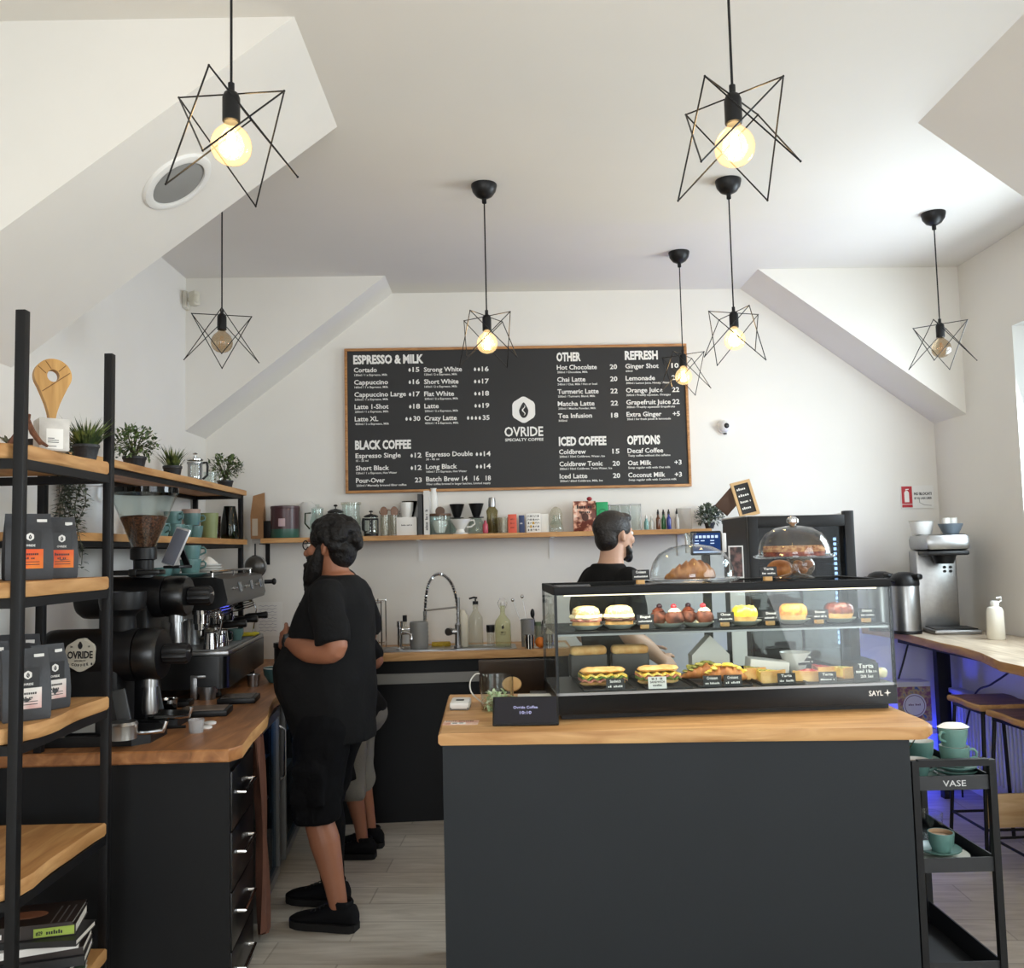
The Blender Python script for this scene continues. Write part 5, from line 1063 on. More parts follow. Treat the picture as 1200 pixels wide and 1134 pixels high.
def art_draw(w, T, ww, h):
    rnd = random.Random(3)
    for i in range(5):
        for j in range(5):
            x, y = ww*(-.34+.17*i), h*(-.36+.18*j); k = rnd.random()
            if (i, j) in ((1, 1), (2, 2)): w.prism([(x-.007, y-.008), (x+.007, y-.008), (x+.005, y+.008), (x-.006, y+.008)], 0, .0005, 1, T)
            elif k < .5: drop_shape(w, x, y, .007, T @ MT.Translation((x, y, 0)), .0005, 0)
            else: w.tube([T @ V((x-.007, y-.005, .0006)), T @ V((x, y+.006*k, .0006)), T @ V((x+.008, y-.003, .0006))], .0016, 4, mi=0)
    return [INK, mat('print_ochre', (200, 158, 60), .7)]
carton('coral orange carton on the wall shelf', 600.5, .056, .122, .05, mat('coral_card', (214, 92, 70), .6), .12, art_lines)
carton('narrow navy blue carton beside the coral one', 611.5, .036, .114, .05, mat('navy_card', (52, 66, 104), .6), .12, art_blue)
carton('white carton printed with small coffee drawings', 625, .094, .125, .05, PAPER, .12, art_draw)
carton('plain white carton tucked behind the printed white one', 638, .06, .122, .04, PAPER, .07)
t = thing('glass_decanter', 'clear cone topped glass decanter on the wall shelf under the other heading', 'decanter', sh(652, .1)); B().lathe([(0, .003), (.046, .003), (.05, .012), (.042, .05), (.022, .085), (.02, .11), (.024, .11), (.02, .09), (.04, .05)], n=26).done('base_vessel', GLASS, t); B().lathe([(.03, .03), (.04, .05), (.042, .12), (.03, .15), (.012, .165), (0, .168)], n=26).done('dome', CLOUD, t)
t = thing('snack_bag', 'pink and brown printed snack bag standing on the wall shelf', 'bag', sh(685.5, .1)); SNACK = speckle('snack_print', (110, 58, 48), (226, 168, 142), 26, .4, .45, .55, 0, (240, 214, 196))
w = B(); nn = 10; vs = [(-.074+.148*i/nn, -.03*math.sin(PI*j/8)-.004+.003*NZ.noise((i, j, 1)), .2*j/8) for j in range(9) for i in range(nn+1)]+[(-.074+.148*i/nn, .03*math.sin(PI*j/8)+.004, .2*j/8) for j in range(9) for i in range(nn+1)]; kk = nn+1; fs = []
for b0 in (0, 9*kk): fs += [(b0+j*kk+i, b0+j*kk+i+1, b0+(j+1)*kk+i+1, b0+(j+1)*kk+i) for j in range(8) for i in range(nn)]
fs += [(j*kk, (j+1)*kk, 9*kk+(j+1)*kk, 9*kk+j*kk) for j in range(8)]+[(j*kk+nn, (j+1)*kk+nn, 9*kk+(j+1)*kk+nn, 9*kk+j*kk+nn) for j in range(8)]+[(i, i+1, 9*kk+i+1, 9*kk+i) for i in range(nn)]
w.add(vs, fs).done('bag', SNACK, t); w = B(); T = facing((0, -.03, .15), (0, -1, .25)); w.text('~7', T, .034, w=.1, align='CENTER'); w.text('~6', T @ MT.Translation((0, -.034, .004)), .026, w=.07, align='CENTER'); w.prism([(.022*math.cos(2*PI*i/20), -.06+.026*math.sin(2*PI*i/20)) for i in range(20)], 0.004, .006, 1, T); w.done('print', [INK, mat('cocoa', (70, 36, 28), .5)], t, flat=True)
p = sh(690, .1); tag(B().ball((0, 0, .014), (.018, .016, .014), 12, 8).done('red_cap', mat('ribbon_red', (150, 40, 48), .5)), 'small dark red bow clipped to the top of the snack bag', 'bow', None, (p[0]+.01, p[1], SZ+.2))
def art_leafring(w, T, ww, h):
    w.tube([T @ V((.022*math.cos(2*PI*i/16), .03+.02*math.sin(2*PI*i/16), .0006)) for i in range(16)], .0016, 4, True)
    for z in (-.03, -.045, -.06): w.prism([(-.02, z), (.02, z), (.02, z+.004), (-.02, z+.004)], 0, .0005, 0, T)
    return [mat('print_dark_green', (20, 92, 56), .6)]
carton('bright green carton standing beside the snack bag', 706, .076, .19, .06, mat('green_card', (26, 156, 96), .5), .11, art_leafring)
t = thing('dispenser_case', 'clear acrylic dispenser with steel rails behind the barista', 'dispenser', sh(733, .09)); w = B()
for x in (-.1, -.034, .034): w.b2(x, x+.064, -.05, .05, .003, .165)
w.done('acrylic_bins', GLASS, t); w = B()
for x in (-.103, -.036, .032, .1): w.b2(x-.003, x+.003, -.055, -.05, 0, .172)
w.b2(-.103, .103, -.055, .055, .166, .173); w.b2(-.103, .103, -.055, .055, 0, .003); w.done('rails', STEEL, t)
for q, lb, c_, capc in ((757, 'teal dropper bottle', (120, 164, 160), WHITEP), (764, 'white dropper bottle', (206, 208, 204), WHITEP), (771, 'brown dropper bottle', (96, 58, 34), BLKPL), (778, 'green dropper bottle', (40, 98, 56), BLKPL), (783.5, 'cobalt blue dropper bottle', (34, 48, 132), BLKPL), (793, 'clear grey dropper bottle', (176, 172, 164), BLKPL)):
    h = .1 if q > 767 else .075; t = thing('dropper_bottle', lb+' in the row near the end of the wall shelf', 'bottle', sh(q, .12+.02*(int(q) % 2)), 0, 'dropper bottles'); r = .0155 if q != 764 else .017
    B().lathe(bottle_prof(r, h, .007, .66), n=18).done('bottle', mat('bottle_'+lb.split()[0], c_, .2, coat=.3), t); B().lathe([(.008, h*.98), (.008, h*1.16), (.005, h*1.2), (.004, h*1.32), (0, h*1.34)], n=12).done('dropper_cap', capc, t)
t = thing('price_card', 'clear card holder at the end of the dropper bottle row', 'card holder', sh(803, .09)); B().b2(-.05, .05, -.004, .0, 0, .14).done('panel', glass('card_clear', (226, 224, 220), .6, frost=.35, body=(206, 202, 196)), t)
bush_plant('bushy grey green plant in a small pot at the right end of the wall shelf', (sh(832)[0], yb(1.36)-.12, SZ), .035, .04, .095, .075, 420, LEAFG, .028)
# ---------------------------------------------------------------- people
def remesh(b, vox, smooth=4):
    me = bpy.data.meshes.new('tmp'); me.from_pydata(b.v, [], b.f); me.update()
    bm = bmesh.new(); bm.from_mesh(me); bmesh.ops.recalc_face_normals(bm, faces=bm.faces[:]); bm.to_mesh(me); bm.free()
    o = bpy.data.objects.new('tmp', me); COL.objects.link(o)
    m = o.modifiers.new('r', 'REMESH'); m.mode = 'VOXEL'; m.voxel_size = vox
    s = o.modifiers.new('s', 'SMOOTH'); s.factor = .5; s.iterations = smooth
    dg = bpy.context.evaluated_depsgraph_get(); dg.update(); e = bpy.data.meshes.new_from_object(o.evaluated_get(dg))
    r = B(); r.add([tuple(v.co) for v in e.vertices], [tuple(p.vertices) for p in e.polygons])
    bpy.data.objects.remove(o); bpy.data.meshes.remove(me); bpy.data.meshes.remove(e); return r
def rings(bb, rs, n=28, p=2.3):
    """stacked rounded sections (z, cx, cy, half depth, half width) joined into a closed skin"""
    vs = []; fs = []
    for z, cx_, cy_, a, b in rs:
        for k in range(n):
            c, s = math.cos(2*PI*k/n), math.sin(2*PI*k/n)
            vs.append((cx_+a*math.copysign(abs(c)**(2/p), c), cy_+b*math.copysign(abs(s)**(2/p), s), z))
    for r in range(len(rs)-1): fs += [(r*n+k, r*n+(k+1) % n, (r+1)*n+(k+1) % n, (r+1)*n+k) for k in range(n)]
    fs += [tuple(range(n))[::-1], tuple(range((len(rs)-1)*n, len(rs)*n))]; return bb.add(vs, fs)
def limb(bb, pts, n=18):
    P = smooth([p[:3] for p in pts], 5); R_ = []
    for i in range(len(pts)-1): R_ += [pts[i][3]+(pts[i+1][3]-pts[i][3])*j/5 for j in range(5)]
    R_.append(pts[-1][3]); bb.tube(P, R_, n)
    bb.ball(P[0], R_[0], 14, 10); bb.ball(P[-1], R_[-1], 14, 10); return bb
def hand(bb, w, d, palm, s=1.0, curl=.5, thumb=1, spread=None):
    """palm and five bent fingers from wrist w along d; palm = direction the palm faces; thumb = side of the thumb"""
    d = V(d).normalized(); pn = (V(palm)-d*V(palm).dot(d)).normalized(); sd = d.cross(pn)*thumb; w = V(w)
    for k in range(4):
        q = (k-1.5)*.019*s; base = w+d*.085*s+sd*(-q)
        bb.tube([w+d*.0+sd*(-q)*.55, w+d*.045*s-sd*q*.9, base], [.019*s, .018*s, .013*s], 10); bb.ball(base, .0115*s, 10, 8)
        Lf = [.072, .08, .074, .058][k]*s; p = base; a = curl*.5
        for j, fr in enumerate((.45, .32, .26)):
            dd = d*math.cos(a)+pn*math.sin(a); q2 = p+dd*Lf*fr; bb.tube([p, q2], [(.0098-.001*j)*s, (.0092-.0012*j)*s], 10); bb.ball(q2, (.0092-.0012*j)*s, 10, 8); p = q2; a += curl
    p = w+d*.025*s+sd*.026*s
    for j, (Lf, a, b) in enumerate(((.04, .75, .35), (.034, .45, .5), (.028, .25, .6))):
        dd = (d*math.cos(a)+sd*math.sin(a)+pn*b*curl).normalized(); q2 = p+dd*Lf*s; bb.tube([p, q2], [(.0135-.0015*j)*s, (.0118-.0015*j)*s], 10); bb.ball(q2, (.0118-.0015*j)*s, 10, 8); p = q2
def head(bb, c, s=1.0, tilt=0):
    """skull, jaw, nose, lips, ears facing local +x around centre c"""
    c = V(c); a = lambda x, y, z: c+V((x, y, z))*s
    bb.ball(a(-.012, 0, .03), (.098*s, .076*s, .092*s), 24, 16); bb.ball(a(.03, 0, -.02), (.066*s, .06*s, .085*s), 20, 14); bb.ball(a(.045, 0, -.078), (.04*s, .04*s, .034*s), 16, 10)
    bb.tube([a(.088, 0, .022), a(.104, 0, -.004), a(.113, 0, -.022)], [.009*s, .012*s, .015*s], 10); bb.ball(a(.104, .012, -.025), .009*s, 10, 8); bb.ball(a(.104, -.012, -.025), .009*s, 10, 8); bb.ball(a(.113, 0, -.022), .014*s, 10, 8)
    bb.ball(a(.082, 0, .037), (.014*s, .044*s, .01*s), 12, 8)
    for z in (-.048, -.058): bb.ball(a(.09, 0, z), (.011*s, .024*s, .006*s), 12, 8)
    for y in (-1, 1):
        bb.ball(a(.06, y*.04, -.012), (.03*s, .024*s, .026*s), 12, 8); bb.tube([a(-.012, y*.077, .026), a(-.024, y*.085, .014), a(-.02, y*.085, -.012), a(-.006, y*.079, -.026)], [.009*s, .011*s, .01*s, .008*s], 8); bb.ball(a(-.012, y*.078, 0), (.014*s, .008*s, .024*s), 10, 8)
    limb(bb, [tuple(a(-.02, 0, -.04))+(.058*s,), tuple(a(-.028, 0, -.1))+(.06*s,), tuple(a(-.035, 0, -.16))+(.072*s,)])
def eyes(t, c, s=1.0):
    c = V(c)
    for y in (-.031, .031): w = B(); w.ball(c+V((.079, y, .018))*s, .0125*s, 12, 8, mi=0); w.ball(c+V((.0885, y, .018))*s, (.004*s, .006*s, .006*s), 10, 8, mi=1); w.done('eye', [WHITEC, INK], t)
def shoe(t, ax, ay, s=1.0, m=None, yaw=0):
    """ankle above ax, ay; toe along local +x"""
    R_ = MT.Translation((ax, ay, 0)) @ MT.Rotation(yaw, 4, 'Z'); w = B(); w.T = R_; L_ = []
    for x, hw, z1 in ((-.075, .024, .075), (-.06, .037, .098), (-.02, .041, .106), (.03, .042, .098), (.08, .045, .078), (.13, .05, .062), (.175, .048, .052), (.21, .034, .042), (.225, .015, .034)): L_.append((x, hw, z1))
    n = 12; vs = []; fs = []
    for x, hw, z1 in L_:
        for k in range(n): a = 2*PI*k/n; c, q = math.cos(a), math.sin(a); vs.append((x*s, hw*s*math.copysign(abs(c)**.7, c), (.022+(z1-.022)*(.5+.5*math.copysign(abs(q)**.8, q)))*s))
    for r in range(len(L_)-1): fs += [(r*n+k, r*n+(k+1) % n, (r+1)*n+(k+1) % n, (r+1)*n+k) for k in range(n)]
    fs += [tuple(range(n))[::-1], tuple(range((len(L_)-1)*n, len(L_)*n))]; w.add(vs, fs)
    w.lathe([(.036*s, .08*s), (.04*s, .11*s), (.036*s, .118*s), (.03*s, .11*s)], c=(-.012*s, 0, 0), n=18, sx=1.15); o = w.done('shoe', m or SHOEM, t, 60)
    so = B(); so.T = R_; out = [(x*s, hw*s*1.1) for x, hw, z in L_]+[(x*s, -hw*s*1.1) for x, hw, z in L_[::-1]]; so.prism(out, 0, .028*s); so.done('sole', SOLEM, o)
    lc = B(); lc.T = R_
    for i in range(5): x = (.045+.02*i)*s; z = (.099-.0082*i)*s; lc.tube([(x, -.02*s, z-.004*s), (x+.004*s, 0, z), (x, .02*s, z-.004*s)], .003*s, 6)
    lc.done('laces', BLKPL, o)
SHOEM = mat('black_knit', (17, 17, 19), .85, bump=.3, bs=400, spec=.15); SOLEM = mat('dark_sole', (30, 29, 29), .8, spec=.2)
SKIN1 = mat('skin', (150, 98, 72), .55, var=.06, vs=12); SKIN2 = mat('fair_skin', (198, 156, 132), .55, var=.05, vs=12)
TEE = mat('black_cotton', (19, 19, 20), .92, bump=.25, bs=60, spec=.2); SHORTM = mat('black_canvas', (14, 14, 16), .9, bump=.3, bs=50, spec=.12); GREYC = mat('grey_fleece', (128, 124, 116), .95, bump=.3, bs=120)
HAIRB = mat('black_hair', (16, 13, 12), .6, spec=.3, var=.3, vs=60, bump=.8, bs=70); HAIRD = mat('dark_hair', (28, 23, 21), .5, var=.2, vs=40, bump=.5, bs=90)
def folds(b, amp, f=9):
    b.v = [tuple(V(p)+V((NZ.noise(V(p)*f), NZ.noise(V(p)*f+V((7, 1, 3))), .3*NZ.noise(V(p)*f*1.5)))*amp) for p in b.v]; return b

# the bearded man at the bar: local +x is where he faces, +y his left
fx = V((-.96, .28)).normalized(); TH = math.atan2(fx.y, fx.x)
t = thing('person', 'bearded person in a black t-shirt and black shorts standing at the bar with hands together', 'person', (-.77, 4.115, 0), TH)
LA = [(-.05, .185, 1.42, .064), (-.1, .24, 1.3, .058), (-.13, .262, 1.2, .05), (-.0, .235, 1.19, .05), (.11, .17, 1.215, .038), (.165, .13, 1.225, .031)]
RA = [(-.02, -.185, 1.42, .064), (-.03, -.245, 1.3, .058), (-.02, -.262, 1.19, .05), (.1, -.2, 1.19, .045), (.2, -.09, 1.22, .031)]
LL = [(0, .105, .86, .11), (.02, .115, .68, .095), (.03, .12, .49, .066), (-.005, .12, .36, .07), (-.045, .12, .2, .05), (-.07, .12, .085, .042)]
RL = [(.02, -.105, .86, .11), (.08, -.115, .68, .095), (.12, -.12, .49, .066), (.1, -.12, .35, .068), (.09, -.12, .2, .05), (.08, -.12, .085, .042)]
TOR = [(.78, -.005, 0, .165, .19), (.9, .025, 0, .185, .21), (1.0, .045, 0, .208, .23), (1.1, .05, 0, .213, .235), (1.2, .025, 0, .185, .22), (1.3, 0, 0, .16, .212), (1.38, -.015, 0, .142, .205), (1.44, -.022, 0, .118, .185), (1.485, -.025, 0, .09, .13), (1.52, -.022, 0, .066, .076)]
HC = (.025, 0, 1.628)
b = B(); rings(b, [(z, cx_, cy_, a-.012, c-.012) for z, cx_, cy_, a, c in TOR]); head(b, HC, 1.04)
for q in (LA, RA, LL, RL): limb(b, [(x, y, z, r-.004) for x, y, z, r in q] if q in (LL, RL) else q)
hand(b, (.165, .13, 1.225), (.75, -.65, -.05), (-.5, -.6, -.1), 1.0, .5, -1); hand(b, (.2, -.09, 1.22), (.55, .75, -.15), (-.7, .3, -.2), 1.0, .5, 1)
for q in (LL, RL): b.ball((q[-1][0]+.04, q[-1][1], .05), (.08, .026, .024), 14, 8)
remesh(b, .0065, 3).done('body', SKIN1, t)
eyes(t, HC, 1.04)
b = B(); rings(b, [(z, cx_, cy_, a+.006, c+.006) for z, cx_, cy_, a, c in TOR[:-1]]+[(1.508, -.024, 0, .082, .092)])
for q in (LA, RA):
    P_ = smooth([(q[0][0], q[0][1]*.8, 1.425), (q[0][0], q[0][1], 1.41), (q[1][0], q[1][1], 1.3), (q[2][0]*.75+q[1][0]*.25, q[2][1], 1.222)], 5); b.ball(P_[0], .074, 14, 10); b.tube(P_, [.074+.006*i/(len(P_)-1) for i in range(len(P_))], 18)
folds(remesh(b, .012, 3), .011, 10).done('tshirt', TEE, t)
b = B()
for q in (LL, RL):
    b.tube(smooth([q[0][:3], q[1][:3], (q[2][0], q[2][1], .5), (q[2][0], q[2][1], .445)], 5), [.128-.036*i/15 for i in range(16)], 18); b.ball(q[0][:3], .128, 16, 10)
    b.b2(q[1][0]-.07, q[1][0]+.08, q[1][1]+math.copysign(.1, q[1][1])-.012, q[1][1]+math.copysign(.1, q[1][1])+.016, .53, .7, .01)
b.ball((.01, 0, .86), (.15, .19, .12), 20, 12); folds(remesh(b, .012, 2), .012, 14).done('cargo_shorts', SHORTM, t)
b = B(); limb(b, [(x, y, z, r+.01) for x, y, z, r in RL[2:]]); remesh(b, .012, 2).done('legging', SHORTM, t)
shoe(t, LL[-1][0]-.005, .12, 1.05); shoe(t, RL[-1][0], -.12, 1.05)
# curly hair, beard, glasses, watch
b = B(); c = V(HC)
b.ball(c+V((-.022, 0, .05)), (.112, .093, .096), 20, 14); b.ball(c+V((-.068, 0, -.012)), (.062, .082, .082), 16, 12)
rnd = random.Random(5)
for i in range(150):
    d = V((rnd.gauss(-.35, .8), rnd.gauss(0, 1), rnd.gauss(.5, .7))).normalized()
    if d.x > .35 and d.z < .45 or d.z < -.7 or (d.z < 0 and d.x > -.05): continue
    p = c+V((-.03+d.x*.108, d.y*.093, .04+d.z*.1)); b.ball(p, .02+.008*rnd.random(), 8, 6)
remesh(b, .006, 1).done('hair', HAIRB, t)
b = B(); b.ball(c+V((.07, 0, -.085)), (.042, .055, .055), 16, 10); b.tube([c+V((.07, 0, -.08)), c+V((.08, 0, -.14)), c+V((.075, 0, -.19))], [.052, .05, .03], 14); b.ball(c+V((.072, 0, -.19)), .032, 12, 8)
for y in (-1, 1): b.tube([c+V((.004, y*.07, .025)), c+V((.02, y*.066, -.03)), c+V((.045, y*.05, -.085)), c+V((.07, y*.03, -.14))], [.014, .026, .038, .036], 10); b.ball(c+V((.055, y*.045, -.05)), (.035, .026, .03), 12, 8)
b.ball(c+V((.1, 0, -.04)), (.014, .032, .009), 10, 8)
for i in range(60): a = rnd.uniform(-1.5, 1.5); z = rnd.uniform(-.2, -.06); b.ball(c+V((.07+.045*math.cos(a), .05*math.sin(a), z)), .012, 6, 5)
remesh(b, .006, 1).done('beard', HAIRB, t)
w = B()
for y in (-1, 1):
    w.tube([c+V((.102, y*.034+.024*math.cos(2*PI*k/16), .018+.02*math.sin(2*PI*k/16))) for k in range(16)], .0028, 6, True); w.tube([c+V((.1, y*.058, .024)), c+V((.05, y*.08, .026)), c+V((-.02, y*.085, .024))], .0025, 6)
w.tube([c+V((.102, -.01, .02)), c+V((.108, 0, .024)), c+V((.102, .01, .02))], .0025, 6); w.done('eyeglasses', BLKPL, t)
w = B(); d = (V(LA[-1][:3])-V(LA[-2][:3])).normalized(); p = V(LA[-1][:3])-d*.03; w.lathe([(.036, -.013), (.039, -.011), (.039, .011), (.036, .013)], c=p, n=24, axis=d); w.box(p+V((.0, .032, .018)), (.032, .014, .036), .4, .005); w.done('wristwatch', BLKPL, t)

# the person behind him in grey shorts
fx = V((-.93, .1)).normalized()
t = thing('person', 'short person in a black t-shirt and grey shorts standing hidden behind the bearded one', 'person', (-.83, 4.97, 0), math.atan2(fx.y, fx.x))
s = .87
def sc(q): return [(x*s, y*s, z*s, r*s) for x, y, z, r in q]
TOR3 = [(.8*s, -.04*s, 0, .135*s, .17*s), (.9*s, -.05*s, 0, .14*s, .18*s), (1.0*s, 0, 0, .115*s, .16*s), (1.15*s, 0, 0, .118*s, .16*s), (1.3*s, .03*s, 0, .12*s, .175*s), (1.4*s, .045*s, 0, .11*s, .18*s), (1.45*s, .055*s, 0, .085*s, .15*s), (1.5*s, .06*s, 0, .058*s, .07*s)]
A3 = [[(.03, y*.185, 1.41, .055), (-.03, y*.215, 1.27, .047), (-.1, y*.22, 1.14, .04), (.0, y*.2, 1.12, .036), (.12, y*.15, 1.14, .026)] for y in (1, -1)]
L3 = [[(-.01, y*.09, .86, .1), (0, y*.1, .68, .082), (-.01, y*.1, .48, .055), (-.03, y*.1, .35, .056), (-.06, y*.1, .2, .04), (-.075, y*.1, .085, .034)] for y in (1, -1)]
HC3 = (.1*s, 0, 1.61*s)
b = B(); rings(b, [(z, x, y, a-.006, c-.006) for z, x, y, a, c in TOR3]); head(b, HC3, .92)
for q in A3+L3: limb(b, sc(q))
for y, q in zip((1, -1), A3): hand(b, V(q[-1][:3])*s, (.9, -y*.4, 0), (0, -y*.6, -.5), .85, .5, -y)
remesh(b, .008, 3).done('body', SKIN1, t); eyes(t, HC3, .92)
b = B(); rings(b, [(z, x, y, a+.012, c+.012) for z, x, y, a, c in TOR3[:-1]])
for q in A3: limb(b, [(x*s, y*s, z*s, r*s+.014) for x, y, z, r in q[:2]]+[(q[2][0]*s*.8, q[2][1]*s, 1.19*s, .054)])
folds(remesh(b, .013, 2), .009).done('tshirt', TEE, t)
b = B()
for q in L3: limb(b, [(x*s, y*s, z*s, r*s+.02) for x, y, z, r in q[:2]]+[(q[2][0]*s, q[2][1]*s, .48*s, .074), (-.02*s, q[2][1]*s, .4*s, .07)])
b.ball((-.045, 0, .84*s), (.135, .165, .11), 18, 12); folds(remesh(b, .012, 2), .01, 12).done('shorts', GREYC, t)
b = B(); c = V(HC3); b.ball(c+V((-.02, 0, .045)), (.1, .083, .084), 18, 12); b.ball(c+V((-.055, 0, -.01)), (.055, .07, .07), 14, 10); remesh(b, .009, 1).done('hair', HAIRD, t)
for q in L3: shoe(t, q[-1][0]*s, q[-1][1]*s, .93)

# the barista behind the cake case
fx = V((.92, .4)).normalized()
t = thing('person', 'person with slicked dark hair in a black t-shirt working behind the cake case', 'person', (.535, 4.5, 0), math.atan2(fx.y, fx.x))
TOR2 = [(.86, -.01, 0, .125, .17), (.95, -.01, 0, .12, .168), (1.08, .0, 0, .12, .17), (1.2, .01, 0, .128, .18), (1.32, .01, 0, .13, .195), (1.41, .0, 0, .118, .198), (1.465, -.005, 0, .095, .17), (1.5, -.01, 0, .07, .11), (1.53, -.01, 0, .055, .066)]
A2 = [[(0, .195, 1.43, .06), (-.03, .24, 1.28, .052), (-.01, .26, 1.15, .046), (.12, .2, 1.1, .04), (.24, .12, 1.07, .029)], [(0, -.19, 1.43, .058), (-.03, -.225, 1.31, .051), (-.05, -.235, 1.2, .046), (.05, -.23, 1.13, .041), (.15, -.2, 1.06, .03)]]
L2 = [[(0, y*.09, .86, .1), (.01, y*.1, .66, .085), (.01, y*.1, .48, .06), (-.01, y*.1, .33, .058), (-.03, y*.1, .2, .045), (-.04, y*.1, .085, .038)] for y in (1, -1)]
HC2 = (.035, 0, 1.655)
b = B(); rings(b, [(z, x, y, a-.008, c-.008) for z, x, y, a, c in TOR2])
hb = B(); head(hb, (0, 0, 0), 1.0); rot = MT.Translation(HC2) @ MT.Rotation(math.radians(10), 4, 'Z'); b.add([tuple(rot @ V(p)) for p in hb.v], hb.f)
for q in A2+L2: limb(b, q)
hand(b, A2[0][-1][:3], (.85, -.3, -.3), (.0, -.7, -.6), 1.0, .5, -1); hand(b, A2[1][-1][:3], (.8, .15, -.5), (.0, .8, -.4), 1.0, .4, 1)
remesh(b, .0065, 3).done('body', SKIN2, t)
for y in (-.031, .031): eb = B(); eb.ball(rot @ V((.079, y, .018)), .0125, 12, 8); eb.ball(rot @ V((.0885, y, .018)), (.004, .006, .006), 10, 8, mi=1); eb.done('eye', [WHITEC, INK], t)
b = B(); rings(b, [(z, x, y, a+.012, c+.01) for z, x, y, a, c in TOR2[:-1]]+[(1.525, -.012, 0, .074, .086)])
for q in A2:
    P_ = smooth([(q[0][0], q[0][1]*.8, 1.44), (q[0][0], q[0][1], 1.432), (q[1][0], q[1][1], 1.31), (q[2][0], q[2][1], 1.235)], 5); b.ball(P_[0], .068, 14, 10); b.tube(P_, [.068+.002*i/(len(P_)-1) for i in range(len(P_))], 18)
folds(remesh(b, .012, 2), .009, 9).done('tshirt', TEE, t)
b = B()
for q in L2: limb(b, [(x, y, z, r+.016) for x, y, z, r in q])
b.ball((-.005, 0, .88), (.135, .18, .11), 18, 12); folds(remesh(b, .013, 2), .01, 12).done('trousers', SHORTM, t)
b = B(); b.ball(rot @ V((-.022, 0, .048)), (.102, .083, .088), 22, 16); b.ball(rot @ V((-.056, 0, -.004)), (.058, .074, .074), 16, 12); b.ball(rot @ V((.045, 0, .095)), (.05, .058, .03), 16, 10); b.ball(rot @ V((-.09, 0, .03)), (.03, .04, .034), 14, 10)
remesh(b, .007, 2).done('hair', HAIRD, t)
b = B(); b.ball(rot @ V((.062, 0, -.086)), (.036, .042, .034), 14, 10); b.ball(rot @ V((.085, 0, -.1)), (.022, .028, .03), 12, 8); b.ball(rot @ V((.099, 0, -.041)), (.011, .028, .007), 10, 8)
for y in (-1, 1): b.tube([rot @ V((.03, y*.056, -.045)), rot @ V((.055, y*.042, -.082))], [.012, .02], 10)
remesh(b, .006, 1).done('beard', HAIRD, t)
for q in L2: shoe(t, q[-1][0], q[-1][1], 1.0)
# ---------------------------------------------------------------- island counter
IZ = 1.0
t = thing('island_counter', 'wide charcoal panelled island counter in front, carrying the cake case', 'counter', (0, 0, 0))
w = B(); w.prism([(-.215, 3.045), (1.308, 2.955), (1.308, 3.62), (-.215, 3.74)], .0, IZ-.041); w.done('counter_body', CHARC, t)
w = B(); fe = [(-.228+1.563*i/14, 3.03-.095*i/14+.006*NZ.noise((i*.8, 3, 1))) for i in range(15)]
slab(w, fe+[(1.37, 2.945), (1.4, 2.985), (1.412, 3.06), (1.412, 3.25), (1.42, 3.45), (1.39, 3.74), (-.242, 3.84)], IZ-.04, IZ, .008)
tag(w.done('island_worktop', [OAK, BARKX]), 'light oak live edge top of the charcoal island', 'worktop')

# ---------------------------------------------------------------- glass cake case
A0 = .055
ca = thing('display_case', 'black framed two level glass pastry case on the island', 'display case', (.178, 3.19, IZ), A0)
CL, CD, ZB, ZM, ZT0, ZT1 = 1.232, .44, .092, .305, .437, .466
MB4 = MT.Translation((.178, 3.19, IZ)) @ MT.Rotation(A0, 4, 'Z')
def inca(x, y, z): return MB4 @ V((x, y, z))
def cax(px, z, y=.1):                    # local x on the case of something seen at column px
    lo, hi = -.1, 1.4
    for _ in range(30):
        m = (lo+hi)/2; p = inca(m, y, z)-V((0, 0, EYE)); X = p.dot(_cr)/p.dot(_fw)*F_PX+600
        lo, hi = (m, hi) if X < px else (lo, m)
    return (lo+hi)/2
B().b2(.02, CL-.02, .03, CD-.02, 0, .018).done('feet_plinth', BLKPL, ca)
B().b2(0, CL, .006, CD, .018, ZB-.008, .003).done('base_box', BLKGL, ca)
B().b2(0, CL, .0, .006, .02, ZB-.006).done('front_panel', mat('black_glass_panel', (8, 9, 11), .22, spec=.3), ca)
w = B(); T = facing((CL-.105, -.0006, .05), (0, -1, 0)); w.text('SAYL', T, .026, w=.052, bold=.015)
T = facing((CL-.036, -.0006, .059), (0, -1, 0)); w.prism([(0, .013), (.003, .003), (.013, 0), (.003, -.003), (0, -.013), (-.003, -.003), (-.013, 0), (-.003, .003)], 0, .0006, 0, T); w.done('logo', WHITE_INK, ca, flat=True)
DECK = mat('deck_steel', (74, 74, 76), .45, .5)
w = B(); w.b2(.004, CL-.004, .006, CD-.004, ZB-.008, ZB); w.b2(.0, CL, .0, .008, ZB-.006, ZB+.003, mi=1); w.done('lower_deck', [DECK, ALU], ca)
w = B(); w.b2(.008, CL-.008, .02, CD-.03, ZM-.008, ZM, 0, 0); w.done('glass_shelf', glass('shelf_glass', (104, 110, 110), .35), ca)
w = B(); w.b2(.004, CL-.004, .012, .02, ZM-.014, ZM-.007, 0, 0); w.b2(.004, CL-.004, .012, .02, ZM-.007, ZM+.002, 0, 1); w.b2(.004, CL-.004, CD-.03, CD-.022, ZM-.014, ZM+.002); w.done('shelf_rail', [ALU, BLKPL], ca)
w = B(); w.b2(0, CL, 0, .03, ZT0, ZT1, .003); w.b2(0, CL, CD-.03, CD, ZT0, ZT1, .003); w.b2(0, .022, .03, CD-.03, ZT0, ZT1); w.b2(CL-.022, CL, .03, CD-.03, ZT0, ZT1); w.done('top_frame', BLKPAN, ca)
B().b2(.02, CL-.02, .03, CD-.03, ZT1-.012, ZT1-.004).done('top_glass', GLASSC, ca)
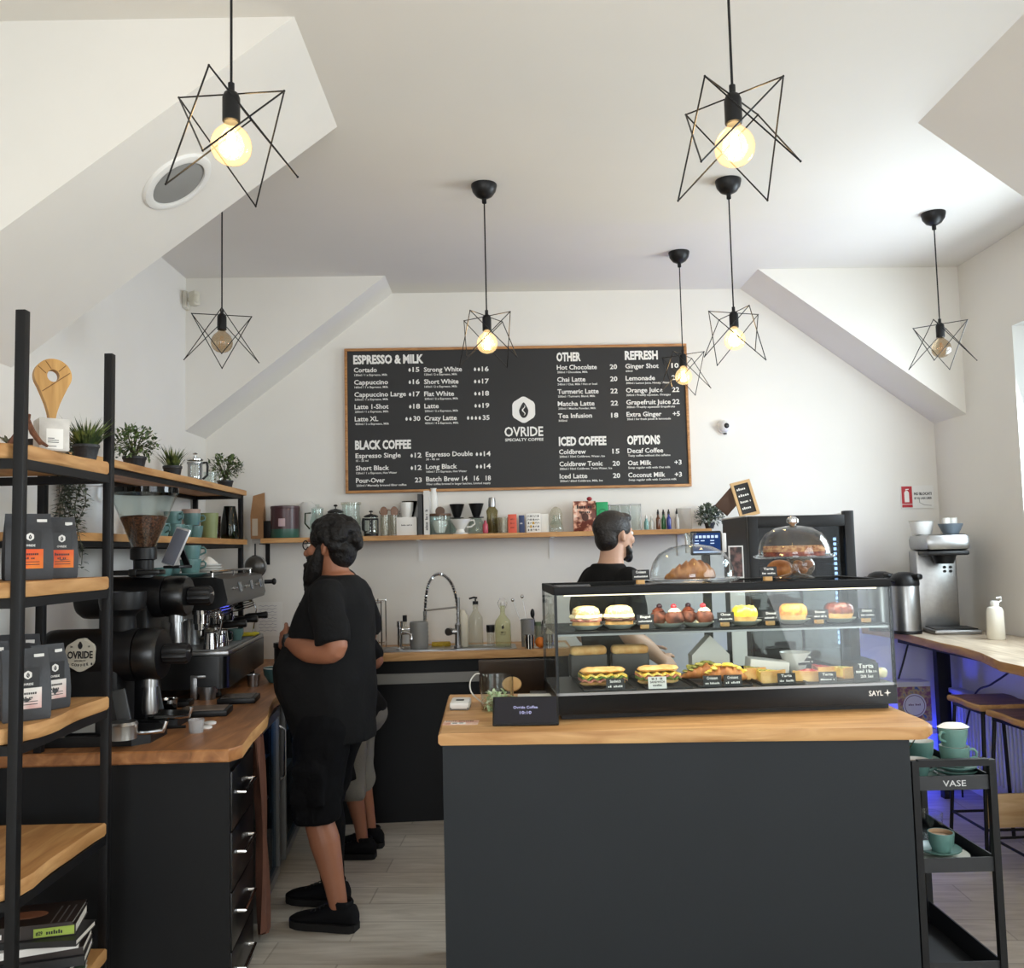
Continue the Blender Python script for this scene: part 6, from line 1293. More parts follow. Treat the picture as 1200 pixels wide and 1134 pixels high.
B().b2(.006, CL-.006, .0, .005, ZB+.003, ZT0).done('front_glass', GLASSC, ca)
for x in (0, CL-.005): B().b2(x, x+.005, .006, CD-.01, ZB, ZT0).done('side_glass', GLASSC, ca)
w = B()
for x in (0, CL-.01):
    for y in (0, CD-.012): w.b2(x, x+.01, y, y+.01, ZB-.01, ZT0)
w.done('corner_post', mat('dark_profile', (44, 46, 48), .35, .6), ca)
w = B()
for x in (.02, CL*.5): w.b2(x, x+CL*.5-.02, CD-.02, CD-.015, ZB, ZT0)
w.done('sliding_door', GLASSC, ca)
LEDM = emis('case_led', (255, 238, 210), 2.2)
B().b2(.04, CL-.04, .034, .042, ZT0-.006, ZT0).done('light_strip', LEDM, ca)
l = bpy.data.lights.new('case_light', 'AREA'); l.shape = 'RECTANGLE'; l.size = 1.1; l.size_y = .02; l.energy = 2.6; l.color = (1, .92, .8)
lo_ = bpy.data.objects.new('case_light', l); COL.objects.link(lo_); lo_.location = inca(CL/2, .05, ZT0-.008); lo_.rotation_euler = (0, 0, A0)

B().b2(.04, CL-.04, .03, .036, ZM-.014, ZM-.009).done('light_strip', LEDM, ca)  # added strip and area lamp under the shelf, put in to brighten the lower deck
l = bpy.data.lights.new('added_shelf_light', 'AREA'); l.shape = 'RECTANGLE'; l.size = 1.1; l.size_y = .02; l.energy = 1.7; l.color = (1, .92, .8)
lo_ = bpy.data.objects.new('added_shelf_light', l); COL.objects.link(lo_); lo_.location = inca(CL/2, .04, ZM-.016); lo_.rotation_euler = (0, 0, A0)

# ---- food
BREAD = speckle('golden_bread', (206, 150, 82), (236, 196, 130), 30, .6, .35, .7, .2); BREADD = speckle('brown_crust', (160, 92, 44), (216, 148, 84), 26, .5, .35, .7, .25)
CREAMF = mat('cream_filling', (240, 226, 186), .6); LETT = mat('lettuce', (110, 136, 60), .6); HAM = mat('ham_pink', (206, 130, 110), .6); EGGY = speckle('egg_yellow', (226, 186, 62), (246, 222, 120), 40, .6, .4, .6, .2)
CHOC = speckle('choc_streaks', (56, 24, 16), (124, 58, 36), 34, .4, .4, .6, .3); CHOUX = speckle('choux_brown', (66, 32, 20), (116, 62, 40), 40, .7, .4, .6, .4); BERRY = mat('berry_red', (178, 40, 50), .35); DARKB = mat('dark_berry', (52, 24, 36), .4)
PLATE = mat('sage_plate', (174, 180, 168), .3, coat=.2); TAGM = mat('tag_black', (30, 30, 32), .6); CLIPW = mat('clip_wood', (218, 172, 112), .6)
def plate(px, lb, r=.062): 
    p = inca(cax(px, IZ+ZM, .12), .12, ZM+.001); return tag(B().lathe([(0, .004), (r*.6, .003), (r*.62, 0), (r*.68, .003), (r*.97, .014), (r, .017), (r*.96, .0165), (r*.66, .007), (0, .007)], n=32).done('plate', PLATE), lb, 'plate', 'sage plates in the case', p), p
def name_tag(px, z, y, lines, label, wd=.062, h=.036, wood=True, white=False, rise=.0):
    p = inca(cax(px, IZ+z, y), y, z+.001); t = thing('name_tag', label, 'sign', p, A0, 'name tags of the pastry case'); z0 = .016 if wood else 0
    if wood: B().b2(-.014, .014, -.012, .014, 0, .028, .002).done('wood_clip', CLIPW, t)
    T = facing((0, -.0135 if wood else -.006, z0+rise+h/2), (0, -1, .12)); c = B(); c.prism([(-wd/2, -h/2), (wd/2, -h/2), (wd/2, h/2), (-wd/2, h/2)], -.0015, 0, 0, T); c.done('card', PAPER if white else TAGM, t, flat=True)
    x = B(); n = len(lines)
    for i, s_ in enumerate(lines): x.text(s_, T @ MT.Translation((0, h*(.16-.42*i) if n < 3 else h*(.24-.26*i), .0004)), [h*.34, h*.24, h*.22][i], w=min(wd*.86, wd*[.6, .8, .5][i] if len(s_) < 14 else wd*.86), bold=.02, align='CENTER', depth=.0003)
    x.done('print', INK if white else WHITE_INK, t, flat=True)
def on_plate(p): return (p.x, p.y, p.z+.0078)
for px, lb in ((678, 'filled bagel with cream on the first plate at the left of the case'), (716, 'filled bagel with cream and a dark filling on the second plate of the case')):
    _, p = plate(px, 'sage plate under the '+('first' if px < 700 else 'second')+' filled bagel'); t = thing('filled_bagel', lb, 'bagel', on_plate(p), .3*px, 'filled bagels'); r = .052
    B().lathe([(0, 0), (r*.9, .0), (r, .008), (r*.98, .02), (0, .022)], n=30).done('lower_half', BREAD, t)
    w = B(); w.lathe([(0, .02), (r*1.06, .021), (r*1.1, .027), (r*1.0, .032), (0, .032)], n=40, wob=lambda k, z: 1+.06*math.sin(k*1.7)+.04*math.sin(k*.7)); w.done('ham', HAM if px < 700 else mat('dark_filling', (96, 56, 36), .6), t)
    w = B(); w.lathe([(0, .031), (r*1.04, .03), (r*1.12, .036), (r*1.05, .046), (0, .047)], n=40, wob=lambda k, z: 1+.07*math.sin(k*1.3+1)+.05*math.sin(k*.55)); w.done('cream', CREAMF, t)
    B().lathe([(0, .045), (r*.97, .046), (r, .052), (r*.9, .066), (r*.6, .075), (r*.24, .077), (.004, .07), (0, .07)], n=30).done('upper_half', speckle('seeded_bun', (226, 186, 118), (246, 226, 176), 120, .6, .45, .6, .2), t)
for j, (px, lb) in enumerate(((771, 'third'), (805, 'fourth'))):
    _, p = plate(px, f'sage plate under the {lb} plate of choux buns', .064)
    for k, (dx, dy) in enumerate(((-.028, .02), (.024, -.02))):
        q = on_plate(p); t = thing('choux_bun', ['rear', 'front'][k]+f' chocolate choux bun on the {lb} plate of the case', 'choux bun', (q[0]+dx, q[1]+dy, q[2]), k*2+j, 'choux buns')
        B().ball((0, 0, .026), (.034, .034, .027), 22, 14, dis=.14, fq=45).done('bun', CHOUX, t)
        w = B(); w.lathe([(.02, .046), (.022, .05), (.012, .06), (0, .066)], n=14, wob=lambda k_, z: 1+.15*math.sin(k_*2.4)); w.done('cream_swirl', CREAMF if k else CHOC, t)
        B().ball((.004, 0, .067), (.011, .011, .01), 12, 8).done('berry', BERRY if k else DARKB, t)
def donut(px, lb, m, tall=.05, r=.05, drip=None, sag=0):
    _, p = plate(px, 'sage plate under the '+lb.split(' on ')[0]); t = thing('donut', lb, 'donut', on_plate(p), px*.1, 'glazed donuts')
    B().lathe([(r*.3, .012), (r*.5, .001), (r*.82, .002), (r, tall*.36), (r*1.0, tall*.5)], n=36).done('dough', BREAD, t)
    w = B(); w.lathe([(r*1.01, tall*.4), (r*1.03, tall*.55), (r*.94, tall*.84), (r*.7, tall*1.02), (r*.42, tall*.98), (r*.24, tall*.8), (r*.3, tall*.3)], n=44, wob=lambda k, z: 1+.025*math.sin(k*1.9)); w.done('glaze', m, t)
    if drip: 
        w = B()
        for i in range(7): a = i*.9; w.tube([(r*.7*math.cos(a+q*.35)*(1+.1*q), r*.7*math.sin(a+q*.35)*(1-.1*q), tall*1.03-.004*q*q) for q in range(-2, 3)], .0022, 5)
        w.done('drizzle', drip, t)
    return t
donut(860, 'smooth yellow glazed donut on a sage plate', mat('yellow_glaze', (240, 214, 60), .35, coat=.3), .06, .046, mat('pale_drizzle', (250, 236, 150), .4))
donut(915.5, 'orange donut speckled with crumbs on a sage plate', speckle('orange_crumbs', (190, 96, 26), (238, 170, 66), 55, .6, .36, .52, .5), .062, .05)
donut(968, 'chocolate donut streaked with brown glaze on a sage plate', CHOC, .062, .052, mat('choc_drizzle', (44, 20, 14), .35))
for px, ln, lb in ((745, ['Bagel', '~12'], 'black name tag on a wooden clip between the bagels and the choux buns'), (837, ['Choux', '~9'], 'black name tag just left of the yellow donut'), (889, ['Donut', '~11'], 'black name tag between the yellow and the orange donut'),
        (945, ['Donut', '~13'], 'black name tag between the orange and the chocolate donut'), (999, ['Donut', '~10'], 'black name tag at the right end of the upper shelf')): name_tag(px, ZM, .07, ln, lb)
def sandwich(px, lb, L_, fill):
    y = .1; p = inca(cax(px, IZ+ZB, y), y, ZB+.012); t = thing('sandwich', lb, 'sandwich', p, A0+.05, 'long sandwiches')
    def loaf(z0, z1, m, nm, dome):
        w = B(); n = 16; vs = []; fs = []; k = 12
        for i in range(n+1):
            u = i/n; e = (1-abs(2*u-1)**5)**.5*.97+.03
            for q in range(k): a = 2*PI*q/k; c, s_ = math.cos(a), math.sin(a); vs.append((-L_/2+L_*u, .034*e*c*(1+.05*NZ.noise((u*9, q, px))), (z0+z1)/2+(z1-z0)/2*e*s_*(1.25 if s_ > 0 and dome else 1)+.003*NZ.noise((u*7, px, q*.5))))
        fs = [(i*k+q, i*k+(q+1) % k, (i+1)*k+(q+1) % k, (i+1)*k+q) for i in range(n) for q in range(k)]+[tuple(range(k))[::-1], tuple(range(n*k, (n+1)*k))]
        w.add(vs, fs).done(nm, m, t)
    loaf(0, .02, BREAD, 'lower_bread', 0); loaf(.044, .064, BREAD, 'upper_bread', 1)
    for j, (nm, m, z) in enumerate(fill):
        w = B(); n = 22; vs = [(-L_*.49+L_*.98*i/n, s_*(.04+.005*math.sin(i*1.7+j*2)), z+.004*math.sin(i*1.3+j)+dz) for dz in (0, .007) for s_ in (-1, 1) for i in range(n+1)]; k = n+1
        fs = [(b0+i, b0+i+1, b0+k+i+1, b0+k+i) for b0 in (0, 2*k) for i in range(n)]+[(i, i+1, 2*k+i+1, 2*k+i) for i in range(n)]+[(k+i, k+i+1, 3*k+i+1, 3*k+i) for i in range(n)]+[(0, k, 3*k, 2*k), (n, k+n, 3*k+n, 2*k+n)]
        w.add(vs, fs).done(nm, m, t)
    return p
TRAYB = mat('tray_black', (30, 30, 32), .5)
def tray(px, y, sx_, sy_, lb): 
    p = inca(cax(px, IZ+ZB, y), y, ZB+.001); tag(B().b2(-sx_/2, sx_/2, -sy_/2, sy_/2, 0, .006, .002).b2(-sx_/2, -sx_/2+.004, -sy_/2, sy_/2, .006, .011).b2(sx_/2-.004, sx_/2, -sy_/2, sy_/2, .006, .011).done('serving_tray', TRAYB), lb, 'tray', 'black trays in the case', p, A0)
tray(697, .19, .19, .32, 'black tray under the long sandwiches at the left end of the case'); tray(762, .19, .17, .32, 'black tray under the white tagged sandwich'); tray(824, .19, .2, .32, 'black tray under the topped croissants'); tray(888, .19, .17, .32, 'black tray under the quiche slices'); tray(958, .19, .2, .32, 'black tray under the tart slices')
sandwich(697, 'long sandwich with ham behind the first black tag, lower deck', .17, (('ham', HAM, .019), ('lettuce', LETT, .027), ('cheese', EGGY, .035)))
sandwich(760.5, 'long egg sandwich behind the white tag, lower deck', .155, (('lettuce', LETT, .019), ('salami', HAM, .026), ('egg', EGGY, .034)))
for px, lb, rz in ((681, 'dark wrapped loaf at the back left corner of the case', .1), (729, 'dark wrapped loaf standing behind the long sandwiches', -.05)):
    p = inca(cax(px, IZ+ZB, .34), .34, ZB+.012); t = thing('wrapped_loaf', lb, 'loaf', p, A0+rz, 'wrapped loaves'); w = B(); w.box((0, 0, .045), (.15, .05, .09), 0, .012); w.done('wrapper', mat('wrap_dark', (54, 52, 50), .5), t); B().box((0, 0, .1), (.145, .06, .036), 0, .016, seg=4).done('bread_top', BREAD, t)
def croissant(name, lb, loc, rz, s=1.0, top=None, group='croissants'):
    t = thing(name, lb, 'croissant', loc, rz, group); w = B(); n = 44; k = 14; vs = []; fs = []
    for i in range(n+1):
        u = i/n*2-1; a = u*1.0; c = V((math.sin(a)*.1, -.1*math.cos(a)+.08, 0))*s; tw = 1-abs(u)**1.6; sg_ = (u*4.5) % 1.0; r = (.029*tw+.006)*s*(1+.2*(sg_ if u < 0 else 1-sg_)-.1); d = V((math.cos(a), math.sin(a), 0)); nn = V((-d.y, d.x, 0))
        for q in range(k): b_ = 2*PI*q/k; vs.append(c+nn*r*math.cos(b_)+V((0, 0, r*.92+r*math.sin(b_)*.92)))
    fs = [(i*k+q, i*k+(q+1) % k, (i+1)*k+(q+1) % k, (i+1)*k+q) for i in range(n) for q in range(k)]+[tuple(range(k))[::-1], tuple(range(n*k, (n+1)*k))]
    w.add(vs, fs).done('pastry', BREADD, t, 70)
    if top:
        w = B()
        for i in range(26): u = random.uniform(-.75, .75); a = u*1.0; w.ball((math.sin(a)*.1*s+random.uniform(-.01, .01), (-.1*math.cos(a)+.08)*s+random.uniform(-.02, .012), (.058*(1-abs(u)**1.6)+.01)*s+random.uniform(-.003, .004)), (.013, .011, .006), 8, 6)
        w.done('topping', top, t)
    return t
GREENT = speckle('pistachio_topping', (120, 122, 58), (196, 184, 96), 60, .6, .4, .6, .3)
p = inca(cax(812, IZ+ZB, .2), .2, ZB+.012); croissant('croissant', 'croissant with green crumbs on top, rear one of the two topped croissants', p, .25, .9, GREENT)
p = inca(cax(838, IZ+ZB, .11), .11, ZB+.012); croissant('croissant', 'croissant topped with yellow grated cheese on the lower deck', p, -.1, .92, EGGY)
def wedge(name, lb, px, y, m, rz, r=.1, h=.034, ang=.8, group='slices on the lower deck'):
    p = inca(cax(px, IZ+ZB, y), y, ZB+.0075); t = thing(name, lb, 'slice', p, rz, group); n = 8; arc = [(-r*.6+r*math.cos(-ang/2+ang*i/n), r*math.sin(-ang/2+ang*i/n)) for i in range(n+1)]; ins = [(-r*.6+(r-.01)*math.cos(-ang/2+ang*i/n), (r-.01)*math.sin(-ang/2+ang*i/n)) for i in range(n+1)]
    B().prism([(-r*.6, 0)]+ins, .006, h*.9).done('filling', m, t)
    w = B(); w.prism([(-r*.6, 0)]+arc, 0, .006); w.prism(ins+arc[::-1], .006, h); w.done('crust', BREAD, t)
    w = B()
    for i in range(14): q = random.random()**.5*(r-.02); a = random.uniform(-ang/2, ang/2)*.8; w.ball((-r*.6+q*math.cos(a), q*math.sin(a), h*.9), (.007, .007, .0035), 7, 5)
    w.done('topping', GREENT if m is EGGY else BERRY, t)
wedge('quiche_slice', 'yellow quiche slice with herbs, front one beside its tag', 886, .1, EGGY, -1.2, .12, .042, .95); wedge('quiche_slice', 'quiche slice at the back of its black tray', 868, .19, EGGY, -1.4, .11, .042)
TARTF = speckle('tart_filling', (150, 84, 70), (214, 150, 120), 40, .5, .4, .6, .3)
wedge('tart_slice', 'reddish tart slice in front on its tray, left of its tag', 933, .1, TARTF, -1.9, .12, .036, .95); wedge('tart_slice', 'reddish tart slice behind the front one', 950, .2, TARTF, -1.3, .12, .036); wedge('tart_slice', 'tart slice at the right end of its tray beside the large tag', 974, .13, EGGY, -1.0, .09, .04)
tag(B().ball((0, 0, .02), (.022, .02, .02), 14, 10, dis=.15, fq=40).done('cheese_piece', CREAMF), 'pale piece of cheese at the right of the large tag', 'cheese', None, inca(cax(1017, IZ+ZB, .12), .12, ZB+.001)); tag(B().ball((0, 0, .012), (.02, .012, .012), 14, 8).done('strawberry', BERRY), 'red berry at the far right of the lower deck', 'berry', None, inca(CL-.035, .1, ZB+.001))
for px, ln, lb in ((711, ['Sandwich', '~8'], 'black tag in front of the ham sandwich'), (822, ['Croissant', '~12'], 'black croissant tag, left one of the touching pair'), (845.5, ['Croissant', '~8'], 'black croissant tag, right one of the touching pair'), (907, ['Tarta', '~13'], 'black tag to the right of the quiche slices'), (954, ['Tarta', '~9'], 'black tag in front of the reddish tart slices'), (931, ['Tarta', '~9'], 'small black tag standing at the back among the tart slices')):
    name_tag(px, ZB+.004, .03 if px != 931 else .3, ln, lb, .066, .04, False, rise=0 if px != 931 else .03)
name_tag(759, ZB+.004, .03, ['~8', 'SANDWICH', '~7'], 'white hand lettered tag in front of the egg sandwich', .066, .042, False, True)
name_tag(998.5, ZB+.004, .03, ['Tarta', '~20', '20 lei'], 'large dark grey tag at the right end of the lower deck', .095, .066, False)
# things behind the sweets, inside the case
p = inca(cax(820, IZ+ZB, .36), .36, ZB+.001); t = thing('paper_tent', 'white folded paper box with a pointed top at the back of the case', 'box', p, A0)
w = B(); w.prism([(-.075, 0), (.075, 0), (.075, .08), (0, .155), (-.075, .08)], -.03, .03, 0, facing((0, 0, 0), (0, -1, 0))); w.done('carton', mat('translucent_paper', (214, 214, 208), .7), t, flat=True)
p = inca(cax(886, IZ+ZB, .3), .3, ZB+.0085); t = thing('paper_stack', 'stack of white baking paper at the back of the case', 'paper stack', p, A0-.1); w = B(); w.box((0, 0, .028), (.15, .1, .05), 0, .004, R=MT.Rotation(.12, 3, 'Y')); w.done('sheets', PAPER, t)
p = inca(cax(919, IZ+ZB, .34), .34, ZB+.001); tag(B().lathe([(0, .004), (.03, .002), (.034, 0), (.058, .075), (.06, .08), (.056, .078), (.03, .008), (0, .008)], n=28).done('paper_bowl', WHITEC), 'white bowl at the back of the case beside the paper stack', 'bowl', None, p)

# ---------------------------------------------------------------- on top of the case
TZ2 = ZT1+.001
def top(px, y): return inca(cax(px, IZ+TZ2, y), y, TZ2)
def clo(r, h): return [(r+.008, 0), (r+.008, .004), (r, .008), (r*.99, h*.25), (r*.92, h*.5), (r*.78, h*.74), (r*.5, h*.93), (r*.2, h*.995), (0, h), (0, h-.003), (r*.2, h*.97), (r*.49, h*.9), (r*.76, h*.72), (r*.9, h*.49), (r*.975, h*.24), (r*.985, .008)]
CLG = glass('cloche_glass', (250, 252, 252), 1.15)
p = top(800, .2); t = thing('glass_cloche', 'low glass dome with a flared glass knob over a croissant', 'cloche', (p.x, p.y, p.z+.0125)); B().lathe(clo(.158, .128), n=48).done('dome', CLG, t); B().lathe([(.012, .126), (.014, .14), (.022, .168), (.023, .172), (.016, .17), (0, .15)], n=12).done('knob', glass('knob_glass', (226, 230, 230), 2.4), t)
tag(B().lathe([(0, 0), (.16, 0), (.176, .008), (.176, .012), (.16, .0085), (0, .008)], n=44).done('glass_plate', CLG), 'flat glass plate under the croissant dome', 'plate', None, p)
croissant('croissant', 'large plain croissant under the low glass dome', (p.x-.005, p.y-.02, p.z+.0095), .1, 1.12)
p = top(918, .2); t = thing('cake_stand', 'clear glass footed cake stand on the pastry case', 'cake stand', p); B().lathe([(0, .004), (.07, .002), (.074, .004), (.06, .012), (.02, .022), (.014, .035), (.016, .06), (.03, .076), (0, .078)], n=36).done('foot', CLG, t); B().lathe([(0, .078), (.14, .078), (.152, .084), (.152, .09), (.14, .0855), (0, .085)], n=44).done('stand_plate', CLG, t)
t = thing('glass_cloche', 'tall glass dome with a round steel knob over a crumble cake', 'cloche', (p.x, p.y, p.z+.088)); B().lathe(clo(.134, .115), n=48).done('dome', CLG, t); B().lathe([(.01, .113), (.012, .12), (.022, .128), (.022, .14), (.012, .15), (0, .152)], n=20).done('knob', CHROME, t)
t = thing('crumble_cake', 'crumble topped berry cake on the glass cake stand', 'cake', (p.x, p.y, p.z+.0865)); B().lathe([(0, 0), (.112, 0), (.115, .018), (0, .02)], n=40).done('berry_base', speckle('berry_filling', (104, 36, 36), (176, 84, 60), 40, .6, .4, .6, .3), t); w = B(); w.lathe([(.115, .017), (.116, .026), (.105, .036), (0, .038)], n=40)
for i in range(120): a, q = random.random()*6.28, .112*random.random()**.5; w.ball((q*math.cos(a), q*math.sin(a), .034), (.008, .008, .007), 6, 5)
w.done('crumble', speckle('crumble', (176, 112, 72), (222, 170, 118), 60, .8, .4, .6, .4), t)
name_tag(740, TZ2, .05, ['Croissant', '~12'], 'black croissant tag on a wooden clip on top of the case'); name_tag(886, TZ2, .05, ['Tarta', '~10'], 'black tag on a wooden clip in front of the cake stand foot')
t = thing('cookie_bag', 'clear bag of brown cookies behind the cake stand', 'bag', top(925, .36)); B().ball((0, 0, .045), (.062, .04, .045), 18, 12, dis=.12, fq=14).done('film', glass('film', (236, 232, 224), 1.4, frost=.1), t); w = B()
for i in range(6): w.ball((-.03+.012*i, .008*(-1)**i, .028+.012*(i % 3)), (.022, .018, .016), 12, 8, dis=.1, fq=30)
w.done('cookies', BREADD, t)
t = thing('bread_roll', 'brown bread roll lying behind the stem of the cake stand', 'roll', top(902, .37)); B().ball((0, 0, .035), (.055, .04, .036), 18, 12, dis=.06, fq=14).done('crust', BREADD, t)

# ---------------------------------------------------------------- things at the till end of the island
def ip(px, py): p = onz(px, py, IZ); return (p.x, p.y, IZ)
t = thing('card_reader', 'small white card reader at the left corner of the island', 'card reader', ip(539, 831), -.08); w = B(); w.box((0, .02, .018), (.075, .09, .03), 0, .008, R=MT.Rotation(.1, 3, 'X')); w.b2(-.036, .036, -.024, .06, 0, .012, .003, 1); w.done('reader_body', [WHITEP, mat('reader_grey', (110, 108, 104), .5)], t)
B().box((0, .01, .0342), (.03, .012, .002), 0, 0, R=MT.Rotation(.1, 3, 'X')).done('display', INK, t)
t = thing('flyer', 'pinkish flyer lying flat at the front left corner of the island', 'flyer', ip(540, 847), -.06); B().b2(-.062, .062, -.035, .038, 0, .0012).done('sheet', speckle('flyer_print', (206, 150, 130), (232, 204, 186), 18, .6, .4, .6, 0), t); w = B(); w.text('~13', MT.Translation((-.055, .022, .0013)), .014, w=.1, bold=.03); w.done('print', INK, t, flat=True)
t = thing('small_card', 'small white card with a dark print lying on the flyer', 'card', V(ip(537, 848))+V((0, 0, .0014)), -.05); B().b2(-.026, .026, -.012, .014, 0, .0012).done('card_sheet', PAPER, t); B().b2(-.02, -.004, -.006, .004, .0012, .0016).b2(.004, .018, -.004, .005, .0012, .0016).done('print', INK, t, flat=True)
t = thing('tip_jar', 'wide clear glass jar with green paper shreds at the bottom', 'jar', ip(583, 832)); B().lathe([(0, .004), (.058, .004), (.06, .0), (.062, .01), (.062, .125), (.064, .13), (.06, .13), (.058, .012), (0, .01)], n=40).done('glass_jar', CLG, t); w = B()
for i in range(160): p = V((random.gauss(0, .024), random.gauss(0, .024), random.uniform(.014, .06))); d = V((random.gauss(0, 1), random.gauss(0, 1), random.gauss(0, .6))); (w.leaf(p, d, (0, 0, 1), .034, .014, bend=.5) if p.xy.length < .045 else None)
w.done('paper_shreds', speckle('shred_green', (186, 212, 160), (228, 238, 206), 40, .8, .4, .6, 0), t)
t = thing('tablet', 'dark tablet leaning toward the customer with a lit line of text', 'tablet', ip(616, 851), -.05); Rt = MT.Rotation(math.radians(-36), 3, 'X'); B().box((0, .035, .046), (.228, .009, .108), 0, .004, R=Rt).done('tablet_body', BLKPL, t)
B().box((0, .035-.0039, .046+.0028), (.214, .0015, .098), 0, 0, R=Rt).done('screen', mat('dark_screen', (24, 24, 34), .12), t); n_ = Rt @ V((0, -1, 0)); w = B(); T = facing(V((0, .035, .046))+n_*.0058, n_); w.text('Ovride Coffee', T @ MT.Translation((-.0, .006, 0)), .014, w=.084, align='CENTER'); w.text('10:10', T @ MT.Translation((0, -.014, 0)), .015, w=.04, bold=.01, align='CENTER'); w.done('screen_text', emis('screen_lilac', (190, 190, 230), 1.1), t, flat=True)
B().prism([(.0, 0), (.09, 0), (.045, .06)], -.05, .05, 0, MT(((0, 0, 1, 0), (1, 0, 0, .01), (0, 1, 0, 0), (0, 0, 0, 1)))).done('stand', BLKPL, t)
t = thing('till_screen', 'big dark till tablet seen from behind on a round wooden stand', 'till', (onz(600, 815, IZ).x, 3.62, IZ), -.04); Rt = MT.Rotation(math.radians(22), 3, 'X'); B().box((0, .0, .1), (.262, .012, .15), 0, .005, R=Rt).done('screen_case', mat('case_brown', (44, 34, 28), .4), t)
B().lathe([(0, 0), (.028, 0), (.03, .004), (.028, .012), (0, .013)], c=(0, -.012, .07), n=28, axis=(0, -1, .38), sy=1.3).done('wooden_disc', CLIPW, t); B().b2(-.006, .006, -.05, .0, .02, .09, .002).b2(-.05, .05, -.06, .04, 0, .012, .003).done('wooden_stand', CLIPW, t)
t = thing('grey_block', 'small grey box printed on its front beside the till', 'box', (onz(634, 815, IZ).x, 3.58, IZ), -.04); B().b2(-.05, .05, -.02, .02, 0, .045, .003).done('box_body', mat('box_grey', (100, 96, 94), .6), t)
t = thing('white_carton', 'flat white carton with a black round mark behind the leaning tablet', 'box', (onz(632, 826, IZ).x, 3.4, IZ), -.04); B().b2(-.085, .085, -.03, .03, 0, .06, .003).done('carton', PAPER, t); w = B(); w.prism([(.045+.022*math.cos(2*PI*i/20), .045+.01*math.sin(2*PI*i/20)) for i in range(20)], 0, .0006, 0, facing((0, -.0302, 0), (0, -1, 0))); w.done('print', INK, t, flat=True)
def cable(name, label, pts, r, m): return tag(B().tube(smooth(pts, 8), r, 7).done(name, m), label, 'cable')
CABW = mat('white_cable', (222, 220, 214), .5)
cable('white_cable', 'white cable looping from the till down to the island top', [onz(566, 824, IZ+.004), at(553, 812, 3.52), at(551, 799, 3.56), at(557, 790, 3.6), at(564, 789, 3.62)], .0028, CABW)
cable('white_cable', 'white cable lying between the tablet and the pastry case', [onz(659, 834, IZ+.004), onz(674, 832, IZ+.004), onz(687, 833.5, IZ+.004), onz(697, 838, IZ+.004)], .0028, CABW)

# ---------------------------------------------------------------- tall fridge, till display and chalk sign behind the case
FX, FY = 1.30, 4.72
t = thing('fridge_base', 'black base unit under the drinks fridge behind the island', 'cabinet', (FX+.28, FY+.31, 0)); B().b2(-.34, .36, -.31, .3, .04, .985, .004).b2(-.3, .3, -.27, .28, 0, .04).done('carcass', BLKPAN, t)
t = thing('drinks_fridge', 'black counter fridge with a glass door and a lit strip, behind the cake stand', 'fridge', (FX, FY, .985))
FW, FD, FH = .56, .56, .765
w = B(); w.b2(0, .03, .05, FD, 0, FH); w.b2(FW-.03, FW, .05, FD, 0, FH); w.b2(.03, FW-.03, .05, FD, FH-.04, FH); w.b2(.03, FW-.03, .05, FD, 0, .06); w.b2(.03, FW-.03, FD-.03, FD, .06, FH-.04); w.done('cabinet_shell', BLKPL, t)
B().b2(-.004, FW+.004, .04, FD+.004, FH, FH+.008, .002).done('top_panel', WHITEP, t)
for z in (.28, .5): B().b2(.032, FW-.032, .07, FD-.04, z, z+.006).done('wire_shelf', ALU, t)
w = B(); k = .05
w.b2(0, k, .0, .045, 0, FH, .003); w.b2(FW-k, FW, 0, .045, 0, FH+.02, .003); w.b2(k, FW-k, 0, .045, FH-.06, FH, .002); w.b2(k, FW-k, 0, .045, 0, .07, .002); d = w.done('door', BLKPL, t); B().b2(k, FW-k, .016, .024, .07, FH-.06).done('pane', glass('fridge_pane', (120, 128, 136), .35), d)
w = B()
for i in range(22): w.box((FW-.085, .062, .09+i*.026), (.014, .006, .016))
w.done('light_strip', emis('led_white', (206, 228, 255), 24), t)
for i in range(5): 
    o = make_jar('drink_bottle', ['dark bottle at the left inside the drinks fridge', 'second dark bottle inside the drinks fridge', 'middle bottle inside the drinks fridge', 'fourth bottle inside the drinks fridge', 'bottle next to the light strip inside the drinks fridge'][i], 'bottle', bottle_prof(.03, .19, .012), mat('fridge_bottle', (60+10*i, 66, 70), .3), (FX+.09+.07*i, FY+.28, .985+.287), 18, 'bottles in the drinks fridge')
p = at(875, 604, 4.86); t = thing('chalk_sign', 'small chalkboard sign in a pale wooden frame leaning on top of the fridge', 'sign', (p.x+.01, 4.9, .985+FH+.0085), -.05)
Rk = MT.Rotation(math.radians(-13), 3, 'Y') @ MT.Rotation(math.radians(-8), 3, 'X'); T4 = MT.Translation((.02, 0, 0)) @ Rk.to_4x4(); w = B(); w.T = T4
w.b2(-.055, -.04, -.008, .008, 0, .2); w.b2(.04, .055, -.008, .008, 0, .2); w.b2(-.04, .04, -.008, .008, 0, .016); w.b2(-.04, .04, -.008, .008, .184, .2); w.done('frame', mat('pine_frame', (206, 170, 122), .6), t)
w = B(); w.T = T4; w.b2(-.04, .04, -.003, .003, .016, .184); w.done('board', BOARD, t); w = B()
for i, s_ in enumerate(('~6', '~5', '~8', '~6')): w.text(s_, T4 @ facing((0, -.0035, .15-.036*i), (0, -1, 0)), .018, w=.06, bold=.02, align='CENTER')
w.done('chalk_text', WHITE_INK, t, flat=True); w = B(); w.box((-.07, .07, .094), (.09, .014, .16), 0, .002, R=MT.Rotation(.75, 3, 'Y')); w.done('easel_leg', mat('easel_brown', (84, 58, 42), .6), t)
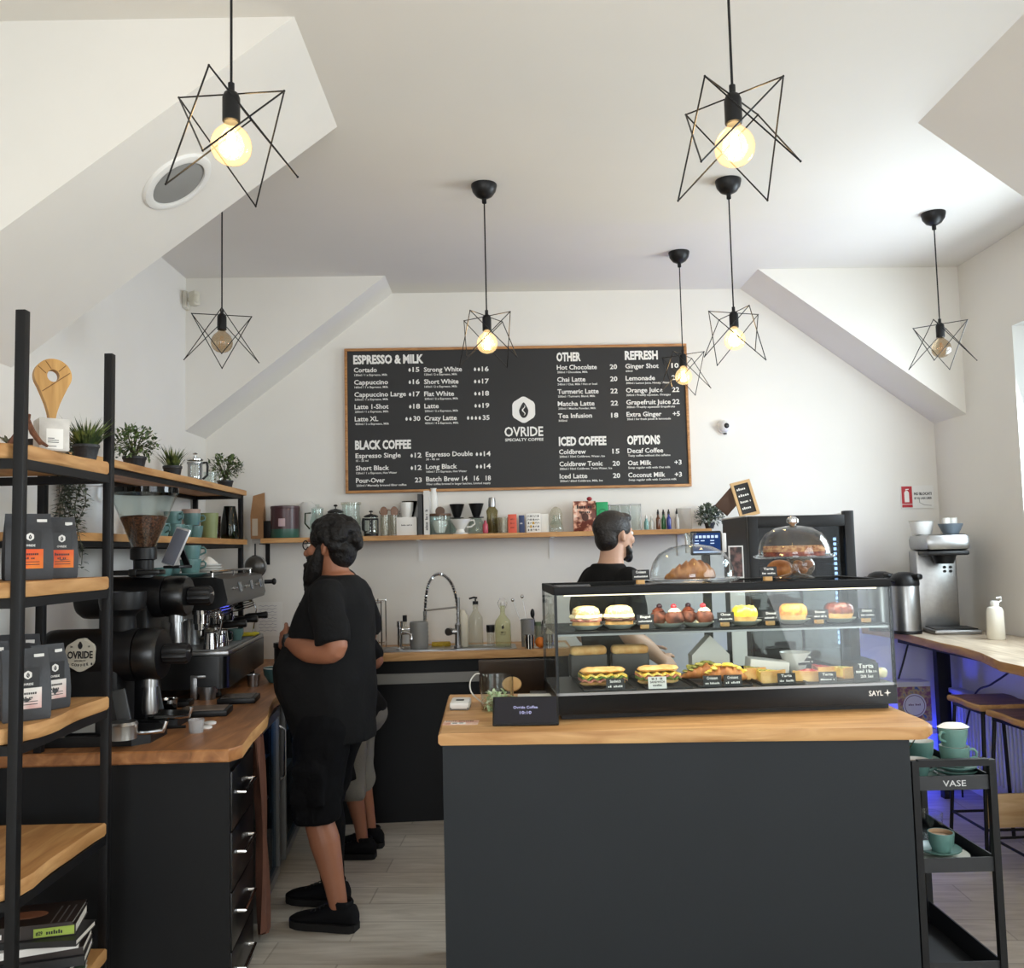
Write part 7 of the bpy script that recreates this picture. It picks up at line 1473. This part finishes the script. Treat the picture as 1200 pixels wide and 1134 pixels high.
# small till display on its pole
p = at(836, 636, 4.62); t = thing('till_display', 'small till display with a blue screen on a dark pole beside the fridge', 'display', (p.x-.03, 4.66, 0)); z = p.z
B().box((0, 0, z), (.16, .03, .125), 0, .008).done('display_body', BLKPL, t); w = B(); w.b2(-.105, -.082, -.01, .02, z-.05, z+.05, .003); w.b2(.082, .105, -.01, .02, z-.05, z+.05, .003); w.done('side_clips', WHITEP, t)
B().b2(-.072, .072, -.0165, -.0155, z-.052, z+.052).done('screen', emis('screen_blue', (44, 72, 128), .8), t); w = B()
for i in range(6): w.b2(-.06+.021*i, -.045+.021*i, -.0172, -.0166, z+.026, z+.04)
for i, (x, q) in enumerate(((-.06, .01), (-.06, -.004), (-.03, .01), (.02, .01), (.02, -.004))): w.b2(x, x+.02, -.0172, -.0166, z+q, z+q+.005)
w.b2(-.07, .07, -.0172, -.0166, z-.05, z-.042); w.done('screen_icons', emis('icon_white', (200, 220, 250), 1.2), t, flat=True)
B().b2(-.02, .02, .0, .03, .04, z-.06).b2(-.09, .09, -.06, .08, 0, .04, .004).done('pole', BLKPL, t)
p = at(868, 660, 4.55); t = thing('photo_card', 'small dark picture card in a pale frame standing beside the fridge', 'picture', (p.x, 4.64, .985)); zc = p.z-.985; B().b2(-.038, .038, -.006, .0, 0, zc+.09).done('backing', WHITEP, t); B().b2(-.031, .031, -.0075, -.006, zc-.07, zc+.083).done('print', speckle('photo_print', (40, 30, 30), (120, 84, 78), 22, .5, .4, .6, 0), t)
# ---------------------------------------------------------------- high table by the window wall
HZ = 1.04
fe = [onz(px, py, HZ) for px, py in ((1051, 740), (1075, 746), (1100, 752.5), (1125, 758), (1150, 765), (1172, 775), (1200, 781))]
w = B(); pl = [(p.x, p.y) for p in fe]; pl = [(pl[0][0]-.06, yb(2.3)-.006)]+pl+[(pl[-1][0]+.02, 3.4), (R-.004, 3.4), (R-.004, yb(R)-.006)]
slab(w, pl[::-1], HZ-.045, HZ, .008); t = thing('high_table', 'long high table with a pale live edge top along the window wall', 'table', (2.6, 5.0, 0)); o = w.done('tabletop', [GREYOAK, BARK], t); o.matrix_parent_inverse = MT.Translation((-2.6, -5.0, 0))
w = B(); w.b2(2.52, 2.56, 3.5, 5.78, HZ-.085, HZ-.046); w.b2(2.86, 2.9, 3.5, 5.93, HZ-.085, HZ-.046); w.b2(2.56, 2.86, 5.68, 5.72, HZ-.085, HZ-.046); w.b2(2.56, 2.86, 3.5, 3.54, HZ-.085, HZ-.046); o = w.done('under_frame', BLACKM, t); o.matrix_parent_inverse = MT.Translation((-2.6, -5.0, 0))
for x, y in ((2.735, 5.69), (2.88, 5.915), (2.54, 3.52), (2.88, 3.52)): o = B().b2(x-.025, x+.025, y-.025, y+.025, 0, HZ-.085).done('leg', BLACKM, t); o.matrix_parent_inverse = MT.Translation((-2.6, -5.0, 0))
def tp(px, Y): p = at(px, 720, Y); return (p.x, Y, HZ)
t = thing('coffee_brewer', 'steel batch coffee brewer on the high table in the corner', 'coffee machine', tp(1103, 5.58), -.16)
w = B(); w.b2(-.13, .11, .0, .16, 0, .5, .012); w.done('column', STEEL, t); B().b2(-.13, .13, -.22, .16, .5, .6, .03).done('head', STEEL, t); B().b2(-.12, .12, -.21, .0, .47, .499, .01).cyl((0, -.12, .42), (0, -.12, .47), .05, .07, 24).done('brew_funnel', BLKPL, t)
w = B(); w.b2(-.11, .16, -.23, .16, 0, .028, .012); w.done('base', STEEL, t); B().b2(-.1, .14, -.21, -.01, .028, .034).done('drip_tray', BLKPL, t); w = B()
for x in (.035, .07):
    for z in (.37, .395): w.cyl((x, 0, z), (x, -.006, z), .009, n=12)
w.done('buttons', BLKPL, t); bp = MT.Translation(t.location) @ MT.Rotation(-.16, 4, 'Z')
t = thing('storage_tub', 'white plastic tub on the left half of the brewer top', 'tub', bp @ V((-.08, .02, .601)), -.1); B().lathe([(0, 0), (.05, 0), (.055, .01), (.064, .08), (.07, .085), (.06, .084), (.05, .01), (0, .008)], n=28, sx=1.1).done('tub', WHITEP, t)
t = thing('enamel_bowl', 'blue grey bowl on the right half of the brewer top', 'bowl', bp @ V((.06, -.08, .601))); B().lathe([(0, .004), (.04, .003), (.045, 0), (.068, .05), (.072, .062), (.067, .06), (.04, .01), (0, .01)], n=30).done('bowl_body', mat('blue_grey_enamel', (110, 122, 134), .35), t)
for i, (x, y) in enumerate(((-.032, 0), (.03, .018))): make_cup('cup', ['white mug standing in the blue grey bowl, left one', 'white mug standing in the blue grey bowl, right one'][i], .023, .08, WHITEC, bp @ V((.06+x*.75, -.08+y, .618)), 1+i, 'mugs in the bowl', taper=.9)
def airpot(label, loc, rz):
    t = thing('airpot', label, 'thermos', loc, rz, 'airpots on the high table'); r = .082
    B().lathe([(0, 0), (r*1.02, 0), (r*1.04, .012), (r*1.0, .02)], n=36).done('base', BLKPL, t); B().lathe([(r, .018), (r, .285), (r*.96, .295)], n=36).done('steel_body', STEEL, t)
    w = B(); w.lathe([(r*1.02, .29), (r*1.04, .3), (r*1.02, .335), (r*.8, .36), (r*.4, .372), (0, .374)], n=36); w.box((.0, -.07, .345), (.05, .09, .035), 0, .012); w.done('lid', BLKPL, t)
    B().tube([(-r*1.02, 0, .315), (-r*1.12, .045, .325), (-r*.6, .1, .33), (r*.6, .1, .33), (r*1.12, .045, .325), (r*1.02, 0, .315)], .009, 8).done('handle', BLKPL, t)
airpot('steel airpot with a black lid in front on the high table', tp(1062, 5.5), .5); airpot('steel airpot mostly hidden behind the pastry case and its twin', tp(1034, 5.72), .2)
t = thing('milk_bottle', 'small white bottle with a loop cap on the high table', 'bottle', tp(1166, 5.05)); B().lathe([(0, 0), (.043, 0), (.047, .006), (.044, .16), (.036, .178), (.02, .185)], n=28).done('bottle', mat('white_enamel', (226, 222, 208), .3), t); B().lathe([(.022, .184), (.024, .2), (.02, .215), (0, .218)], n=20).tube([(.02, 0, .205), (.04, 0, .215), (.038, 0, .235), (.012, 0, .23)], .005, 8).done('cap', WHITEC, t)
# radiator, socket and cables under it
t = thing('radiator', 'white ribbed radiator on the wall below the high table', 'radiator', (R-.022, 5.5, .13)); w = B(); w.b2(-.06, -.02, -.55, .36, 0, .5, .006); 
for i in range(22): y = -.53+i*.041; w.b2(-.072, -.058, y-.012, y+.012, .03, .47, .004)
w.b2(-.075, -.0, -.555, .365, .49, .52, .006); w.done('panel', mat('radiator_white', (206, 208, 212), .4), t); B().b2(-.02, .021, -.4, -.36, .1, .4).b2(-.02, .021, .2, .24, .1, .4).done('bracket', ALU, t)
B().cyl((-.05, -.555, .05), (-.05, -.64, .05), .012, n=12).cyl((-.05, -.64, .05), (-.05, -.64, -.129), .01, n=10).done('pipe', WHITEP, t)
t = thing('wall_socket', 'white wall socket with a white plug beside the radiator', 'socket', (R, 4.72, .75)); B().b2(-.012, 0, -.1, .1, -.045, .045, .004).done('socket_plate', WHITEP, t); B().cyl((-.012, .03, 0), (-.05, .03, 0), .022, .016, 18).cyl((-.05, .03, 0), (-.085, .0, -.01), .008, n=10).done('plug', WHITEP, t); B().lathe([(.012, 0), (.026, .001), (.026, .004), (.012, .004)], c=(-.012, -.045, 0), n=20, axis=(-1, 0, 0)).done('outlet', ALU, t)
cable('black_cable', 'black cable hanging under the high table in front of the radiator', [(2.83, 4.95, HZ-.09), (2.82, 5.05, .86), (2.82, 5.25, .76), (2.82, 5.45, .66), (2.8, 5.6, .3), (2.8, 5.62, .02)], .006, BLKPL)
cable('black_cable', 'black cable sagging against the blue lit wall under the high table', [(2.7, yb(2.7)-.03, .96), (2.62, yb(2.62)-.03, .72), (2.5, yb(2.5)-.03, .42), (2.3, yb(2.3)-.03, .26), (2.1, yb(2.1)-.03, .2)], .006, BLKPL)
p = wall_pt(1066, 851, .1); t = thing('gift_box', 'white box with a round floral label on a ledge under the high table', 'box', (p.x, yb(p.x)-.12, p.z)); B().b2(-.11, .11, -.07, .07, 0, .3, .003).done('carton', PAPER, t)
w = B(); T = facing((0, -.0705, .15), (0, -1, 0)); w.prism([(-.108, -.1), (.108, -.1), (.108, .12), (-.108, .12)], 0, .0006, 0, T); w.prism([(.075*math.cos(2*PI*i/32), .075*math.sin(2*PI*i/32)) for i in range(32)], .0006, .0012, 1, T); w.lathe([(.062, .0012), (.066, .0012), (.066, .0016), (.062, .0016)], c=T @ V((0, 0, 0)), n=32, axis=(0, -1, 0), mi=2); w.text('~9', T @ MT.Translation((0, .0, .0014)), .016, w=.08, align='CENTER', mi=2); w.done('label', [speckle('floral_print', (146, 96, 110), (206, 184, 120), 26, .6, .42, .58, 0, (90, 110, 150)), PAPER, mat('label_plum', (120, 84, 100), .7)], t, flat=True)
t = thing('wall_ledge', 'small white wall ledge carrying the floral box', 'ledge', (p.x, yb(p.x), p.z)); B().b2(-.16, .14, -.2, 0, -.035, -.001, .004).done('ledge_board', WHITEP, t)
# blue light strip under the table
t = thing('light_strip', 'blue LED strip along the foot of the wall under the high table', 'light', (2.3, yb(2.3)-.02, .06), mrot); B().b2(-.5, .5, -.012, .0, 0, .02).done('diffuser', emis('led_blue', (40, 60, 255), 3.5), t); B().b2(-.5, .5, 0.0, .012, -.004, .024).done('channel', ALU, t)
area('blue_strip_light', (2.3, 5.84, .12), (2.3, 6.1, .62), 1.0, .06, 13, (.02, .04, 1.0))

# ---------------------------------------------------------------- stools
def stool(label, cx_, cy_, rz, sx_, sy_):
    t = thing('bar_stool', label, 'stool', (cx_, cy_, 0), rz, 'bar stools'); hz = .77
    w = B(); pts = [(-sx_/2-.01*math.sin(i), -sy_/2+sy_*i/6) for i in range(7)]+[(sx_/2+.012*math.sin(i*1.4), sy_/2-sy_*i/6) for i in range(7)]; slab(w, pts, hz-.032, hz, .008); w.done('seat', [STOOLW, BARK], t)
    w = B(); w.b2(-sx_/2+.02, sx_/2-.02, -sy_/2+.02, -sy_/2+.036, hz-.05, hz-.033); w.b2(-sx_/2+.02, sx_/2-.02, sy_/2-.036, sy_/2-.02, hz-.05, hz-.033); w.b2(-sx_/2+.02, -sx_/2+.036, -sy_/2+.036, sy_/2-.036, hz-.05, hz-.033); w.b2(sx_/2-.036, sx_/2-.02, -sy_/2+.036, sy_/2-.036, hz-.05, hz-.033); w.done('seat_frame', BLACKM, t)
    for x in (-1, 1):
        for y in (-1, 1): B().cyl((x*(sx_/2-.028), y*(sy_/2-.028), hz-.04), (x*(sx_/2+.015), y*(sy_/2+.01), 0), .0095, n=10).done('leg', BLACKM, t)
    w = B()
    for y in (-1, 1): w.cyl((-sx_/2-.002, y*(sy_/2-.006), .155), (sx_/2+.002, y*(sy_/2-.006), .155), .007, n=8)
    for x in (-1, 1): w.cyl((x*(sx_/2+.003), -sy_/2+.006, .155), (x*(sx_/2+.003), sy_/2-.006, .155), .007, n=8)
    w.done('foot_rail', BLACKM, t); B().box((.0, -sy_/2+.022, .245), (sx_-.03, .02, .165), 0, .004).done('kick_board', wood('kick_wood', (190, 150, 104), (222, 190, 146), 'X', 1, .5), t)
stool('bar stool with a dark live edge seat under the high table, farther one', 2.535, 4.72, .0, .31, .34); stool('bar stool with a dark live edge seat cut off by the picture edge, nearer one', 2.535, 4.28, .04, .36, .34)

# ---------------------------------------------------------------- trolley with used cups
TX0, TX1, TY0, TY1 = 1.326, 1.578, 2.97, 3.47
tr = thing('serving_trolley', 'narrow black metal three tier trolley beside the island, loaded with cups', 'trolley', (TX0, TY0, 0)); TW, TD = TX1-TX0, TY1-TY0
for x in (0, TW):
    for y in (0, TD): B().b2(x-.011, x+.011, y-.011, y+.011, .04, .885).done('leg', BLACKM, tr); B().cyl((x-.008, y, .022), (x+.008, y, .022), .022, n=18).done('wheel', BLKPL, tr)
w = B()
for y in (0, TD): w.b2(.011, TW-.011, y-.011, y+.011, .866, .888)
w.done('top_rail', BLACKM, tr)
TZS = (.79, .53, .17)
for z, hh in zip(TZS, (.045, .045, .08)):
    w = B(); w.b2(.0, TW, 0, TD, z, z+.004); 
    for y in (-.003, TD-.003): w.b2(-.0, TW, y, y+.005, z, z+hh)
    for x in (-.0, TW-.005): w.b2(x, x+.005, 0, TD, z, z+hh)
    o = w.done('tray', mat('trolley_tray', (26, 28, 32), .45), tr)
    if z == .79: q = B(); q.text('VASE', facing((.09, -.0036, z+.012), (0, -1, 0)), .027, w=.075); q.done('chalk_word', mat('chalk_white', (196, 196, 196), .9), o, flat=True)
def tq(px, Y, z): return (at(px, 900, Y).x, Y, z+.0045)
TEALP = mat('sage_teal_cup', (96, 132, 124), .35, var=.05, vs=20); STAIN = mat('coffee_stain', (176, 146, 114), .6); g = 'used cups on the trolley'; TT = .79
for i in range(3): make_saucer('saucer', ['lowest teal saucer of the trolley pile', 'middle teal saucer of the trolley pile', 'top teal saucer of the trolley pile'][i], .07, TEALP, (at(1120, 900, 3.09).x-.004, 3.09, TT+.0045+.0145*i), 'teal saucers on the trolley')
c0 = (at(1121, 900, 3.09).x-.004, 3.09, TT+.0045+.0145*3-.004); make_cup('coffee_cup', 'lower teal cup of the pair stacked on the saucer pile', .048, .064, TEALP, (c0[0], c0[1], c0[2]+.006), -.2, g, WHITEC, taper=.8); make_cup('coffee_cup', 'upper teal cup of the pair stacked on the saucer pile, with a white rim', .046, .06, TEALP, (c0[0]-.004, c0[1]-.005, c0[2]+.0715), 3.6, g, WHITEC, taper=.8)
tag(B().lathe([(.05, 0), (.03, .012), (0, .014)], n=16, sx=1.1, sy=.7).done('napkin', PAPER), 'crumpled white napkin in the top cup of the trolley pile', 'napkin', None, (c0[0], c0[1], c0[2]+.133))
make_saucer('saucer', 'teal saucer under the wide cup at the back of the trolley top', .072, TEALP, (1.494, 3.31, TT+.0045), 'teal saucers on the trolley'); make_cup('coffee_cup', 'wide teal cup with a white inside at the back of the trolley top', .056, .075, TEALP, (1.494, 3.31, TT+.013), 2.2, g, WHITEC)
make_saucer('saucer', 'teal saucer by the island edge on the trolley top', .06, TEALP, (TX0+.068, 3.1, TT+.0045), 'teal saucers on the trolley'); make_cup('coffee_cup', 'teal cup with coffee stains by the island edge, lower of two', .042, .058, TEALP, (TX0+.068, 3.1, TT+.0125), -.1, g, WHITEC, foam=STAIN); make_cup('coffee_cup', 'teal cup with coffee stains by the island edge, behind', .042, .07, TEALP, (TX0+.062, 3.25, TT+.0045), .8, g, WHITEC, foam=STAIN)
t = thing('teaspoon', 'steel teaspoon sticking out of the stained cup on the trolley', 'spoon', (TX0+.075, 3.25, TT+.02)); B().cyl((0, 0, 0), (.06, 0, .085), .0022, n=6).ball((.062, 0, .09), (.006, .004, .008), 8, 6).done('handle', CHROME, t)
TM = .53; x = at(1103, 985, 3.1).x
tag(B().lathe([(0, .004), (.07, .003), (.074, 0), (.1, .012), (.1, .015), (.074, .006), (0, .007)], n=36).done('plate', mat('cream_plate', (206, 204, 190), .3)), 'cream plate under the teal saucers on the middle trolley tier', 'plate', None, (x-.015, 3.1, TM+.0045)); make_saucer('saucer', 'teal saucer on the cream plate of the middle trolley tier', .072, TEALP, (x-.01, 3.1, TM+.017), 'teal saucers on the trolley'); make_cup('coffee_cup', 'small teal cup with a coffee stained rim on the middle trolley tier', .042, .062, TEALP, (x, 3.1, TM+.025), 2.0, g, STAIN, handle=False, foam=STAIN)
make_jar('glass_tumbler', 'empty clear glass at the back of the middle trolley tier', 'glass', [(0, .004), (.036, .003), (.038, 0), (.044, .09), (.042, .09), (.035, .008), (0, .008)], CLG, (at(1090, 965, 3.3).x, 3.3, TM+.0045), 26)
t = thing('teaspoon', 'steel teaspoon lying at the front of the middle trolley tier', 'spoon', (x+.01, 3.0, TM+.0055)); B().cyl((-.05, 0, .004), (.03, 0, .004), .0028, n=6).ball((.04, 0, .004), (.016, .009, .003), 10, 6).done('handle', CHROME, t)
